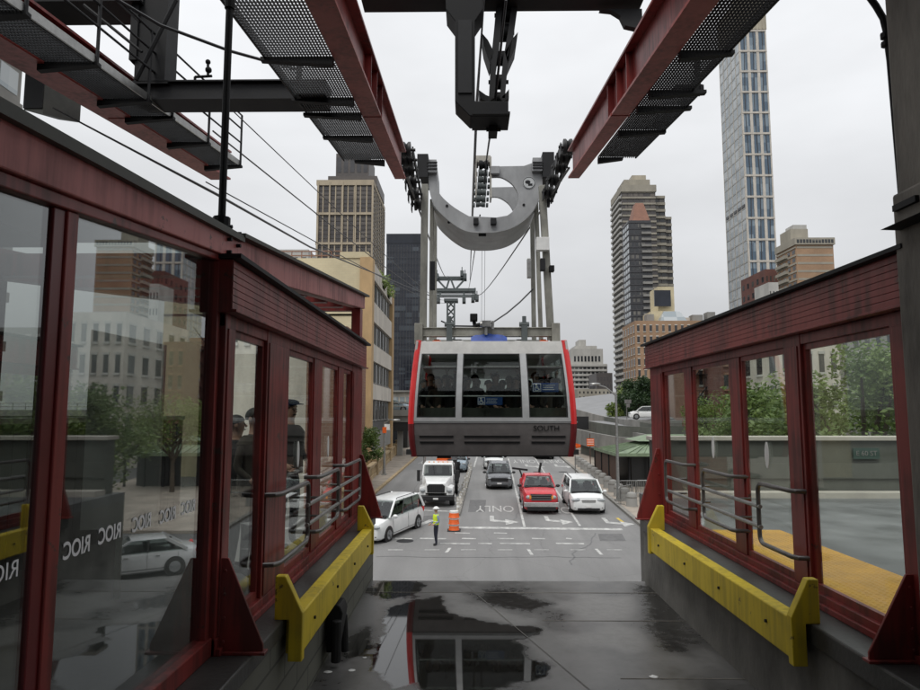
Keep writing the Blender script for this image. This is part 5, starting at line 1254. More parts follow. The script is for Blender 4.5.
def make_car(name, label, cat, p):
    """forward is -Y in the car's own frame (towards the camera at rz 0)"""
    t = thing(name, label, cat)
    Lh, W = p['L'] / 2, p['W'] / 2; paint = M[p['paint']]
    zb, zt = p['belt'], p['H']; hood = p.get('hood', zb - .06)
    ws0, ws1, rf, rb = p['ws']                       # windscreen base y, top y, roof end, rear base (front negative)
    ST = []
    def st(y, k, zl, zh, cr=.03): ST.append((y, W * k, zl, zh, cr))
    st(-Lh, .72, .32, hood - .32, .01); st(-Lh + .06, .84, .24, hood - .17); st(-Lh + .22, .93, .20, hood - .06, .03); st(-Lh + .6, .985, .19, hood, .045)
    st(ws0 - .25, 1, .19, hood + (zb - hood) * .7, .045); st(ws0 + .15, 1, .19, zb, .03)
    bedz = p.get('bed')
    if bedz:
        st(rf + .3, 1, .22, zb, .0); st(rf + .42, 1, .25, bedz, .0); st(Lh - .15, .99, .3, bedz, 0); st(Lh, .97, .42, bedz - .02, 0)
    else:
        st(0, 1, .19, zb); st(rf - .4, 1, .19, zb + .02); st(Lh - .5, .985, .22, p.get('trunk', zb + .02)); st(Lh - .12, .92, .28, p.get('trunk', zb) - .03); st(Lh, .8, .40, p.get('trunk', zb) - .14)
    rings = []
    for y, w_, zl, zh, cr in ST:
        half = [(0, zl), (w_ * .86, zl), (w_ * .97, zl + .07), (w_, zl + (zh - zl) * .32), (w_ * .995, zl + (zh - zl) * .62), (w_ * .965, zl + (zh - zl) * .82), (w_ * .91, zh - .035), (w_ * .82, zh), (w_ * .42, zh + cr * .8), (0, zh + cr)]
        rings.append([(x, y, z) for x, z in half] + [(-x, y, z) for x, z in half[-2:0:-1]])
    mb = MB(); mb.loft(rings)
    # roof and pillars are part of the shell
    k0, k1 = .86, p.get('tumble', .72)
    B = lambda y, s_: Vector((s_ * W * .93, y, zb)); T = lambda y, s_: Vector((s_ * W * k1 * 1.04, y, zt - .055))
    rr = []
    for i in range(7):
        u = i / 6; y = ws1 + (rf - ws1) * u; hz = zt - .055 + .055 * math.sin(math.pi * (.25 + .5 * u)) ** 1 - .0
        w_ = W * k1 * 1.05
        rr.append([(-w_, y, zt - .10), (-w_, y, zt - .055), (-w_ * .86, y, hz - .012), (0, y, hz + .012), (w_ * .86, y, hz - .012), (w_, y, zt - .055), (w_, y, zt - .10)])
    mb.loft(rr)
    for s_ in (-1, 1):
        mb.bar(B(ws0 + .05, s_), T(ws1, s_), .08, .07); mb.bar(B(rb, s_), T(rf, s_), .10, .12)
    body = mb.build('body', paint, t, local=True, sharp=28)
    # glass
    def win(nm, a, b, c, d, out=.012):
        m_ = MB(); side_quad(m_, a, b, c, d, out); return m_.build(nm, M['cglass'], t, local=True)
    in_ = .985
    wsq = [B(ws0 - .02, -1) * 1, B(ws0 - .02, 1) * 1, T(ws1, 1), T(ws1, -1)]
    win('windshield', *wsq)
    win('rear_window', B(rb + .02, 1), B(rb + .02, -1), T(rf, -1), T(rf, 1))
    cuts = p['cuts']
    for s_ in (-1, 1):
        for a, b in zip(cuts[:-1], cuts[1:]):
            f = lambda y: (B(y, s_), T(max(min(y, rf), ws1), s_))
            g_ = .03
            ba, bb = B(ws0 + .05 + (rb - ws0 - .05) * a + g_, s_), B(ws0 + .05 + (rb - ws0 - .05) * b - g_, s_)
            ta, tb = T(ws1 + (rf - ws1) * a + g_, s_), T(ws1 + (rf - ws1) * b - g_, s_)
            q_ = [ba, bb, tb, ta] if s_ > 0 else [bb, ba, ta, tb]
            win('side_window', *q_, out=.02)
        for a in cuts[1:-1]:
            mb = MB(); mb.bar(B(ws0 + .05 + (rb - ws0 - .05) * a, s_), T(ws1 + (rf - ws1) * a, s_), .05, .05); mb.build('pillar', paint if p.get('pil') else M['trim'], t, local=True)
        # mirror, lamps, wheels, arches
        mb = MB(); m_y = ws0 + .28; mb.ball((s_ * (W + .13), m_y, zb + .06), (.13, .09, .09), 0, 10, 6); mb.bar((s_ * W * .95, m_y, zb + .01), (s_ * (W + .08), m_y, zb + .03), .06, .05); mb.build('mirror', M[p.get('mirror', p['paint'])], t, local=True)
        hl = p.get('hl', (.20, .075)); mb = MB(); zc = p.get('hlz', hood - .19)
        mb.ball((s_ * W * .70, -Lh + .10, zc), (hl[0], .13, hl[1]), 0, 12, 7); mb.build('headlight', M['lamp'], t, local=True)
        mb = MB(); mb.ball((s_ * W * .86, Lh - .10, zb - .12), (.10, .10, .2), 0, 8, 6); mb.build('tail_light', M['cabred'], t, local=True)
        if p.get('fog', True):
            mb = MB(); mb.ball((s_ * W * .70, -Lh + .07, .38), (.12, .06, .05), 0, 10, 5); mb.build('fog_light', M['trim'], t, local=True)
        r_ = p.get('wr', .34)
        for wy in (-Lh + p.get('fo', .92), Lh - p.get('ro', .95)):
            mb = MB(); mb.tube([(s_ * (W - .2), wy, r_), (s_ * (W + .004), wy, r_)], r_ * 1.14, 22); mb.build('wheel_arch', M['trim'], t, local=True)
            wheel(t, s_ * (W + .012), wy, r_, .22, s_)
        if p.get('rails'):
            mb = MB(); xr = s_ * W * k1 * .92; mb.tube([(xr, ws1 + .35, zt - .03), (xr, ws1 + .45, zt + .035), (xr, rf - .4, zt + .035), (xr, rf - .3, zt - .03)], .018, 7); mb.build('roof_rail', M['trim'], t, local=True)
        mb = MB(); mb.box(s_ * (W * .998), s_ * (W + .004), -.35, -.2, zb - .16, zb - .12); mb.box(s_ * (W * .998), s_ * (W + .004), .75, .9, zb - .16, zb - .12); mb.build('door_handle', M['chrome'] if p['paint'] != 'cwhite' else paint, t, local=True)
    # seats behind the glass, on a dark lid at belt height
    mb = MB(); mb.box(-W * .86, W * .86, ws0 + .1, rb - .05, zb + .03, zb + .05); mb.box(-W * .8, W * .8, ws0 + .02, ws0 + .45, zb + .05, zb + .09); mb.build('interior', M['trim'], t, local=True)
    for sy in ((ws1 + .55,) if p.get('bed') else (ws1 + .55, ws1 + 1.45)):
        for s_ in (-.40, .40):
            mb = MB(); mb.box(s_ - .22, s_ + .22, sy, sy + .14, zb + .05, zb + (zt - zb) * .42); mb.box(s_ - .12, s_ + .12, sy + .02, sy + .12, zb + (zt - zb) * .42, zb + (zt - zb) * .66); mb.build('seat', M['dark'], t, local=True, bevel=.03)
    mb = MB(); mb.box(-W * .84, W * .84, ws0 - .16, ws0 - .02, zb + .0, zb + .045); mb.build('cowl', M['trim'], t, local=True)
    for s_ in (-1, 1):
        mb = MB()
        for yy in ((ws0 + .35, .55) if p.get('bed') else (ws0 + .35, .45, 1.55)): mb.box(s_ * W * .992, s_ * (W + .003), yy, yy + .012, .34, zb - .05)
        mb.box(s_ * W * .992, s_ * (W + .003), ws0 + .36, min(1.55, rb - .3), .335, .35); mb.build('door_gap', M['trim'], t, local=True)
    mb = MB(); mb.box(-W * .66, W * .66, -Lh + .10, -Lh + .115, hood - .11, hood - .10); mb.build('bonnet_gap', M['trim'], t, local=True)
    # grille, intake, plate
    gr = p.get('grille', (.42, .10, 'trim')); mb = MB(); zc = hood - .24 if 'gz' not in p else p['gz']
    mb.prism([(-W * gr[0], -Lh - .012, zc + gr[1]), (W * gr[0], -Lh - .012, zc + gr[1]), (W * gr[0] * .92, -Lh - .012, zc - gr[1]), (-W * gr[0] * .92, -Lh - .012, zc - gr[1])], (0, .14, 0)); g_ = mb.build('grille', M[gr[2]], t, local=True)
    mb = MB()
    for k in range(3): z = zc - gr[1] * .7 + gr[1] * .7 * k; mb.box(-W * gr[0] * .93, W * gr[0] * .93, -Lh - .022, -Lh - .012, z, z + .018)
    mb.build('slat', M[p.get('slat', 'chrome')], g_, local=True)
    mb = MB(); mb.box(-W * .62, W * .62, -Lh - .01, -Lh + .15, .25, .36); mb.build('lower_intake', M['trim'], t, local=True)
    mb = MB(); mb.box(-.16, .16, -Lh - .03, -Lh - .012, .40, .49); mb.build('number_plate', M[p.get('plate', 'white')], t, local=True)
    for s_ in (-.35, .25):
        mb = MB(); a = Vector((s_, ws0 - .03, zb + .03)); mb.bar(a, a + Vector((.5, (ws1 - ws0) * .12, (zt - zb) * .14)), .018, .018); mb.build('wiper', M['trim'], t, local=True)
    return t


def place(t, px, py, rz=0, sc=1.0, at=None):
    x, y = at if at else gp(px, py)
    t.location = (x, y, gz(y) + .01); t.rotation_euler = (math.atan(SL) if y > Y0 + 1 and at is None else 0, 0, rz); t.scale = (sc,) * 3
    return t
S_ = 1.06
MINI = dict(L=5.1, W=1.98, H=1.76, belt=1.06, hood=1.0, ws=(-1.55, -.62, 2.12, 2.42), cuts=(.03, .36, .68, .97), paint='cwhite', wr=.35, rails=True, grille=(.40, .07, 'chrome'), hl=(.27, .09), hlz=.80, gz=.74, tumble=.74)
ang = -SK
def front_at(t, px, py, L, rz=ang, sc=S_):
    x, y = gp(px, py); d = Vector((math.sin(-rz) * -1, 1)) * (L * sc / 2)
    x += math.sin(-rz) * L * sc / 2 * 1; y += math.cos(rz) * L * sc / 2
    t.location = (x, y, gz(y) + .01); t.rotation_euler = (math.atan(SL), 0, rz); t.scale = (sc,) * 3
front_at(make_car('minivan', 'white minivan stopped at the line beside the red pickup', 'minivan', MINI), 589, 515, 5.1, ang)
mv = make_car('minivan', 'white minivan turning past the worker at the left', 'minivan', MINI)
x, y = gp(389.5, 538); mv.location = (-4.22, 34.7, .05); mv.rotation_euler = (.02, 0, R(-20)); mv.scale = (1.06,) * 3
front_at(make_car('suv', 'grey suv with black grille waiting in the middle lane', 'car', dict(L=4.5, W=1.86, H=1.68, belt=1.02, hood=.98, ws=(-1.2, -.35, 1.65, 2.05), cuts=(.03, .45, .78, .97), paint='cgrey', wr=.36, mirror='trim', grille=(.70, .12, 'trim'), hl=(.2, .045), gz=.70, slat='trim', rails=True, plate='white')), 499.5, 490, 4.5)
front_at(make_car('car', 'white car with black bonnet behind the grey suv', 'car', dict(L=4.5, W=1.84, H=1.5, belt=.98, hood=.94, ws=(-1.1, -.25, 1.3, 1.95), cuts=(.03, .48, .96), paint='cwhite', wr=.34, mirror='trim', grille=(.72, .16, 'trim'), gz=.66, plate='white')), 494, 470, 4.5)
front_at(make_car('car', 'silver blue car behind the white work truck', 'car', dict(L=4.8, W=1.88, H=1.6, belt=1.0, hood=.96, ws=(-1.2, -.3, 1.5, 2.1), cuts=(.03, .48, .96), paint='csilver', wr=.35, mirror='trim', plate='white')), 456, 473, 4.8)
front_at(make_car('car', 'black car half hidden under the tram cabin', 'car', dict(L=4.7, W=1.86, H=1.5, belt=.98, hood=.92, ws=(-1.1, -.2, 1.3, 2.0), cuts=(.03, .48, .96), paint='cblack', wr=.34, mirror='cblack', plate='white')), 545.5, 459.5, 4.7)
sd = make_car('sedan', 'silver sedan beyond the right gate, seen mirrored in the left glass', 'car', dict(L=4.8, W=1.85, H=1.45, belt=.95, hood=.88, ws=(-1.0, -.1, 1.15, 1.9), cuts=(.03, .5, .96), paint='csedan', wr=.34, trunk=.98))
sd.location = (9.6, 26.2, .01); sd.rotation_euler = (0, 0, R(58))
# red pickup
pk = make_car('pickup_truck', 'red pickup truck with its amber lights on and plow gear in the bed', 'pickup truck', dict(L=5.7, W=2.02, H=1.93, belt=1.28, hood=1.22, ws=(-1.15, -.45, .75, .95), cuts=(.03, .55, .97), paint='cred', wr=.40, mirror='trim', bed=1.26, grille=(.60, .17, 'trim'), slat='chrome', gz=.93, hl=(.16, .12), hlz=.93, plate='plate', fo=.95, ro=1.2, pil=True, fog=False))
front_at(pk, 541.5, 514.5, 5.7, ang, 1.05)
mb = MB(); mb.box(-.98, .98, -2.98, -2.72, .42, .68); mb.build('front_bumper', M['chrome'], pk, local=True, bevel=.03)
mb = MB(); mb.box(-.8, .8, -2.97, -2.75, .22, .40); mb.build('lower_valance', M['trim'], pk, local=True)
for s_ in (-1, 1):
    mb = MB(); mb.box(s_ * .62 - .05, s_ * .62 + .05, -2.88, -2.84, .86, 1.04); mb.build('turn_signal', M['amber'], pk, local=True)
mb = MB(); mb.box(-.78, .78, 1.35, 2.75, 1.05, 1.27); mb.build('bed_well', M['trim'], pk, local=True)
mb = MB(); mb.bar((-.7, 2.3, 1.2), (-1.0, 2.4, 2.0), .08, .08); mb.bar((-1.45, 2.3, 2.02), (-.45, 2.3, 1.9), .12, .12); mb.bar((.2, 2.4, 1.3), (.42, 2.5, 2.35), .11, .11); mb.bar((.2, 2.4, 1.3), (-.9, 2.3, 1.5), .1, .1)
solo('plow_gear', mb, M['trim'], 'dark angled plow arms standing in the red pickup bed', 'equipment')
bpy.data.objects['plow_gear'].location = pk.location; bpy.data.objects['plow_gear'].rotation_euler = pk.rotation_euler; bpy.data.objects['plow_gear'].scale = pk.scale

# white work truck
tk = thing('work_truck', 'white work truck with big black grille and orange gear behind', 'truck')
mb = MB()
mb.loft([[(-.62, -3.4, .95), (.62, -3.4, .95), (.66, -3.4, 1.35), (.56, -3.4, 1.62), (-.56, -3.4, 1.62), (-.66, -3.4, 1.35)],
         [(-.72, -3.2, .95), (.72, -3.2, .95), (.76, -3.2, 1.4), (.64, -3.2, 1.72), (-.64, -3.2, 1.72), (-.76, -3.2, 1.4)],
         [(-.92, -1.9, .95), (.92, -1.9, .95), (.94, -1.9, 1.5), (.84, -1.9, 1.92), (-.84, -1.9, 1.92), (-.94, -1.9, 1.5)]], smooth=False)
mb.loft([[(-.98, -1.9, .9), (.98, -1.9, .9), (1.0, -1.9, 1.95), (-1.0, -1.9, 1.95)], [(-1.02, -.3, .9), (1.02, -.3, .9), (1.02, -.3, 1.95), (-1.02, -.3, 1.95)]], smooth=False)
mb.loft([[(-.96, -1.62, 2.72), (.96, -1.62, 2.72), (.9, -1.5, 2.86), (-.9, -1.5, 2.86)], [(-.96, -.3, 2.74), (.96, -.3, 2.74), (.9, -.4, 2.9), (-.9, -.4, 2.9)]], smooth=False)
for s_ in (-1, 1): mb.bar((s_ * .97, -1.88, 1.95), (s_ * .93, -1.60, 2.74), .09, .08); mb.bar((s_ * .98, -.35, 1.95), (s_ * .95, -.35, 2.74), .12, .12)
mb.box(-.96, .96, -.36, -.30, 1.9, 2.74)
mb.build('cab', M['cwhite'], tk, local=True, bevel=.03)
for s_ in (-1, 1):
    mb = MB(); mb.loft([[(s_ * .64, -3.35, .78), (s_ * 1.06, -3.25, .78), (s_ * 1.06, -3.22, 1.3), (s_ * .66, -3.3, 1.42)], [(s_ * .66, -2.2, .8), (s_ * 1.12, -2.2, .8), (s_ * 1.1, -2.3, 1.34), (s_ * .7, -2.2, 1.5)]], smooth=False); mb.build('fender', M['cwhite'], tk, local=True, bevel=.05)
    mb = MB(); mb.ball((s_ * .84, -3.33, 1.12), (.17, .08, .13), 0, 12, 7); mb.build('headlight', M['lamp'], tk, local=True)
    mb = MB(); mb.box(s_ * 1.0, s_ * 1.03, -3.2, -3.05, 1.02, 1.16); mb.build('turn_signal', M['amber'], tk, local=True)
    mb = MB(); mb.box(s_ * 1.16, s_ * 1.36, -1.75, -1.66, 1.55, 2.35); mb.bar((s_ * 1.0, -1.7, 1.7), (s_ * 1.2, -1.7, 1.7), .03, .03); mb.bar((s_ * .98, -1.7, 2.3), (s_ * 1.2, -1.7, 2.3), .03, .03); mb.build('mirror', M['trim'], tk, local=True)
    side_ = [Vector((s_ * 1.005, -1.55, 1.98)), Vector((s_ * 1.015, -.5, 1.98)), Vector((s_ * .975, -.5, 2.66)), Vector((s_ * .965, -1.35, 2.66))]
    mb = MB(); side_quad(mb, *(side_ if s_ > 0 else side_[::-1]), .02); mb.build('side_window', M['cglass'], tk, local=True)
    for wy, rr in ((-2.55, .5), (2.2, .5), (3.4, .5)): wheel(tk, s_ * 1.13, wy, rr, .32, s_, True)
mb = MB(); side_quad(mb, (-.88, -1.93, 1.98), (.88, -1.93, 1.98), (.86, -1.66, 2.70), (-.86, -1.66, 2.70), .03); mb.build('windshield', M['cglass'], tk, local=True)
mb = MB(); mb.box(-.9, .9, -1.85, -.4, 1.93, 1.97); mb.build('interior', M['trim'], tk, local=True)
for s_ in (-.45, .45): mb = MB(); mb.box(s_ - .25, s_ + .25, -.8, -.62, 1.97, 2.5); mb.build('seat', M['dark'], tk, local=True, bevel=.03)
mb = MB(); mb.prism([(-.54, -3.43, 1.0), (.54, -3.43, 1.0), (.56, -3.43, 1.45), (.42, -3.43, 1.58), (-.42, -3.43, 1.58), (-.56, -3.43, 1.45)], (0, .06, 0)); g_ = mb.build('grille', M['trim'], tk, local=True)
mb = MB()
for k in range(9): mb.box(-.50 + k * .118, -.46 + k * .118, -3.445, -3.43, 1.02, 1.5)
mb.build('slat', M['dark'], g_, local=True)
mb = MB(); mb.box(-1.08, 1.08, -3.62, -3.35, .48, .80); mb.box(-.6, .6, -3.58, -3.4, .38, .48); mb.build('bumper', M['trim'], tk, local=True, bevel=.04)
mb = MB(); mb.box(-.16, .16, -3.645, -3.625, .55, .66); mb.build('number_plate', M['white'], tk, local=True)
mb = MB(); mb.box(-.5, .5, -3.2, 4.3, .55, .85); mb.box(-1.05, 1.05, -.2, 4.3, .95, 1.1); mb.build('chassis', M['trim'], tk, local=True)
mb = MB(); mb.tube([(-1.02, -.2, 1.2), (-1.02, -.2, 3.3)], .085, 10); mb.build('exhaust_stack', M['galv'], tk, local=True)
mb = MB()
for y_ in (.1, 4.2): mb.box(-1.1, 1.1, y_, y_ + .06, 1.1, 2.3)
for s_ in (-1, 1):
    mb.box(s_ * 1.08, s_ * 1.14, .1, 4.26, 1.1, 2.1)
    for k in range(8): mb.bar((s_ * 1.15, .3 + k * .52, 1.1), (s_ * 1.15, .3 + k * .52, 2.35), .07, .1)
mb.build('stake_body', M['dark'], tk, local=True)
mb = MB(); mb.bar((.75, .3, 2.2), (.95, 3.2, 3.2), .3, .35); mb.tube([(1.0, .5, 2.3), (1.05, 1.6, 2.9), (1.0, 3.0, 2.7)], .08, 8); mb.box(.5, 1.1, .2, .9, 1.9, 2.9); mb.build('crane_arm', M['trim'], tk, local=True)
mb = MB(); mb.loft([[(-.45, .1, 2.5), (.5, .1, 2.6), (.45, .1, 3.35), (-.1, .1, 3.25)], [(-.35, 1.6, 2.5), (.7, 1.6, 2.7), (.7, 1.6, 3.75), (.1, 1.6, 3.5)]], smooth=False); mb.build('orange_bucket', M['orange'], tk, local=True, bevel=.05)
for k in range(5):
    mb = MB(); mb.box(-.6 + k * .3 - .04, -.6 + k * .3 + .04, -1.3, -1.22, 2.87, 2.93); mb.build('roof_marker', M['amber'], tk, local=True)
x, y = gp(435.5, 507.5); tk.location = (x + .12, y + 3.6, gz(y + 3.6) + .01); tk.rotation_euler = (math.atan(SL), 0, ang); tk.scale = (1.02, 1.02, .9)
wc = make_car('suv', 'white suv driving up on the elevated ramp at right', 'car', dict(MINI, H=1.7, L=4.7))

# ================================================================ street furniture
ob = thing('traffic_barrel', 'orange and white striped stack of traffic barrels beside the worker', 'traffic barrel')
x, y = gp(454, 530.5); ob.location = (x, y, gz(y))
for k in range(3):
    z = .02 + k * .33; mb = MB(); mb.tube([(0, 0, z), (0, 0, z + .05), (0, 0, z + .23)], [.30, .27, .25], 16); mb.build('orange_drum', M['orange'], ob, local=True)
    mb = MB(); mb.tube([(0, 0, z + .23), (0, 0, z + .325)], .235, 16); mb.build('white_band', M['white'], ob, local=True)
mb = MB(); mb.box(-.34, .34, -.34, .34, 0, .04); mb.build('base', M['rubber'], ob, local=True)
# divider: row of pale marker posts on a low kerb
pts = [gp(457.5, 515 - (515 - 472) * i / 17) for i in range(18)]
xa, ya = gp(458, 516); xb, yb = gp(470.5, 471)
mb = MB()
mb.hexa([(xa - .15, ya, gz(ya)), (xa + .15, ya, gz(ya)), (xb + .15, yb, gz(yb)), (xb - .15, yb, gz(yb))], [(xa - .12, ya, gz(ya) + .14), (xa + .12, ya, gz(ya) + .14), (xb + .12, yb, gz(yb) + .14), (xb - .12, yb, gz(yb) + .14)])
solo('divider_kerb', mb, M['kerb'], 'low stone divider kerb between truck lane and suv lane', 'kerb', (xa, ya, gz(ya)))
proto = None
for i in range(20):
    u = i / 19; x, y = xa + (xb - xa) * u, ya + (yb - ya) * u
    if proto is None:
        proto = thing('marker_post', 'pale stubby marker post on the divider kerb right of the white truck', 'marker post', group='pale marker posts along the lane divider')
        mb = MB(); mb.tube([(0, 0, 0), (0, 0, .06), (0, 0, .5), (0, 0, .62)], [.13, .09, .075, .05], 8); mb.build('post', M['cream'], proto, local=True)
        mb = MB(); mb.tube([(0, 0, .36), (0, 0, .48)], .085, 8); mb.build('reflector', M['white'], proto, local=True)
        o = proto
    else: o = dup(proto)
    o.location = (x + rnd.uniform(-.08, .08), y, gz(y) + .13); o.rotation_euler = (rnd.uniform(-.12, .12), rnd.uniform(-.15, .15), 0)

# concrete bollards along the right kerb
proto = None
x0, y0 = gp(574, 466); x1, y1 = gp(622, 508)
for i in range(13):
    u = (i / 12) ** 1.0; y = y1 + (y0 - y1) * u; x = rx(10.05, y) + .15
    if proto is None:
        proto = thing('concrete_bollard', 'rounded pale concrete bollard in the row along the right kerb', 'bollard', group='concrete bollards along the right kerb')
        mb = MB(); mb.tube([(0, 0, 0), (0, 0, .08), (0, 0, .66), (0, 0, .80), (0, 0, .86)], [.38, .35, .33, .26, .1], 12); mb.build('shaft', M['stonedark'], proto, local=True)
        mb = MB(); mb.tube([(0, 0, .52), (0, 0, .58)], .35, 12); mb.build('band', M['kerb'], proto, local=True)
        o = proto
    else: o = dup(proto)
    o.location = (x, y, gz(y) + .13)

# right-hand lamp post, arm reaching left
def lamp(label, px, py, top, head, armz=None, w_=.09):
    x, y = gp(px, py); b = Vector((x, y, gz(y) + .12)); t = thing('street_lamp', label, 'street lamp', b)
    tp = PY(top[0], top[1], y); hd = PY(head[0], head[1], y - .5)
    mb = MB(); mb.tube([b, b + Vector((0, 0, .5)), Vector((x, y, tp.z))], [w_ * 1.7, w_ * 1.2, w_ * .8], 10); mb.build('pole', M['galv'], t)
    mb = MB(); mb.tube([Vector((x, y, tp.z - .1)), Vector((x, y, tp.z)).lerp(hd, .5) + Vector((0, 0, .12)), hd], [w_ * .6, w_ * .5, w_ * .4], 8); mb.build('arm', M['galv'], t)
    mb = MB(); mb.ball(hd, (.38, .16, .09), 0, 10, 6); mb.build('lamp_head', M['galv'], t)
    mb = MB(); mb.box(b.x - .22, b.x + .22, b.y - .22, b.y + .22, b.z, b.z + .12); mb.build('base_plate', M['stonedark'], t)
    return t, b
lamp('tall grey street lamp by the bollards, arm reaching left', 618.5, 503, (616, 394), (595, 384))
t, b = lamp('slim pale lamp post on the left pavement with a short arm', 384, 476.5, (384.5, 422), (396, 420), None, .10)
mb = MB(); a, c = PY(384.5, 424, b.y - .05), PY(390, 430, b.y - .05); mb.box(a.x, c.x, b.y - .15, b.y - .12, c.z, a.z); mb.build('sign_plate', M['white'], t)
mb = MB(); a, c = PY(382.5, 427, b.y - .1), PY(386.5, 433, b.y - .1); mb.box(a.x, c.x, b.y - .16, b.y - .13, c.z, a.z); mb.build('sign_plate', M['orange'], t)
lamp('thin grey lamp post on the far ramp at left', 396, 440, (395.5, 410), (390, 409), None, .09)

# balustrade on the left pavement
bl = thing('stone_balustrade', 'tan cast stone balustrade along the left pavement', 'balustrade', (-7.95, 50, gz(50)))
xq = lambda y: -7.95 - .024 * (y - 50)
ys_ = [40 + i * 6.2 for i in range(11)]
for y in ys_:
    mb = MB(); z = gz(y) + .13; mb.box(xq(y) - .3, xq(y) + .3, y - .3, y + .3, z, z + 1.22); mb.box(xq(y) - .38, xq(y) + .38, y - .38, y + .38, z + 1.22, z + 1.36); mb.build('pier', M['balus'], bl, bevel=.02)
for a, b in zip(ys_[:-1], ys_[1:]):
    a += .3; b -= .3; za, zb_ = gz(a) + .13, gz(b) + .13
    mb = MB()
    mb.bar((xq(a), a, za + 1.08), (xq(b), b, zb_ + 1.08), .42, .2); mb.build('coping', M['balus'], bl)
    mb = MB(); mb.bar((xq(a), a, za + .14), (xq(b), b, zb_ + .14), .36, .28); mb.build('plinth', M['balus'], bl)
    n_ = 11
    mb = MB()
    for k in range(n_):
        y = a + (b - a) * (k + .5) / n_; z = gz(y) + .13
        mb.tube([(xq(y), y, z + .27), (xq(y), y, z + .42), (xq(y), y, z + .72), (xq(y), y, z + .99)], [.09, .15, .09, .12], 8)
    mb.build('baluster_row', M['balus'], bl)

# kiosk with green roof and brown fence at right
K0, K1 = 50.0, 58.6
xk, xk2 = 11.66, 22.0
ks = thing('green_roof_pavilion', 'low pavilion with pale green standing seam roof behind the bollards', 'pavilion', (xk + 4, K0, gz(K0)))
ez = H - 3.11; e2 = PY(604, 450, K0 + 5).z
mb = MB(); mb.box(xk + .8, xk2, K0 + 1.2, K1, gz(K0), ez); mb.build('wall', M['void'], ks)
rz1 = ez + 1.5
def hip(mb, x0, x1, y0, y1, z0, z1, ins, m=0):
    mb.add([(x0, y0, z0), (x1, y0, z0), (x1, y1, z0), (x0, y1, z0), (x0 + ins, y0 + ins, z1), (x1 - ins, y0 + ins, z1), (x1 - ins, y1 - ins, z1), (x0 + ins, y1 - ins, z1)], [(3, 2, 1, 0), (4, 5, 6, 7), (0, 1, 5, 4), (1, 2, 6, 5), (2, 3, 7, 6), (3, 0, 4, 7)], m)
mb = MB(); hip(mb, xk - .6, xk2, K0 - .2, K1, ez, ez + .75, 3.2)
for i in range(22):
    x = xk + .2 + i * .6; mb.bar((max(x, xk - .5), K0 - .2, ez + .03), (min(max(x, xk + 2.7), xk2 - 3.2), K0 + 3.0, ez + .78), .05, .07)
for i in range(13):
    y = K0 + .4 + i * .6; mb.bar((xk - .6, y, ez + .03), (xk + 2.6, min(max(y, K0 + 3.0), K1 - 3.2), ez + .78), .05, .07)
mb.build('roof', M['greenroof'], ks)
mb = MB(); hip(mb, xk + 1.6, xk2 - 2, K0 + 2.0, K1 - 2, ez + .85, ez + 1.3, 1.5); mb.box(xk + 2.8, xk2 - 3.4, K0 + 3.2, K1 - 3.2, ez + .6, ez + .85); mb.build('lantern_roof', M['greenroof'], ks)
mb = MB(); mb.box(xk - .62, xk2, K0 - .24, K0 - .2, ez - .18, ez + .06); mb.box(xk - .64, xk - .6, K0 - .2, K1, ez - .18, ez + .06); mb.build('gutter', M['greenroof'], ks)
for i in range(9):
    mb = MB(); x = xk + .5 + i * 1.5; mb.box(x - .07, x + .07, K0 + .6, K0 + .74, gz(K0), ez - .1); mb.build('column', M['dark'], ks)
fe = thing('slatted_fence', 'brown slatted metal fence along the side of the pavilion', 'fence', (xk, 55, gz(55)))
mb = MB()
for i in range(23):
    y = K0 + .2 + i * .38; z = gz(y) + .1; mb.box(xk - .5, xk - .42, y, y + .3, z, z + 2.4)
mb.build('slat_panel', M['brownfence'], fe)
for i in range(4):
    mb = MB(); y = K0 + .1 + i * 2.9; mb.box(xk - .58, xk - .38, y - .07, y + .07, gz(y), gz(y) + 2.5); mb.build('post', M['dark'], fe)
mb = MB(); mb.bar((xk - .46, K0, gz(K0) + 2.56), (xk - .46, K0 + 9, gz(K0 + 9) + 2.56), .14, .1); mb.build('top_rail', M['brownfence'], fe)
# crowd barriers in front of the pavilion
proto = None
for i, (px, py, rz) in enumerate([(626, 505, .9), (634, 499, .05), (642, 499, 0), (651, 498.5, .05)]):
    if proto is None:
        proto = thing('crowd_barrier', 'x', 'barrier', group='grey steel crowd barriers by the pavilion')
        mb = MB(); mb.tube([(-1.0, 0, .1), (-1.0, 0, 1.0), (-.9, 0, 1.1), (.9, 0, 1.1), (1.0, 0, 1.0), (1.0, 0, .1)], .028, 7); mb.tube([(-1, 0, .25), (1, 0, .25)], .022, 6); mb.build('frame', M['galv'], proto, local=True)
        mb = MB()
        for k in range(13): mb.tube([(-.86 + k * .143, 0, .25), (-.86 + k * .143, 0, 1.09)], .012, 5)
        mb.build('bars', M['galv'], proto, local=True)
        mb = MB()
        for s_ in (-.75, .75): mb.bar((s_, -.3, .02), (s_, .3, .02), .05, .03); mb.bar((s_, 0, .02), (s_, 0, .25), .04, .04)
        mb.build('feet', M['galv'], proto, local=True)
        o = proto
    else: o = dup(proto)
    o['label'] = ['steel crowd barrier set askew at the lamp post foot', 'steel crowd barrier just right of the lamp post', 'steel crowd barrier in the middle of the pavilion front', 'steel crowd barrier partly behind the right gate'][i]
    x, y = gp(px, py); o.location = (x, y, gz(y) + .13); o.rotation_euler = (0, 0, rz)
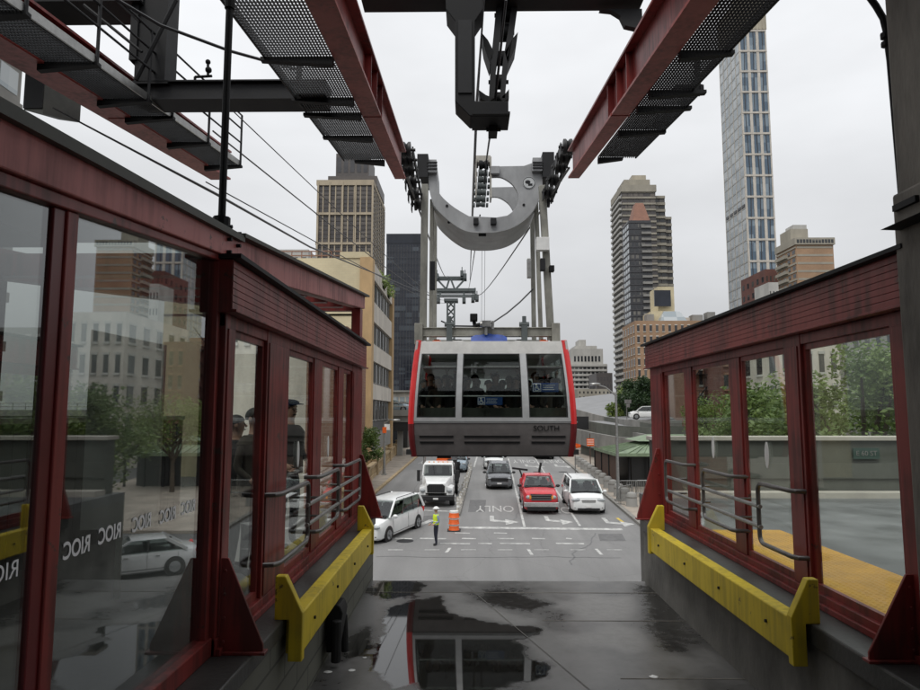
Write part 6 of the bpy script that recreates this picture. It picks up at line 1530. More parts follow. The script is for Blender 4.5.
# orange works barricade and sign further up
x, y = gp(581, 452); z = gz(y) + .13
ba = thing('works_barricade', 'orange works barricade with flat arrow trailer far up the right pavement', 'barricade', (x, y, z))
mb = MB(); mb.box(x - 1.2, x + 1.2, y, y + .5, z + .5, z + 1.1); mb.box(x - .9, x + .3, y, y + .4, z + 1.1, z + 1.7); mb.bar((x - 1.0, y, z + .4), (x + 1.6, y, z + .9), .2, .3); mb.build('body', M['orange'], ba, bevel=.03)
for s_ in (-.8, .8):
    mb = MB(); mb.tube([(x + s_ - .1, y - .1, z + .33), (x + s_ + .1, y - .1, z + .33)], .33, 14); mb.build('wheel', M['rubber'], ba)
mb = MB(); mb.bar((x - 1.2, y + .1, z + 1.5), (x - 1.2, y + .1, z + 4), .1, .1); a, c = PY(575.5, 416.5, y), PY(589, 429.5, y); mb.box(a.x, c.x, y + .1, y + .25, c.z, a.z); mb.build('message_board', M['trim'], ba)
x, y = gp(590.5, 470); z = gz(y) + .13
ws = thing('works_sign', 'orange works sign with white lines on a thin post', 'sign', (x, y, z))
mb = MB(); mb.tube([(x, y, z), (x, y, z + 3.3)], .05, 7); mb.build('post', M['brownfence'], ws)
a, c = PY(586.5, 438.5, y), PY(594, 446, y); mb = MB(); mb.box(a.x, c.x, y - .1, y - .06, c.z, a.z)
for k in range(3): mb.box(a.x + .05, c.x - .05, y - .108, y - .1, c.z + (a.z - c.z) * (.22 + .27 * k), c.z + (a.z - c.z) * (.30 + .27 * k), 1)
mb.build('sign_face', [M['orange'], M['white']], ws)
x, y = gp(576, 452)
mb = MB(); mb.prism([PY(574, 419, 52), PY(578, 422, 52), PY(574, 425, 52)], (0, .05, 0)); a = PY(574.5, 425, 52); mb.tube([(a.x, 52, a.z), (a.x, 52, gz(52) + .13)], .04, 6)
solo('pennant_sign', mb, M['galv'], 'grey triangular sign right at the red cabin edge', 'sign', (a.x, 52, gz(52) + .13))

# ================================================================ people
def skin_body(J, E, root):
    me = bpy.data.meshes.new('sk'); me.from_pydata([j[0] for j in J], E, []); o = bpy.data.objects.new('sk', me); C.objects.link(o)
    s_ = o.modifiers.new('s', 'SKIN'); s_.use_smooth_shade = True; s_.branch_smoothing = .6
    sv = me.skin_vertices[0].data
    for i, j in enumerate(J):
        r_ = j[1]; sv[i].radius = r_ if isinstance(r_, tuple) else (r_, r_); sv[i].use_root = (i == root)
    u = o.modifiers.new('u', 'SUBSURF'); u.levels = 1; u.render_levels = 1
    bpy.context.view_layer.update()
    ev = o.evaluated_get(bpy.context.evaluated_depsgraph_get()); m2 = bpy.data.meshes.new_from_object(ev)
    vs = [v.co.copy() for v in m2.vertices]; fs = [tuple(p.vertices) for p in m2.polygons]
    bpy.data.objects.remove(o); bpy.data.meshes.remove(me); bpy.data.meshes.remove(m2)
    return vs, fs


def person(label, loc, rz, pose, mats, hairy=True, group=None, sc=1.0):
    """standing figure, facing -Y.  pose: elbow/wrist for both arms, leg offsets"""
    t = thing('person', label, 'person', loc, rz, group); t.scale = (sc,) * 3
    V = lambda *a: Vector(a)
    eL, wL, eR, wR = pose['eL'], pose['wL'], pose['eR'], pose['wR']; st = pose.get('stride', 0)
    J = [(V(0, 0, .96), (.15, .11)), (V(0, .01, 1.14), (.135, .10)), (V(0, .0, 1.34), (.165, .11)), (V(0, .005, 1.47), (.075, .07)), (V(0, 0, 1.55), (.055, .058)), (V(0, -.012, 1.62), (.072, .088)), (V(0, -.005, 1.70), (.08, .096)), (V(0, 0, 1.765), (.055, .065)),
         (V(.185, .0, 1.42), .062), (V(*eL), .046), (V(*wL), .03), (V(-.185, 0, 1.42), .062), (V(*eR), .046), (V(*wR), .03),
         (V(.095, 0, .88), .095), (V(.11, -.02 - st * .5, .50), .062), (V(.11, .02 - st, .09), .043), (V(.115, -.15 - st, .035), .036),
         (V(-.095, 0, .88), .095), (V(-.11, -.02 + st * .5, .50), .062), (V(-.11, .02 + st, .09), .043), (V(-.115, -.15 + st, .035), .036)]
    E = [(0, 1), (1, 2), (2, 3), (3, 4), (4, 5), (5, 6), (6, 7), (2, 8), (8, 9), (9, 10), (2, 11), (11, 12), (12, 13), (0, 14), (14, 15), (15, 16), (16, 17), (0, 18), (18, 19), (19, 20), (20, 21)]
    vs, fs = skin_body(J, E, 0)
    top, leg, shoe, skin = range(4)
    mb = MB(); mb.add(vs, fs, top, True)
    arm = lambda c: abs(c.x) > .2 and c.z > .6
    for k, f_ in enumerate(mb.f):
        c = sum((Vector(mb.v[i]) for i in f_), Vector()) / len(f_)
        if c.z > 1.50 and abs(c.x) < .13: mb.m[k] = skin
        elif c.z < .10: mb.m[k] = shoe
        elif c.z < .98 and abs(c.x) < .24 and min((c - Vector(wL)).length, (c - Vector(wR)).length) > .14: mb.m[k] = leg
    # hands: palm and five bent fingers grown out of each wrist
    for (e_, w_, s_) in ((eL, wL, 1), (eR, wR, -1)):
        e_, w_ = Vector(e_), Vector(w_); d = (w_ - e_).normalized(); a = d.cross(Vector((0, 1, 0)))
        a = a.normalized() if a.length > .1 else Vector((1, 0, 0)); n_ = a.cross(d).normalized()
        mb.tube([w_ - d * .03, w_ + d * .03, w_ + d * .085, w_ + d * .10], [.026, .036, .038, .026], 8, skin)
        for k, (o_, ln) in enumerate(((-.030, .062), (-.010, .074), (.010, .070), (.029, .054))):
            b0 = w_ + d * .085 + a * o_; mb.tube([b0, b0 + d * ln * .5 - n_ * .006, b0 + d * ln * .8 - n_ * .022, b0 + d * ln - n_ * .04], [.0095, .009, .008, .006], 6, skin)
        b0 = w_ + d * .03 - a * .03 * s_; mb.tube([b0, b0 + d * .03 - a * .022 * s_ - n_ * .01, b0 + d * .06 - a * .028 * s_ - n_ * .02], [.012, .010, .007], 6, skin)
    # face: nose, ears, brow and lips
    mb.tube([(0, -.085, 1.685), (0, -.112, 1.655), (0, -.10, 1.645)], [.008, .016, .010], 6, skin)
    for s_ in (-1, 1):
        mb.ball((s_ * .082, .005, 1.665), (.012, .022, .032), skin, 7, 5); mb.ball((s_ * .032, -.088, 1.687), (.013, .008, .008), shoe, 6, 4)
    mb.tube([(-.026, -.088, 1.617), (0, -.097, 1.617), (.026, -.088, 1.617)], [.005, .008, .005], 5, leg)
    b = mb.build('body', [M[mats[0]], M[mats[1]], M['rubber'], M['skin']], t, local=True, sharp=60)
    if hairy:
        mb = MB(); rings = []
        for i in range(8):
            row = []
            for j in range(14):
                an = 2 * math.pi * j / 14; lim = .50 + .12 * math.sin(an); tj = math.pi * (i / 7) * lim + .02
                row.append((.094 * math.sin(tj) * math.cos(an), .008 + .110 * math.sin(tj) * math.sin(an), 1.69 + .10 * math.cos(tj)))
            rings.append(row)
        mb.loft(rings); mb.build('hair', M['hair'], t, local=True)
    return t


def torso_shell(t, name, m, z0, z1, pad, m2=None):
    prof_ = [(.90, .175, .125), (1.0, .172, .128), (1.14, .158, .122), (1.30, .19, .132), (1.40, .205, .122), (1.46, .15, .10), (1.49, .10, .085)]
    mb = MB(); rings = []
    for z, a, b in prof_:
        if z0 <= z <= z1: rings.append([((a + pad) * math.cos(2 * math.pi * j / 18), (b + pad) * math.sin(2 * math.pi * j / 18), z) for j in range(18)])
    mb.loft(rings, 0, caps=True)
    return mb.build(name, M[m], t, local=True)


x, y = gp(436, 545)
wk = person('road worker in yellow hi vis vest and white hard hat standing in the roadway', (x, y, .01), R(-62), dict(eL=(.27, .02, 1.15), wL=(.22, -.20, 1.04), eR=(-.27, .03, 1.15), wR=(-.25, -.17, 1.00), stride=.04), ('sleeve', 'navy'), True)
torso_shell(wk, 'vest', 'hivis', 1.0, 1.46, .012)
mb = MB(); mb.tube([(.188 * math.cos(i * math.pi / 9), .15 * math.sin(i * math.pi / 9), 1.15) for i in range(18)], .012, 6, 0, True); mb.build('reflective_band', M['white'], wk, local=True)
mb = MB(); rings = []
for i in range(7):
    th = math.pi / 2 * (1 - i / 6) + .02; rings.append([(.125 * math.sin(th) * math.cos(2 * math.pi * j / 16), .145 * math.sin(th) * math.sin(2 * math.pi * j / 16), 1.72 + .11 * math.cos(th)) for j in range(16)])
mb.loft(rings); mb.tube([(0, 0, 1.715), (0, 0, 1.73)], .165, 18); mb.build('hard_hat', M['white'], wk, local=True)
# passengers behind the left gate
fl = PLAT + .0
arms = dict(eL=(.25, .03, 1.15), wL=(.20, -.14, 1.02), eR=(-.25, .03, 1.15), wR=(-.2, -.14, 1.02))
pa_ = person('passenger in dark olive coat behind the first left gate pane', (-2.12, 6.6, fl), R(70), arms, ('browncloth', 'darkcloth'), sc=.92)
torso_shell(pa_, 'coat', 'browncloth', .9, 1.49, .03)
pb_ = person('passenger in dark coat partly hidden at the left gate post', (-2.36, 6.75, fl), R(110), arms, ('darkcloth', 'darkcloth'), sc=.88); torso_shell(pb_, 'coat', 'darkcloth', .9, 1.49, .03)
pc_ = person('passenger in dark coat and flat cap behind the second left gate pane', (-2.16, 8.0, fl), R(60), arms, ('darkcloth', 'darkcloth'), sc=.97); torso_shell(pc_, 'coat', 'darkcloth', .9, 1.49, .03)
mb = MB(); mb.ball((0, .0, 1.765), (.115, .125, .045), 0, 14, 7); mb.prism([(-.08, -.09, 1.745), (.08, -.09, 1.745), (.06, -.18, 1.74), (-.06, -.18, 1.74)], (0, 0, .012)); mb.build('cap', M['darkcloth'], pc_, local=True)
# passengers in the cabin
pz = ZB + .08
pr1 = person('dark clothed passenger standing behind the cabin front windows', (0, 0, 0), 0, arms, ('darkcloth', 'navy'), group='passengers standing in the tram cabin')
pr2 = person('bareheaded passenger in olive jacket standing inside the cabin', (0, 0, 0), 0, dict(eL=(.26, -.05, 1.55), wL=(.2, -.1, 1.85), eR=(-.25, .03, 1.15), wR=(-.2, -.14, 1.02)), ('browncloth', 'navy'), group='passengers standing in the tram cabin')
spots = [(-1.62, 1.2), (-1.28, .85), (-.55, 1.1), (.12, .95), (.45, 1.05), (.78, 1.1), (1.06, .85), (1.38, .9), (-1.0, 1.0), (1.62, 1.2), (0, 1.6), (-.6, 1.7), (.6, 1.6), (1.2, 1.8), (-1.25, 1.8), (-1.45, .9), (-1.1, 1.4), (-.75, .95), (-.38, 1.3), (-.05, .9), (.3, 1.25), (.62, .9), (.95, 1.4), (1.2, .95), (1.5, 1.3), (-.9, 2.2), (-.3, 2.4), (.25, 2.1), (.8, 2.4), (1.35, 2.2), (-1.4, 2.4)]
for i, (dx, dy) in enumerate(spots):
    base = pr2 if i % 3 == 1 else pr1
    o = base if i in (0, 1) else dup(base)
    o.location = (cx + dx, YC + dy, pz); o.rotation_euler = (0, 0, rnd.uniform(-1.2, 1.2)); k = rnd.uniform(.93, 1.05); o.scale = (k, k, k)

# ================================================================ buildings
def bldg(name, label, x0, x1, y0, y1, ztop, wall, faces, zbase=-1, cat='building'):
    """x0..x1, y0..y1 footprint; faces: list of dict(side='front'|'left'|'right', nc, nf, z0, z1, ww, hh, win, pier, span, pm, sm)"""
    b = thing(name, label, cat, ((x0 + x1) / 2, y0, 0))
    mb = MB(); mb.box(x0, x1, y0, y1, zbase, ztop)
    spots = []
    trim = {}; balcs = []
    for f in faces:
        nc, nf = f['nc'], f['nf']; fz0, fz1 = f.get('z0', 4), f.get('z1', ztop - 1.2)
        if f['side'] == 'front': O, U_, Nn, Ln = Vector((x0, y0, 0)), Vector((1, 0, 0)), Vector((0, -1, 0)), x1 - x0
        elif f['side'] == 'left': O, U_, Nn, Ln = Vector((x0, y1, 0)), Vector((0, -1, 0)), Vector((-1, 0, 0)), y1 - y0
        else: O, U_, Nn, Ln = Vector((x1, y0, 0)), Vector((0, 1, 0)), Vector((1, 0, 0)), y1 - y0
        u0, u1 = f.get('u0', 0) * Ln, f.get('u1', 1) * Ln
        cw, ch = (u1 - u0) / nc, (fz1 - fz0) / nf
        ww, hh = cw * f.get('ww', .6), ch * f.get('hh', .55)
        key = (round(ww, 3), round(hh, 3), f['side'], f['win'])
        skip = f.get('skip', ())
        for i in range(nc):
            if i in skip: continue
            for j in range(nf):
                c = O + U_ * (u0 + cw * (i + .5)) + Vector((0, 0, fz0 + ch * (j + .5 + f.get('dz', 0))))
                spots.append((key, c, U_, Nn, ww, hh, f['win']))
        def bx(ua, ub, za, zb, d, d0=0):
            p = [O + U_ * ua + Nn * d0, O + U_ * ub + Nn * d0, O + U_ * ub + Nn * d, O + U_ * ua + Nn * d]
            return [Vector((q.x, q.y, za)) for q in p], [Vector((q.x, q.y, zb)) for q in p]
        if f.get('pier'):
            m_ = trim.setdefault(('pier', f.get('pm', wall)), MB()); pw = f['pier']
            for i in range(nc + 1):
                c = u0 + cw * i; a, b_ = bx(max(0.01, c - pw / 2), min(Ln - .01, c + pw / 2), fz0 - 1, fz1 + .4, f.get('pd', .35)); m_.hexa(a, b_)
        if f.get('span'):
            m_ = trim.setdefault(('spandrel', f.get('sm', wall)), MB()); sh_ = f['span'] * ch
            for j in range(nf + 1):
                c = fz0 + ch * j; a, b_ = bx(u0 + .02, u1 - .02, c - sh_ / 2, c + sh_ / 2, f.get('sd', .22)); m_.hexa(a, b_)
        if f.get('balc'):
            ba_, bb_ = f['balc']
            for j in range(nf):
                z = fz0 + ch * (j + .08); a, b_ = bx(u0 + (u1 - u0) * ba_, u0 + (u1 - u0) * bb_, z, z + ch * .38, f.get('bd', 1.3), 0); balcs.append((a, b_, f.get('bm', 'stone')))
        if f.get('sill'):
            m_ = trim.setdefault(('sill_course', f.get('lm', 'stone')), MB())
            for i in range(nc):
                for j in range(nf):
                    u = u0 + cw * (i + .5); z = fz0 + ch * (j + .5 + f.get('dz', 0)) - hh / 2
                    a, b_ = bx(u - ww * .6, u + ww * .6, z - .22, z, .14); m_.hexa(a, b_); a, b_ = bx(u - ww * .6, u + ww * .6, z + hh, z + hh + .25, .12); m_.hexa(a, b_)
    mats_ = [wall]
    for (nm, m_), t in trim.items():
        if m_ not in mats_: mats_.append(m_)
        k_ = mats_.index(m_); o_ = len(mb.v); mb.v += t.v; mb.f += [tuple(i + o_ for i in f_) for f_ in t.f]; mb.m += [k_] * len(t.f); mb.s += t.s
    mb.build('wall', [M[q] for q in mats_], b)
    for a_, b_, m_ in balcs: q = MB(); q.hexa(a_, b_); q.build('balcony', M[m_], b)
    spots.sort(key=lambda s: (s[1] - EYE).length - s[4] * s[5] * 4)
    # nearest hundred windows are parts of their own, the others one part
    cache = {}; rest = {}
    for k, (key, c, U_, Nn, ww, hh, wm) in enumerate(spots):
        nb = .03
        if k < 100:
            if key not in cache:
                m_ = MB(); q = [-U_ * ww / 2, U_ * ww / 2]
                m_.hexa([q[0] + Vector((0, 0, -hh / 2)), q[1] + Vector((0, 0, -hh / 2)), q[1] + Vector((0, 0, hh / 2)), q[0] + Vector((0, 0, hh / 2))], [p + Nn * nb for p in (q[0] + Vector((0, 0, -hh / 2)), q[1] + Vector((0, 0, -hh / 2)), q[1] + Vector((0, 0, hh / 2)), q[0] + Vector((0, 0, hh / 2)))])
                o = m_.build('window', M[wm], b, local=True); cache[key] = o.data
                o.location = c - b.location
            else:
                o = bpy.data.objects.new('window', cache[key]); C.objects.link(o); o.parent = b; o.location = c - b.location
        else:
            m_ = rest.setdefault(wm, MB()); q0, q1 = c - U_ * ww / 2, c + U_ * ww / 2; dz = Vector((0, 0, hh / 2))
            m_.hexa([q0 - dz, q1 - dz, q1 + dz, q0 + dz], [p + Nn * nb for p in (q0 - dz, q1 - dz, q1 + dz, q0 + dz)])
    for wm, m_ in rest.items():
        o = m_.build('window', M[wm], b); o['kind'] = 'stuff'
    return b


def blk(b, name, m, x0, x1, y0, y1, z0, z1, **k):
    mb = MB(); mb.box(x0, x1, y0, y1, z0, z1); return mb.build(name, M[m], b, **k)
def X_(px, Y, py=400): return PY(px, py, Y).x
def Z_(py, Y, px=460): return PY(px, py, Y).z
def W_(a, b, Y, py=400): return X_(a, Y, py), X_(b, Y, py)

# brown residential tower, left
Y = 300; x0, x1 = W_(317, 373, Y, 200); zt = Z_(181, Y)
b = bldg('residential_tower', 'brown and beige residential tower rising behind the yellow building', x0, x1, Y, Y + 42, zt, 'brownspan',
         [dict(side='front', nc=9, nf=26, z0=Z_(300, Y), z1=zt - 2.2, ww=.78, hh=.66, win='wbrown', pier=.5, pm='warm', span=.16, sm='brownspan'),
          dict(side='right', nc=7, nf=26, z0=Z_(300, Y), z1=zt - 2.2, ww=.62, hh=.62, win='wbrown', pier=.9, pm='warm', span=.16, sm='brownspan')], 0, 'tower')
for (a, c) in ((317, 318.6), (329, 330.2), (342, 343.2), (355, 356.2), (371.6, 373.2)): xa, xb = W_(a, c, Y - 1, 200); blk(b, 'corner_bay', 'warm', xa, xb, Y - .9, Y - .05, 0, zt - .5)
for j in range(7): z = zt - 2 - j * 14.2; blk(b, 'belt_course', 'warm', x0 - .2, x1 + .3, Y - .75, Y - .02, z, z + 1.1)
blk(b, 'parapet', 'warm', x0 - .3, x1 + .3, Y - .6, Y + 42, zt - 1.5, zt + .6)
xa, xb = W_(328, 377, Y + 8, 180); blk(b, 'penthouse', 'brownspan', xa, xb, Y + 8, Y + 36, zt + .6, Z_(175.5, Y + 8)); xa, xb = W_(336, 369, Y + 14, 165); blk(b, 'penthouse', 'brownspan', xa, xb, Y + 14, Y + 34, Z_(175.5, Y + 8), Z_(153, Y + 14))
for k in range(5):
    xx = xa + (xb - xa) * (k + .5) / 5; blk(b, 'louvre', 'slate', xx - 1, xx + 1, Y + 13.9, Y + 14, Z_(172, Y + 14), Z_(157, Y + 14))
# navy glass block
Y = 220; x0, x1 = W_(386, 421.5, Y, 300); zt = Z_(234.5, Y)
b = bldg('office_block', 'dark navy glass office block left of the cabin hanger', x0, x1, Y, Y + 30, zt, 'navyglass',
         [dict(side='front', nc=12, nf=26, z0=4, z1=zt - 4, ww=.86, hh=.72, win='wnavy', pier=.14, pm='slate', pd=.1)], 0)
blk(b, 'roof_band', 'navyglass', x0 - .1, x1 + .1, Y - .15, Y + 30, zt - 3, zt + .3)
# yellow corner building
YCN = 58.0; xc = X_(367, YCN); zt = Z_(258, YCN, 370)
xl = X_(160, YCN)
yb = bldg('corner_building', 'yellow brick corner building with white window bands behind the left gate', xl, xc, YCN, YCN + 16.5, zt, 'tanbrick', [dict(side='front', nc=6, nf=3, z0=zt - 13, z1=zt - 5, u0=.15, u1=.78, ww=.3, hh=.45, win='wdark', sill=True)], 0)
xs = xc
zz = [Z_(a, YCN + 4, 384) for a in (0,)]
fl_h = (zt - .6 - Z_(404, YCN)) / 4.0
zfl = [zt - 1.7, zt - 5.55, zt - 9.15, zt - 12.6]
for k, z in enumerate(zfl):
    z1_ = z; z0_ = z - 2.05
    blk(yb, 'window_recess', 'void', xs + .02, xs + .06, YCN + 1.0, YCN + 15.4, z0_, z1_)
    for j in range(6):
        ya = YCN + 1.1 + j * 2.38; mb = MB(); mb.box(xs + .06, xs + .10, ya, ya + 2.0, z0_ + .1, z1_ - .1); o = mb.build('window', M['wdark'], yb)
        mb = MB(); mb.box(xs + .10, xs + .16, ya + .95, ya + 1.07, z0_ + .1, z1_ - .1); mb.box(xs + .10, xs + .16, ya - .05, ya + .07, z0_ + .1, z1_ - .1); mb.box(xs + .10, xs + .16, ya, ya + 2.0, z0_ + .08, z0_ + .18); mb.build('frame', M['stonedark'], o)
    ztop_ = (zfl[k - 1] - 2.05) if k else zt - .2
    blk(yb, 'spandrel_band', 'bandwhite', xs, xs + .32, YCN + 1.0, YCN + 15.4, z1_, ztop_)
blk(yb, 'louvre_band', 'slate', xs, xs + .2, YCN + 1.0, YCN + 15.4, zfl[3] - 3.0, zfl[3] - 2.05); blk(yb, 'lower_band', 'stonedark', xs, xs + .3, YCN + 1, YCN + 15.4, zfl[3] - 4.6, zfl[3] - 3.0)
blk(yb, 'corner_pier', 'ochre', xs - .75, xs + .38, YCN - .3, YCN + 1.0, 0, zt + .02); blk(yb, 'corner_pier', 'ochre', xs, xs + .42, YCN + 15.4, YCN + 16.6, 0, zt - .2)
blk(yb, 'parapet_block', 'tanbrick', xs - 2.6, xs - .02, YCN - .1, YCN + .9, zt, zt + .55)
mb = MB()
for h_ in (.35, .75): mb.tube([(xl + 4, YCN + .5, zt + h_), (xs - 2.6, YCN + .5, zt + h_)], .06, 6)
for k in range(14): xx = xl + 4 + (xs - 6.6 - xl) * k / 13; mb.tube([(xx, YCN + .5, zt), (xx, YCN + .5, zt + .75)], .05, 6)
mb.build('roof_railing', M['brick'], yb)
mb = MB()
for k in range(10): z = zt - 5.2; mb.box(xl, xs - 1.1, YCN - .06, YCN - .002, z, z + .14)
mb.build('belt_course', M['ochre'], yb)
YZT = zt
# low brick houses and a white loft in front of it
b = bldg('brick_house', 'small red brick house peeping over the left gate roof', X_(306, 42), X_(346, 42), 42, 50, Z_(326, 42), 'brick', [dict(side='front', nc=4, nf=2, z0=Z_(362, 42), z1=Z_(328, 42), ww=.42, hh=.58, win='wdark', sill=True)], 0, 'house')
b = bldg('white_house', 'long white low house behind the left gate roof', X_(200, 47), X_(311, 47), 47.5, 54, Z_(312, 47), 'bandwhite', [dict(side='front', nc=9, nf=2, z0=Z_(345, 47), z1=Z_(318, 47), ww=.4, hh=.5, win='wdark', sill=True)], 0, 'house')
b = bldg('brick_apartment_block', 'grey apartment block with red signs seen over the far left beam', -40, PY(22, 75, 44.5).x, 42, 44.5, Z_(40, 42, 10) + 6, 'stonedark', [dict(side='front', nc=7, nf=9, z0=4, z1=Z_(40, 42, 10) + 3, ww=.7, hh=.5, win='wpale', span=.2, sm='stonedark'), dict(side='right', nc=1, nf=9, z0=4, z1=Z_(40, 42, 10) + 3, ww=.7, hh=.5, win='wpale', span=.2, sm='stonedark')], 0)
b = bldg('white_block', 'small white block on the skyline left of the yellow roof', X_(262, 150), X_(305, 150), 150, 165, Z_(249, 150), 'stone', [dict(side='front', nc=5, nf=4, z0=Z_(290, 150), ww=.5, hh=.4, win='wdark')], 0)

# right skyline
Y = 350; x0, x1 = W_(571, 608, Y); zt = Z_(349, Y)
b = bldg('apartment_block', 'white setback apartment block just right of the cabin', x0, x1, Y, Y + 25, zt - 8, 'stone', [dict(side='front', nc=9, nf=11, z0=3, z1=zt - 9, ww=.72, hh=.42, win='wdark', span=.3, sm='stone', sd=.7)], 0)
for (a, c, p0, dd) in ((572, 604, 349, 4), (576, 598, 346, 8), (580, 587, 340, 12)): xa, xb = W_(a, c, Y + dd); blk(b, 'setback', 'stone', xa, xb, Y + dd, Y + 24, zt - 8.2, Z_(p0, Y + dd))
xa, xb = W_(574, 602, Y + 4)
for k in range(8): blk(b, 'window', 'wdark', xa + (xb - xa) * (k + .2) / 8, xa + (xb - xa) * (k + .75) / 8, Y + 3.9, Y + 3.99, zt - 6.5, zt - 3.5)
Y = 260; x0, x1 = W_(578, 610, Y)
b = bldg('low_tan_building', 'low tan building above the ramp with a dark water tank', x0, x1, Y, Y + 18, Z_(389, Y), 'beige', [dict(side='front', nc=8, nf=3, z0=Z_(405, Y), z1=Z_(390, Y), ww=.35, hh=.45, win='wdark')], 0)
xa, xb = W_(590, 596, Y + 4); mb = MB(); mb.tube([((xa + xb) / 2, Y + 5, Z_(389, Y)), ((xa + xb) / 2, Y + 5, Z_(385.5, Y)), ((xa + xb) / 2, Y + 5, Z_(384, Y))], [1.2, 1.2, .2], 10); mb.build('water_tank', M['slate'], b)
b = bldg('brown_block', 'narrow brown block between white and tall towers', X_(597, 300), X_(613, 300), 300, 320, Z_(373, 300), 'brownspan', [dict(side='front', nc=5, nf=6, z0=5, ww=.6, hh=.5, win='wbrown')], 0)
# tall balcony tower
Y = 330; x0, x1 = W_(622, 655.5, Y, 200); zt = Z_(187, Y)
tw = bldg('apartment_tower', 'tall beige apartment tower with banded balconies and stepped right side', x0, x1, Y, Y + 24, zt, 'brownspan', [
    dict(side='front', nc=6, nf=36, z0=6, z1=zt - 3, ww=.8, hh=.5, win='wbrown', span=.30, sm='beige', sd=.5),
    dict(side='left', nc=4, nf=36, z0=6, z1=zt - 3, ww=.6, hh=.5, win='wdark', span=.14, sm='stonedark', sd=.3, balc=(.05, .95), bm='stone', bd=1.2)], 0, 'tower')
blk(tw, 'crown_band', 'beige', x0 - .5, x1 + .4, Y - .8, Y + 24, zt - 3, zt + .5)
xa, xb = W_(655.6, 665, Y + 4, 210); blk(tw, 'stepped_wing', 'brownspan', x1, xb, Y + 4, Y + 23, 0, Z_(197, Y + 4)); xe, xf = W_(665, 671.5, Y + 8, 230); blk(tw, 'stepped_wing', 'brownspan', xb, xf, Y + 8, Y + 22, 0, Z_(218, Y + 8))
for (xl_, xr_, yy, zz_) in ((x1 + .05, xb - .05, Y + 4, Z_(197, Y + 4)), (xb + .05, xf - .05, Y + 8, Z_(218, Y + 8))):
    n_ = int((zz_ - 6) / 3.55)
    for j in range(n_ + 1): z = zz_ - j * 3.55; blk(tw, 'balcony', 'beige', xl_, xr_, yy - .9, yy - .02, z - 1.35, z)
    mb = MB()
    for j in range(n_): z = zz_ - j * 3.55; mb.box(xl_ + .4, (xl_ + xr_) / 2 - .3, yy - .06, yy - .01, z - 3.2, z - 1.5); mb.box((xl_ + xr_) / 2 + .3, xr_ - .4, yy - .06, yy - .01, z - 3.2, z - 1.5)
    o = mb.build('window', M['wdark'], tw); o['kind'] = 'stuff'
xa, xb = W_(632, 646, Y + 12, 180); blk(tw, 'penthouse', 'bronze', xa, xb, Y + 12, Y + 20, zt + .5, Z_(176, Y + 12)); xa, xb = W_(624, 650, Y + 6, 185); blk(tw, 'penthouse', 'beige', xa, xb, Y + 6, Y + 22, zt + .5, Z_(183, Y + 10))
# darker tower with terracotta cap in front of it
Y = 285; x0, x1 = W_(629, 651.5, Y, 240); zt = Z_(221, Y)
dt = bldg('apartment_tower', 'dark slate apartment tower with terracotta cap before the taller one', x0, x1, Y, Y + 11, zt, 'slate', [
    dict(side='front', nc=4, nf=30, z0=6, z1=zt - 1, ww=.7, hh=.55, win='wdark', span=.12, sm='slate', balc=(.55, .98), bm='stonedark', bd=.9),
    dict(side='left', nc=3, nf=30, z0=6, z1=zt - 1, ww=.75, hh=.6, win='wpale', span=.10, sm='slate')], 0, 'tower')
xa, xb = W_(632, 650, Y + 1, 215); mb = MB(); hip(mb, xa, xb, Y + 1, Y + 10, zt, Z_(207, Y + 8), 2.2); mb.build('roof_cap', M['terracotta'], dt)
# brick apartment house
Y = 180; x0, x1 = W_(637, 707, Y); zt = Z_(321, Y)
bh = bldg('brick_apartment_house', 'orange brick apartment house with yellow rooftop block behind the right gate', x0, x1, Y, Y + 15, zt, 'brick2', [
    dict(side='front', nc=11, nf=9, z0=3, z1=zt - .6, ww=.38, hh=.55, win='wdark', sill=True, lm='bandwhite'), dict(side='left', nc=5, nf=9, z0=3, z1=zt - .6, ww=.42, hh=.55, win='wdark', sill=True, lm='bandwhite')], 0)
xa, xb = W_(651, 672, Y + 8); blk(bh, 'rooftop_block', 'tanbrick', xa, xb, Y + 5, Y + 14, zt, Z_(313, Y + 8)); xa2, xb2 = W_(655, 671, Y + 12); blk(bh, 'rooftop_block', 'tanbrick', xa2, xb2, Y + 6, Y + 14, Z_(313, Y + 8), Z_(291, Y + 12))
xa, xb = W_(651, 667, Y + 11); blk(bh, 'screen_panel', 'navyglass', xa, xb, Y + 4.4, Y + 4.9, Z_(307, Y + 5), Z_(291, Y + 5))
xa, xb = W_(659, 686, Y + 4); mb = MB(); hip(mb, xa, xb, Y + .5, Y + 4.3, zt, Z_(317, Y + 4) + 1.2, 1.5); mb.build('glass_house', M['wpale'], bh)
xa, xb = W_(683, 700, Y + 6); blk(bh, 'rooftop_block', 'bandwhite', xa, xb, Y + 6, Y + 14, zt, Z_(318, Y + 6))
BZT = zt
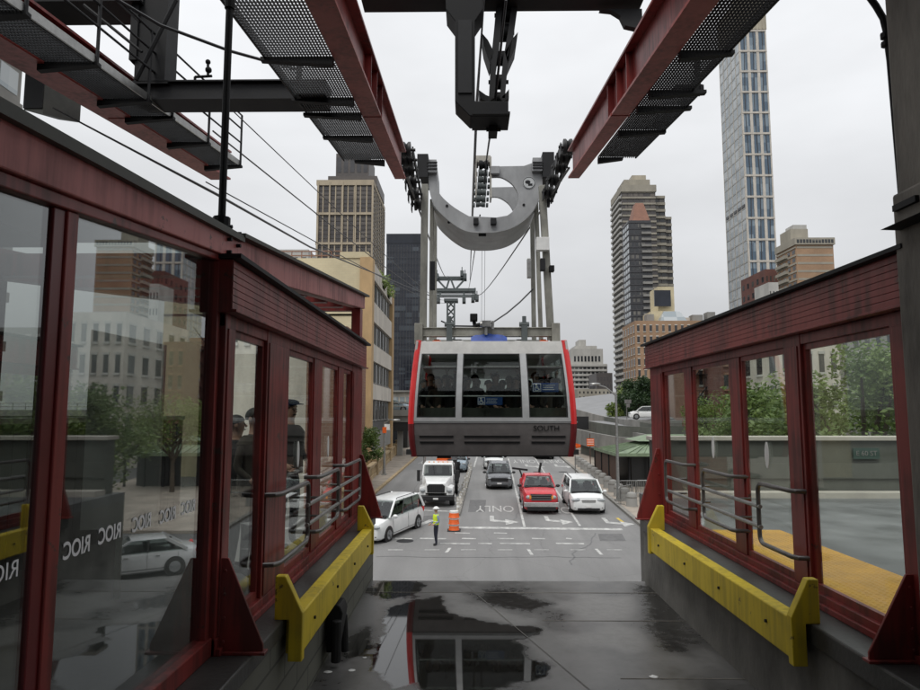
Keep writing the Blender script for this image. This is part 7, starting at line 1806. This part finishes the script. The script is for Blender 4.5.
# slender glass tower
Y = 300; x0, x1 = W_(738.5, 764.5, Y, 40); x1 = W_(738.5, 766, Y, 40)[1]; zc = Z_(31, Y, 755); zt = Z_(-2, Y, 755)
gt = bldg('glass_tower', 'slender blue glass tower with pale side rising at the right', x0, x1, Y, Y + 24, zt, 'glasstower', [
    dict(side='front', nc=3, nf=16, z0=Z_(372, Y), z1=zc, ww=.80, hh=.86, win='wblue', pier=1.3, pm='bandwhite', span=.085, sm='bandwhite', sd=.45),
    dict(side='left', nc=5, nf=32, z0=Z_(372, Y), z1=zc, ww=.86, hh=.84, win='wpale', pier=.28, pm='bandwhite', pd=.2, span=.07, sm='stone', sd=.12)], 0, 'tower')
mb = MB()
for i in range(3):                              # slanted mullions give each bay its twist
    for j in range(16):
        cw = (x1 - x0) / 3; ch = (zc - Z_(372, Y)) / 16; a = x0 + cw * (i + .5 + .10 * math.sin(j * .9)); bq = x0 + cw * (i + .5 + .10 * math.sin((j + 1) * .9)); z = Z_(372, Y) + ch * j
        mb.bar((a, Y - .15, z + .5), (bq, Y - .15, z + ch - .5), .3, .2)
mb.build('mullion', M['slate'], gt)
blk(gt, 'crown', 'bronze', x0 - .3, x1 + .3, Y - .5, Y + 24.2, zc + .6, zt + .3)
mb = MB()
for k in range(9): xx = x0 + (x1 - x0) * k / 8; mb.box(xx - .12, xx + .12, Y - .7, Y - .5, zc + .6, zt)
mb.build('crown_fin', M['bronze'], gt)
z = Z_(205, Y); mb = MB()
for k in range(5): y0_ = Y + 1 + k * 4.6; mb.box(x0 - .3, x0 - .02, y0_, y0_ + 3.4, z - 1, z + .3)
mb.build('vent', M['slate'], gt)
# tan brick tower and brick blocks at right
Y = 205; x0, x1 = W_(796.5, 834, Y, 260); zt = Z_(239, Y)
tb = bldg('apartment_tower', 'orange brick apartment tower with pale bands right of the glass tower', x0, x1, Y, Y + 13, zt - 2, 'brick2', [
    dict(side='front', nc=5, nf=22, z0=2, z1=zt - 3, u0=.02, u1=.98, ww=.01, hh=.05, win='wdark', span=.26, sm='beige', sd=.06),
    dict(side='left', nc=4, nf=22, z0=2, z1=zt - 3, ww=.55, hh=.5, win='wdark', balc=(.05, .6), bm='beige', bd=1.0, span=.2, sm='beige')], 0, 'tower')
blk(tb, 'crown_band', 'beige', x0 - .4, x1 + .4, Y - .5, Y + 13.4, zt - 2.2, zt)
for k in range(12): xx = x0 + (x1 - x0) * (k + .5) / 12; blk(tb, 'crown_opening', 'wdark', xx - .35, xx + .35, Y - .56, Y - .5, zt - 1.7, zt - .6)
xa, xb = W_(799, 817, Y + 3); blk(tb, 'penthouse', 'beige', xa, xb, Y + 3, Y + 10, zt, Z_(230, Y + 3)); xa, xb = W_(802, 816, Y + 4); blk(tb, 'penthouse', 'stone', xa, xb, Y + 4, Y + 9, Z_(230, Y + 3), Z_(226, Y + 4))
Y = 225; x0, x1 = W_(771, 786, Y)
bldg('brick_block', 'dark red brick block between the glass tower and the tan tower', x0, x1, Y, Y + 20, Z_(270, Y), 'brick3', [dict(side='front', nc=4, nf=12, z0=4, ww=.4, hh=.45, win='wdark'), dict(side='left', nc=5, nf=12, z0=4, ww=.4, hh=.45, win='wdark')], 0)
x0, x1 = W_(774, 784, 200); bldg('small_block', 'small pale block at the foot of the glass tower', x0, x1, 200, 210, Z_(283, 200), 'stone', [dict(side='front', nc=3, nf=8, z0=4, ww=.4, hh=.4, win='wdark')], 0)
# street wall seen through the right gate
Y = 62; x0, x1 = W_(781, 842, Y)
bldg('white_apartment_house', 'pale stone apartment house seen through the right gate glass', x0, x1, Y, Y + 14, H + 9.5, 'bandwhite', [dict(side='front', nc=5, nf=5, z0=.5, z1=H + 9, ww=.42, hh=.58, win='wdark', sill=True, lm='stone'), dict(side='left', nc=5, nf=5, z0=.5, z1=H + 9, ww=.42, hh=.58, win='wdark', sill=True, lm='stone')], 0)
x0, x1 = W_(843, 960, Y)
bldg('grey_apartment_house', 'weathered grey apartment house at the far right behind the trees', x0, x1, Y + 2, Y + 16, H + 8.3, 'stonedark', [dict(side='front', nc=10, nf=5, z0=.5, z1=H + 8, ww=.4, hh=.55, win='wdark', sill=True, lm='stone')], 0)
x0, x1 = W_(722, 780, 70)
bldg('dark_tenement', 'dark brown tenement with fire escape behind the gate doors', x0, x1, 70, 84, H + 7.5, 'brick3', [dict(side='front', nc=6, nf=5, z0=.5, z1=H + 7, ww=.42, hh=.58, win='wdark', sill=True, lm='brick')], 0)
x0, x1 = W_(690, 721, 75)
tn = bldg('brick_tenement', 'red brick tenement with black fire escape left of the dark one', x0, x1, 75, 88, H + 8.5, 'brick', [dict(side='front', nc=4, nf=5, z0=.5, z1=H + 8, ww=.42, hh=.58, win='wdark', sill=True, lm='stone')], 0)
mb = MB(); xm = (x0 + x1) / 2
for k in range(5):
    z = 2.2 + k * 2.75; mb.box(xm - 1.4, xm + 1.4, 73.9, 74.95, z, z + .08); mb.bar((xm - 1.4, 73.9, z + .95), (xm + 1.4, 73.9, z + .95), .06, .06)
    for q in range(9): mb.bar((xm - 1.4 + q * .35, 73.9, z), (xm - 1.4 + q * .35, 73.9, z + .95), .03, .03)
    mb.bar((xm - 1.2, 74.2, z), (xm + 1.0, 74.2, z + 2.75), .3, .06)
mb.build('fire_escape', M['black'], tn)

# rooftop clutter
for (px, py, yy, w_, h_) in ((318, 262, YCN + 8, 1.6, 1.5), (345, 261, YCN + 9, 1.1, 1.0), (300, 262, YCN + 7, 2.0, 1.2)):
    xx = X_(px, yy, py); blk(yb, 'roof_unit', 'stonedark', xx, xx + w_, yy, yy + 1.4, YZT, YZT + h_)
for (px, w_, h_) in ((690, 3, 2.2), (705, 2.2, 3.0), (645, 2.0, 2.4)):
    xx = X_(px, 186, 320); blk(bh, 'roof_unit', 'stonedark', xx, xx + w_, 184, 187, BZT, BZT + h_)
# ================================================================ elevated bridge ramps
zt = Z_(409, 76, 395)
rl = thing('elevated_viaduct', 'elevated road viaduct crossing behind the left street', 'viaduct', (-14, 78, gz(78)))
blk(rl, 'girder', 'deck', -60, -6.6, 76, 84, zt - 1.5, zt - .35); blk(rl, 'deck_edge', 'stonedark', -60, -6.6, 75.7, 76, zt - .8, zt - .1)
blk(rl, 'underside', 'void', -60, -6.6, 76.2, 84, zt - 2.5, zt - 1.5)  # near-black block: shade under the deck put into its colour
for k in range(6): blk(rl, 'column', 'stonedark', -8.2 - k * 4.2, -7.6 - k * 4.2, 77, 77.7, 0, zt - 1.5)
mb = MB()
for h_ in (.5, .9): mb.tube([(-60, 75.8, zt + h_ - .2), (-6.6, 75.8, zt + h_ - .2)], .05, 5)
for k in range(36): mb.tube([(-60 + k * 1.5, 75.8, zt - .2), (-60 + k * 1.5, 75.8, zt + .7)], .04, 5)
mb.build('railing', M['galv'], rl)
sh = thing('shop_front', 'dark shop front under the left viaduct', 'shop', (-16, 88, gz(88)))
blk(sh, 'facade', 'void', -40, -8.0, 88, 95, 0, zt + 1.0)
for k in range(9):
    blk(sh, 'shop_window', 'wdark', -11.4 - k * 3, -8.9 - k * 3, 87.9, 87.98, 1.6, 4.2); blk(sh, 'fascia_sign', ('bandwhite', 'greensign', 'stone')[k % 3], -11.2 - k * 3, -9.2 - k * 3, 87.85, 87.97, 4.4, 5.0)
gh = thing('market_hall', 'pale green glazed hall behind the viaduct, left of the cabin', 'hall', (-8, 100, gz(100)))
xa, xb = W_(391, 412, 100); blk(gh, 'facade', 'bandwhite', xa, xb + 4, 100, 110, 0, Z_(392, 100)); 
for k in range(5): blk(gh, 'glazing', 'wpale', xa + .4 + k * .95, xa + 1.1 + k * .95, 99.9, 99.98, Z_(408, 100), Z_(397, 100))
blk(gh, 'roof_slab', 'stonedark', xa - .3, xb + 4.3, 99.4, 110, Z_(392, 100), Z_(390.5, 100))
# parked cars on the viaduct show as a line of roofs
zd = zt - .35
pcar = make_car('car', 'x', 'car', dict(L=4.5, W=1.8, H=1.45, belt=.95, hood=.9, ws=(-1.1, -.2, 1.2, 1.9), cuts=(.03, .5, .96), paint='csilver', wr=.33))
for i, x in enumerate((-8.9, -14.4, -20)):
    o = pcar if i == 0 else dup(pcar)
    o.location = (x, 78.6, zd); o.rotation_euler = (0, 0, R(90 if i else 88))
    o['label'] = ['silver car on the left viaduct, nearest the cabin', 'silver car on the left viaduct behind the street tree', 'silver car on the left viaduct beyond the gate'][i]
# right-hand ramps: polyline parapets and decks
def ramp(label, pts, wdt, hpar, m='ramp', par='deck', bank=0):
    """pts: near edge of the deck; wdt: depth away from it"""
    t = thing('bridge_ramp', label, 'ramp', (pts[0].x, pts[0].y, 0))
    P = [Vector(p) for p in pts]
    nn = []
    for i in range(len(P)):
        d = P[min(i + 1, len(P) - 1)] - P[max(i - 1, 0)]; nn.append(Vector((d.y, -d.x, 0)).normalized())
    def band(nm, o0, o1, z0, z1, mm, top=None):
        mb = MB(); ring = lambda i: [P[i] + nn[i] * o_ + Vector((0, 0, z_ + bank * max(0, o_) / wdt)) for o_, z_ in ((o0, z0), (o1, z0), (o1, z1), (o0, z1))]
        mb.loft([ring(i) for i in range(len(P))], smooth=False); mb.build(nm, M[mm], t)
    band('deck', .002, wdt, -.5, 0, m); band('near_parapet', -.3, 0, -1.2, hpar, par); band('far_parapet', wdt + .002, wdt + .3, -.6, hpar + .1, par); band('retaining_wall', .3, wdt - .3, -9, -.502, 'parapet')
    return t
ramp('pale concrete bridge ramp climbing left behind the lamp post', [PY(700, 423, 78), PY(650, 422.5, 79), PY(628, 422, 84), PY(612, 420, 96), PY(596, 416, 112), PY(575, 410, 135), PY(560, 400, 150)], 12, .3, bank=1.5)
ramp('lower olive concrete ramp between the pavilion roof and the upper ramp', [PY(700, 433, 72), PY(650, 432, 72.5), PY(620, 430, 75), PY(600, 427, 80), PY(585, 424, 88), PY(570, 421, 96)], 5, .5, 'ramp', 'parapet')
ramp('lowest grey approach ramp just above the pavilion roof', [PY(690, 446, 66), PY(640, 444, 66.5), PY(615, 441, 69), PY(594, 437, 74), PY(578, 433, 80)], 4, .5, 'deck', 'deck')
p_ = PY(640.5, 421, 82); wc.location = (p_.x + 1.1, 83, PY(640, 422.5, 79.5).z + .35); wc.rotation_euler = (0, 0, R(-100)); wc.scale = (.95,) * 3
mb = MB(); a = PY(627, 421, 90)
for (x, y) in ((626, 401.5), (629.5, 401.5), (628, 405.5)):
    c = PY(x, y, 90); mb.box(c.x - .2, c.x + .2, 89.8, 90, c.z - .25, c.z + .25)
mb.tube([(a.x, 90, a.z - 1), (a.x, 90, PY(627, 402, 90).z)], .06, 6)
solo('ramp_signs', mb, M['galv'], 'cluster of small square signs on a post beside the ramp trees', 'sign', (a.x, 90, a.z - 1))

# ================================================================ trees
def tree(label, x, y, z0, h, cr, leafm, nleaf, lsize, seed, crown_c=.66, group=None, squash=.8, name='tree', blobs=16):
    r_ = random.Random(seed)
    t = thing(name, label, 'tree', (x, y, z0), 0, group)
    mb = MB(); tips = []
    top = Vector((r_.uniform(-.15, .15) * h * .3, r_.uniform(-.1, .1) * h * .3, h * .62))
    mb.tube([(0, 0, -.2), (top.x * .2, top.y * .2, h * .2), (top.x * .6, top.y * .6, h * .42), top], [h * .026, h * .02, h * .015, h * .008], 8)
    cc = Vector((top.x, top.y, h * crown_c))
    for k in range(blobs):
        a = r_.uniform(0, 2 * math.pi); el = r_.uniform(-.75, 1.25); rr = cr * r_.uniform(.35, .95)
        e_ = cc + Vector((math.cos(a) * math.cos(el) * rr, math.sin(a) * math.cos(el) * rr, math.sin(el) * rr * squash))
        s_ = Vector((top.x * .5, top.y * .5, h * r_.uniform(.3, .55)))
        m_ = s_.lerp(e_, .55) + Vector((0, 0, -.05 * h * r_.random()))
        mb.tube([s_, m_, e_], [h * .011, h * .007, h * .003], 6); tips.append((e_, cr * r_.uniform(.24, .46)))
    mb.build('trunk', M['bark'], t, local=True)
    vs, fs = [], []
    for i in range(nleaf):
        c0, rad = tips[r_.randrange(len(tips))]
        d = Vector((r_.gauss(0, 1), r_.gauss(0, 1), r_.gauss(0, .75))); d = d.normalized() * rad * (r_.random() ** .45)
        c = c0 + d; s_ = lsize * r_.uniform(.6, 1.3)
        u = Vector((r_.gauss(0, 1), r_.gauss(0, 1), r_.gauss(0, .6))).normalized(); v = u.cross(Vector((r_.gauss(0, 1), r_.gauss(0, 1), r_.gauss(0, 1)))).normalized()
        k = len(vs); vs += [tuple(c - u * s_), tuple(c + v * s_ * .45), tuple(c + u * s_), tuple(c - v * s_ * .45)]; fs.append((k, k + 1, k + 2, k + 3))
    m_ = MB(); m_.add(vs, fs); m_.build('crown', M[leafm], t, local=True, fix=False)
    return t


g = PLAT
tree('leafy green tree behind the parapet at the far right pane', PY(868, 440, 19).x, 19, 0, 8.6, 3.0, 'leaf1', 11440, 0.086, 3)
tree('yellow green tree behind the parapet left of the wide right pane', PY(790, 440, 22).x, 22, 0, 7.4, 2.4, 'leaf2', 8360, 0.086, 4)
tree('dense green tree between the two gate doors behind the parapet', PY(752, 440, 24).x, 24, 0, 8.0, 2.3, 'leaf1', 7920, 0.086, 5)
tree('small pale green tree behind the first right gate pane', PY(716, 440, 48).x, 48, 0, 8.0, 3.4, 'leaf2', 6160, 0.099, 6)
tree('green tree half hidden by the concrete pillar at right', PY(930, 440, 21).x, 21, 0, 8.8, 3.2, 'leaf1', 7920, 0.092, 7)
tree('dark green tree right of the ramp near the gate corner', PY(646, 420, 98).x, 98, 1.7, 9.4, 4.2, 'leaf3', 8360, 0.224, 8)
tree('light green tree on the ramp above the white suv', PY(631, 420, 104).x, 104, 1.8, 7.4, 4.0, 'leaf2', 7040, 0.224, 9)
tree('dark tree behind the gate corner post beyond the ramp', PY(668, 420, 100).x, 100, 1.7, 9.8, 4.4, 'leaf3', 7040, 0.238, 10)
tree('street tree with bright leaves beside the left gate end', PY(358, 430, 50).x, 50, 0, 6.4, 1.7, 'leaf1', 5720, 0.112, 11, .60, None, 1.25)
tree('distant green tree under the left viaduct end', PY(409, 430, 96).x, 96, 1.6, 5.2, 2.2, 'leaf2', 3080, 0.198, 12)
# rooftop shrubs on the yellow building
for i, (px, py, yy, lab) in enumerate([(381, 282, YCN + 8, 'upper yellow green rooftop shrub on the corner building'), (388, 291, YCN + 12, 'lower yellow green rooftop shrub on the corner building')]):
    r_ = random.Random(40 + i); c = PY(px, py, yy); vs, fs = [], []
    for k in range(420):
        d = Vector((r_.gauss(0, .38), r_.gauss(0, .8), abs(r_.gauss(0, .55)))); q = Vector((xs + .1, yy, zt * 0 + c.z - .5)) + d; u = Vector((r_.gauss(0, 1), r_.gauss(0, 1), r_.gauss(0, 1))).normalized() * .16; v = u.orthogonal() * .5
        n_ = len(vs); vs += [tuple(q - u), tuple(q + v), tuple(q + u), tuple(q - v)]; fs.append((n_, n_ + 1, n_ + 2, n_ + 3))
    t = thing('rooftop_shrub', lab, 'shrub', (xs + .1, yy, c.z - .5)); m_ = MB(); m_.add(vs, fs); m_.build('foliage', M['leaf2'], t, fix=False)
    m_ = MB(); m_.box(xs - .2, xs + .32, yy - 1, yy + 1, c.z - .8, c.z - .45); m_.build('planter', M['bandwhite'], t)
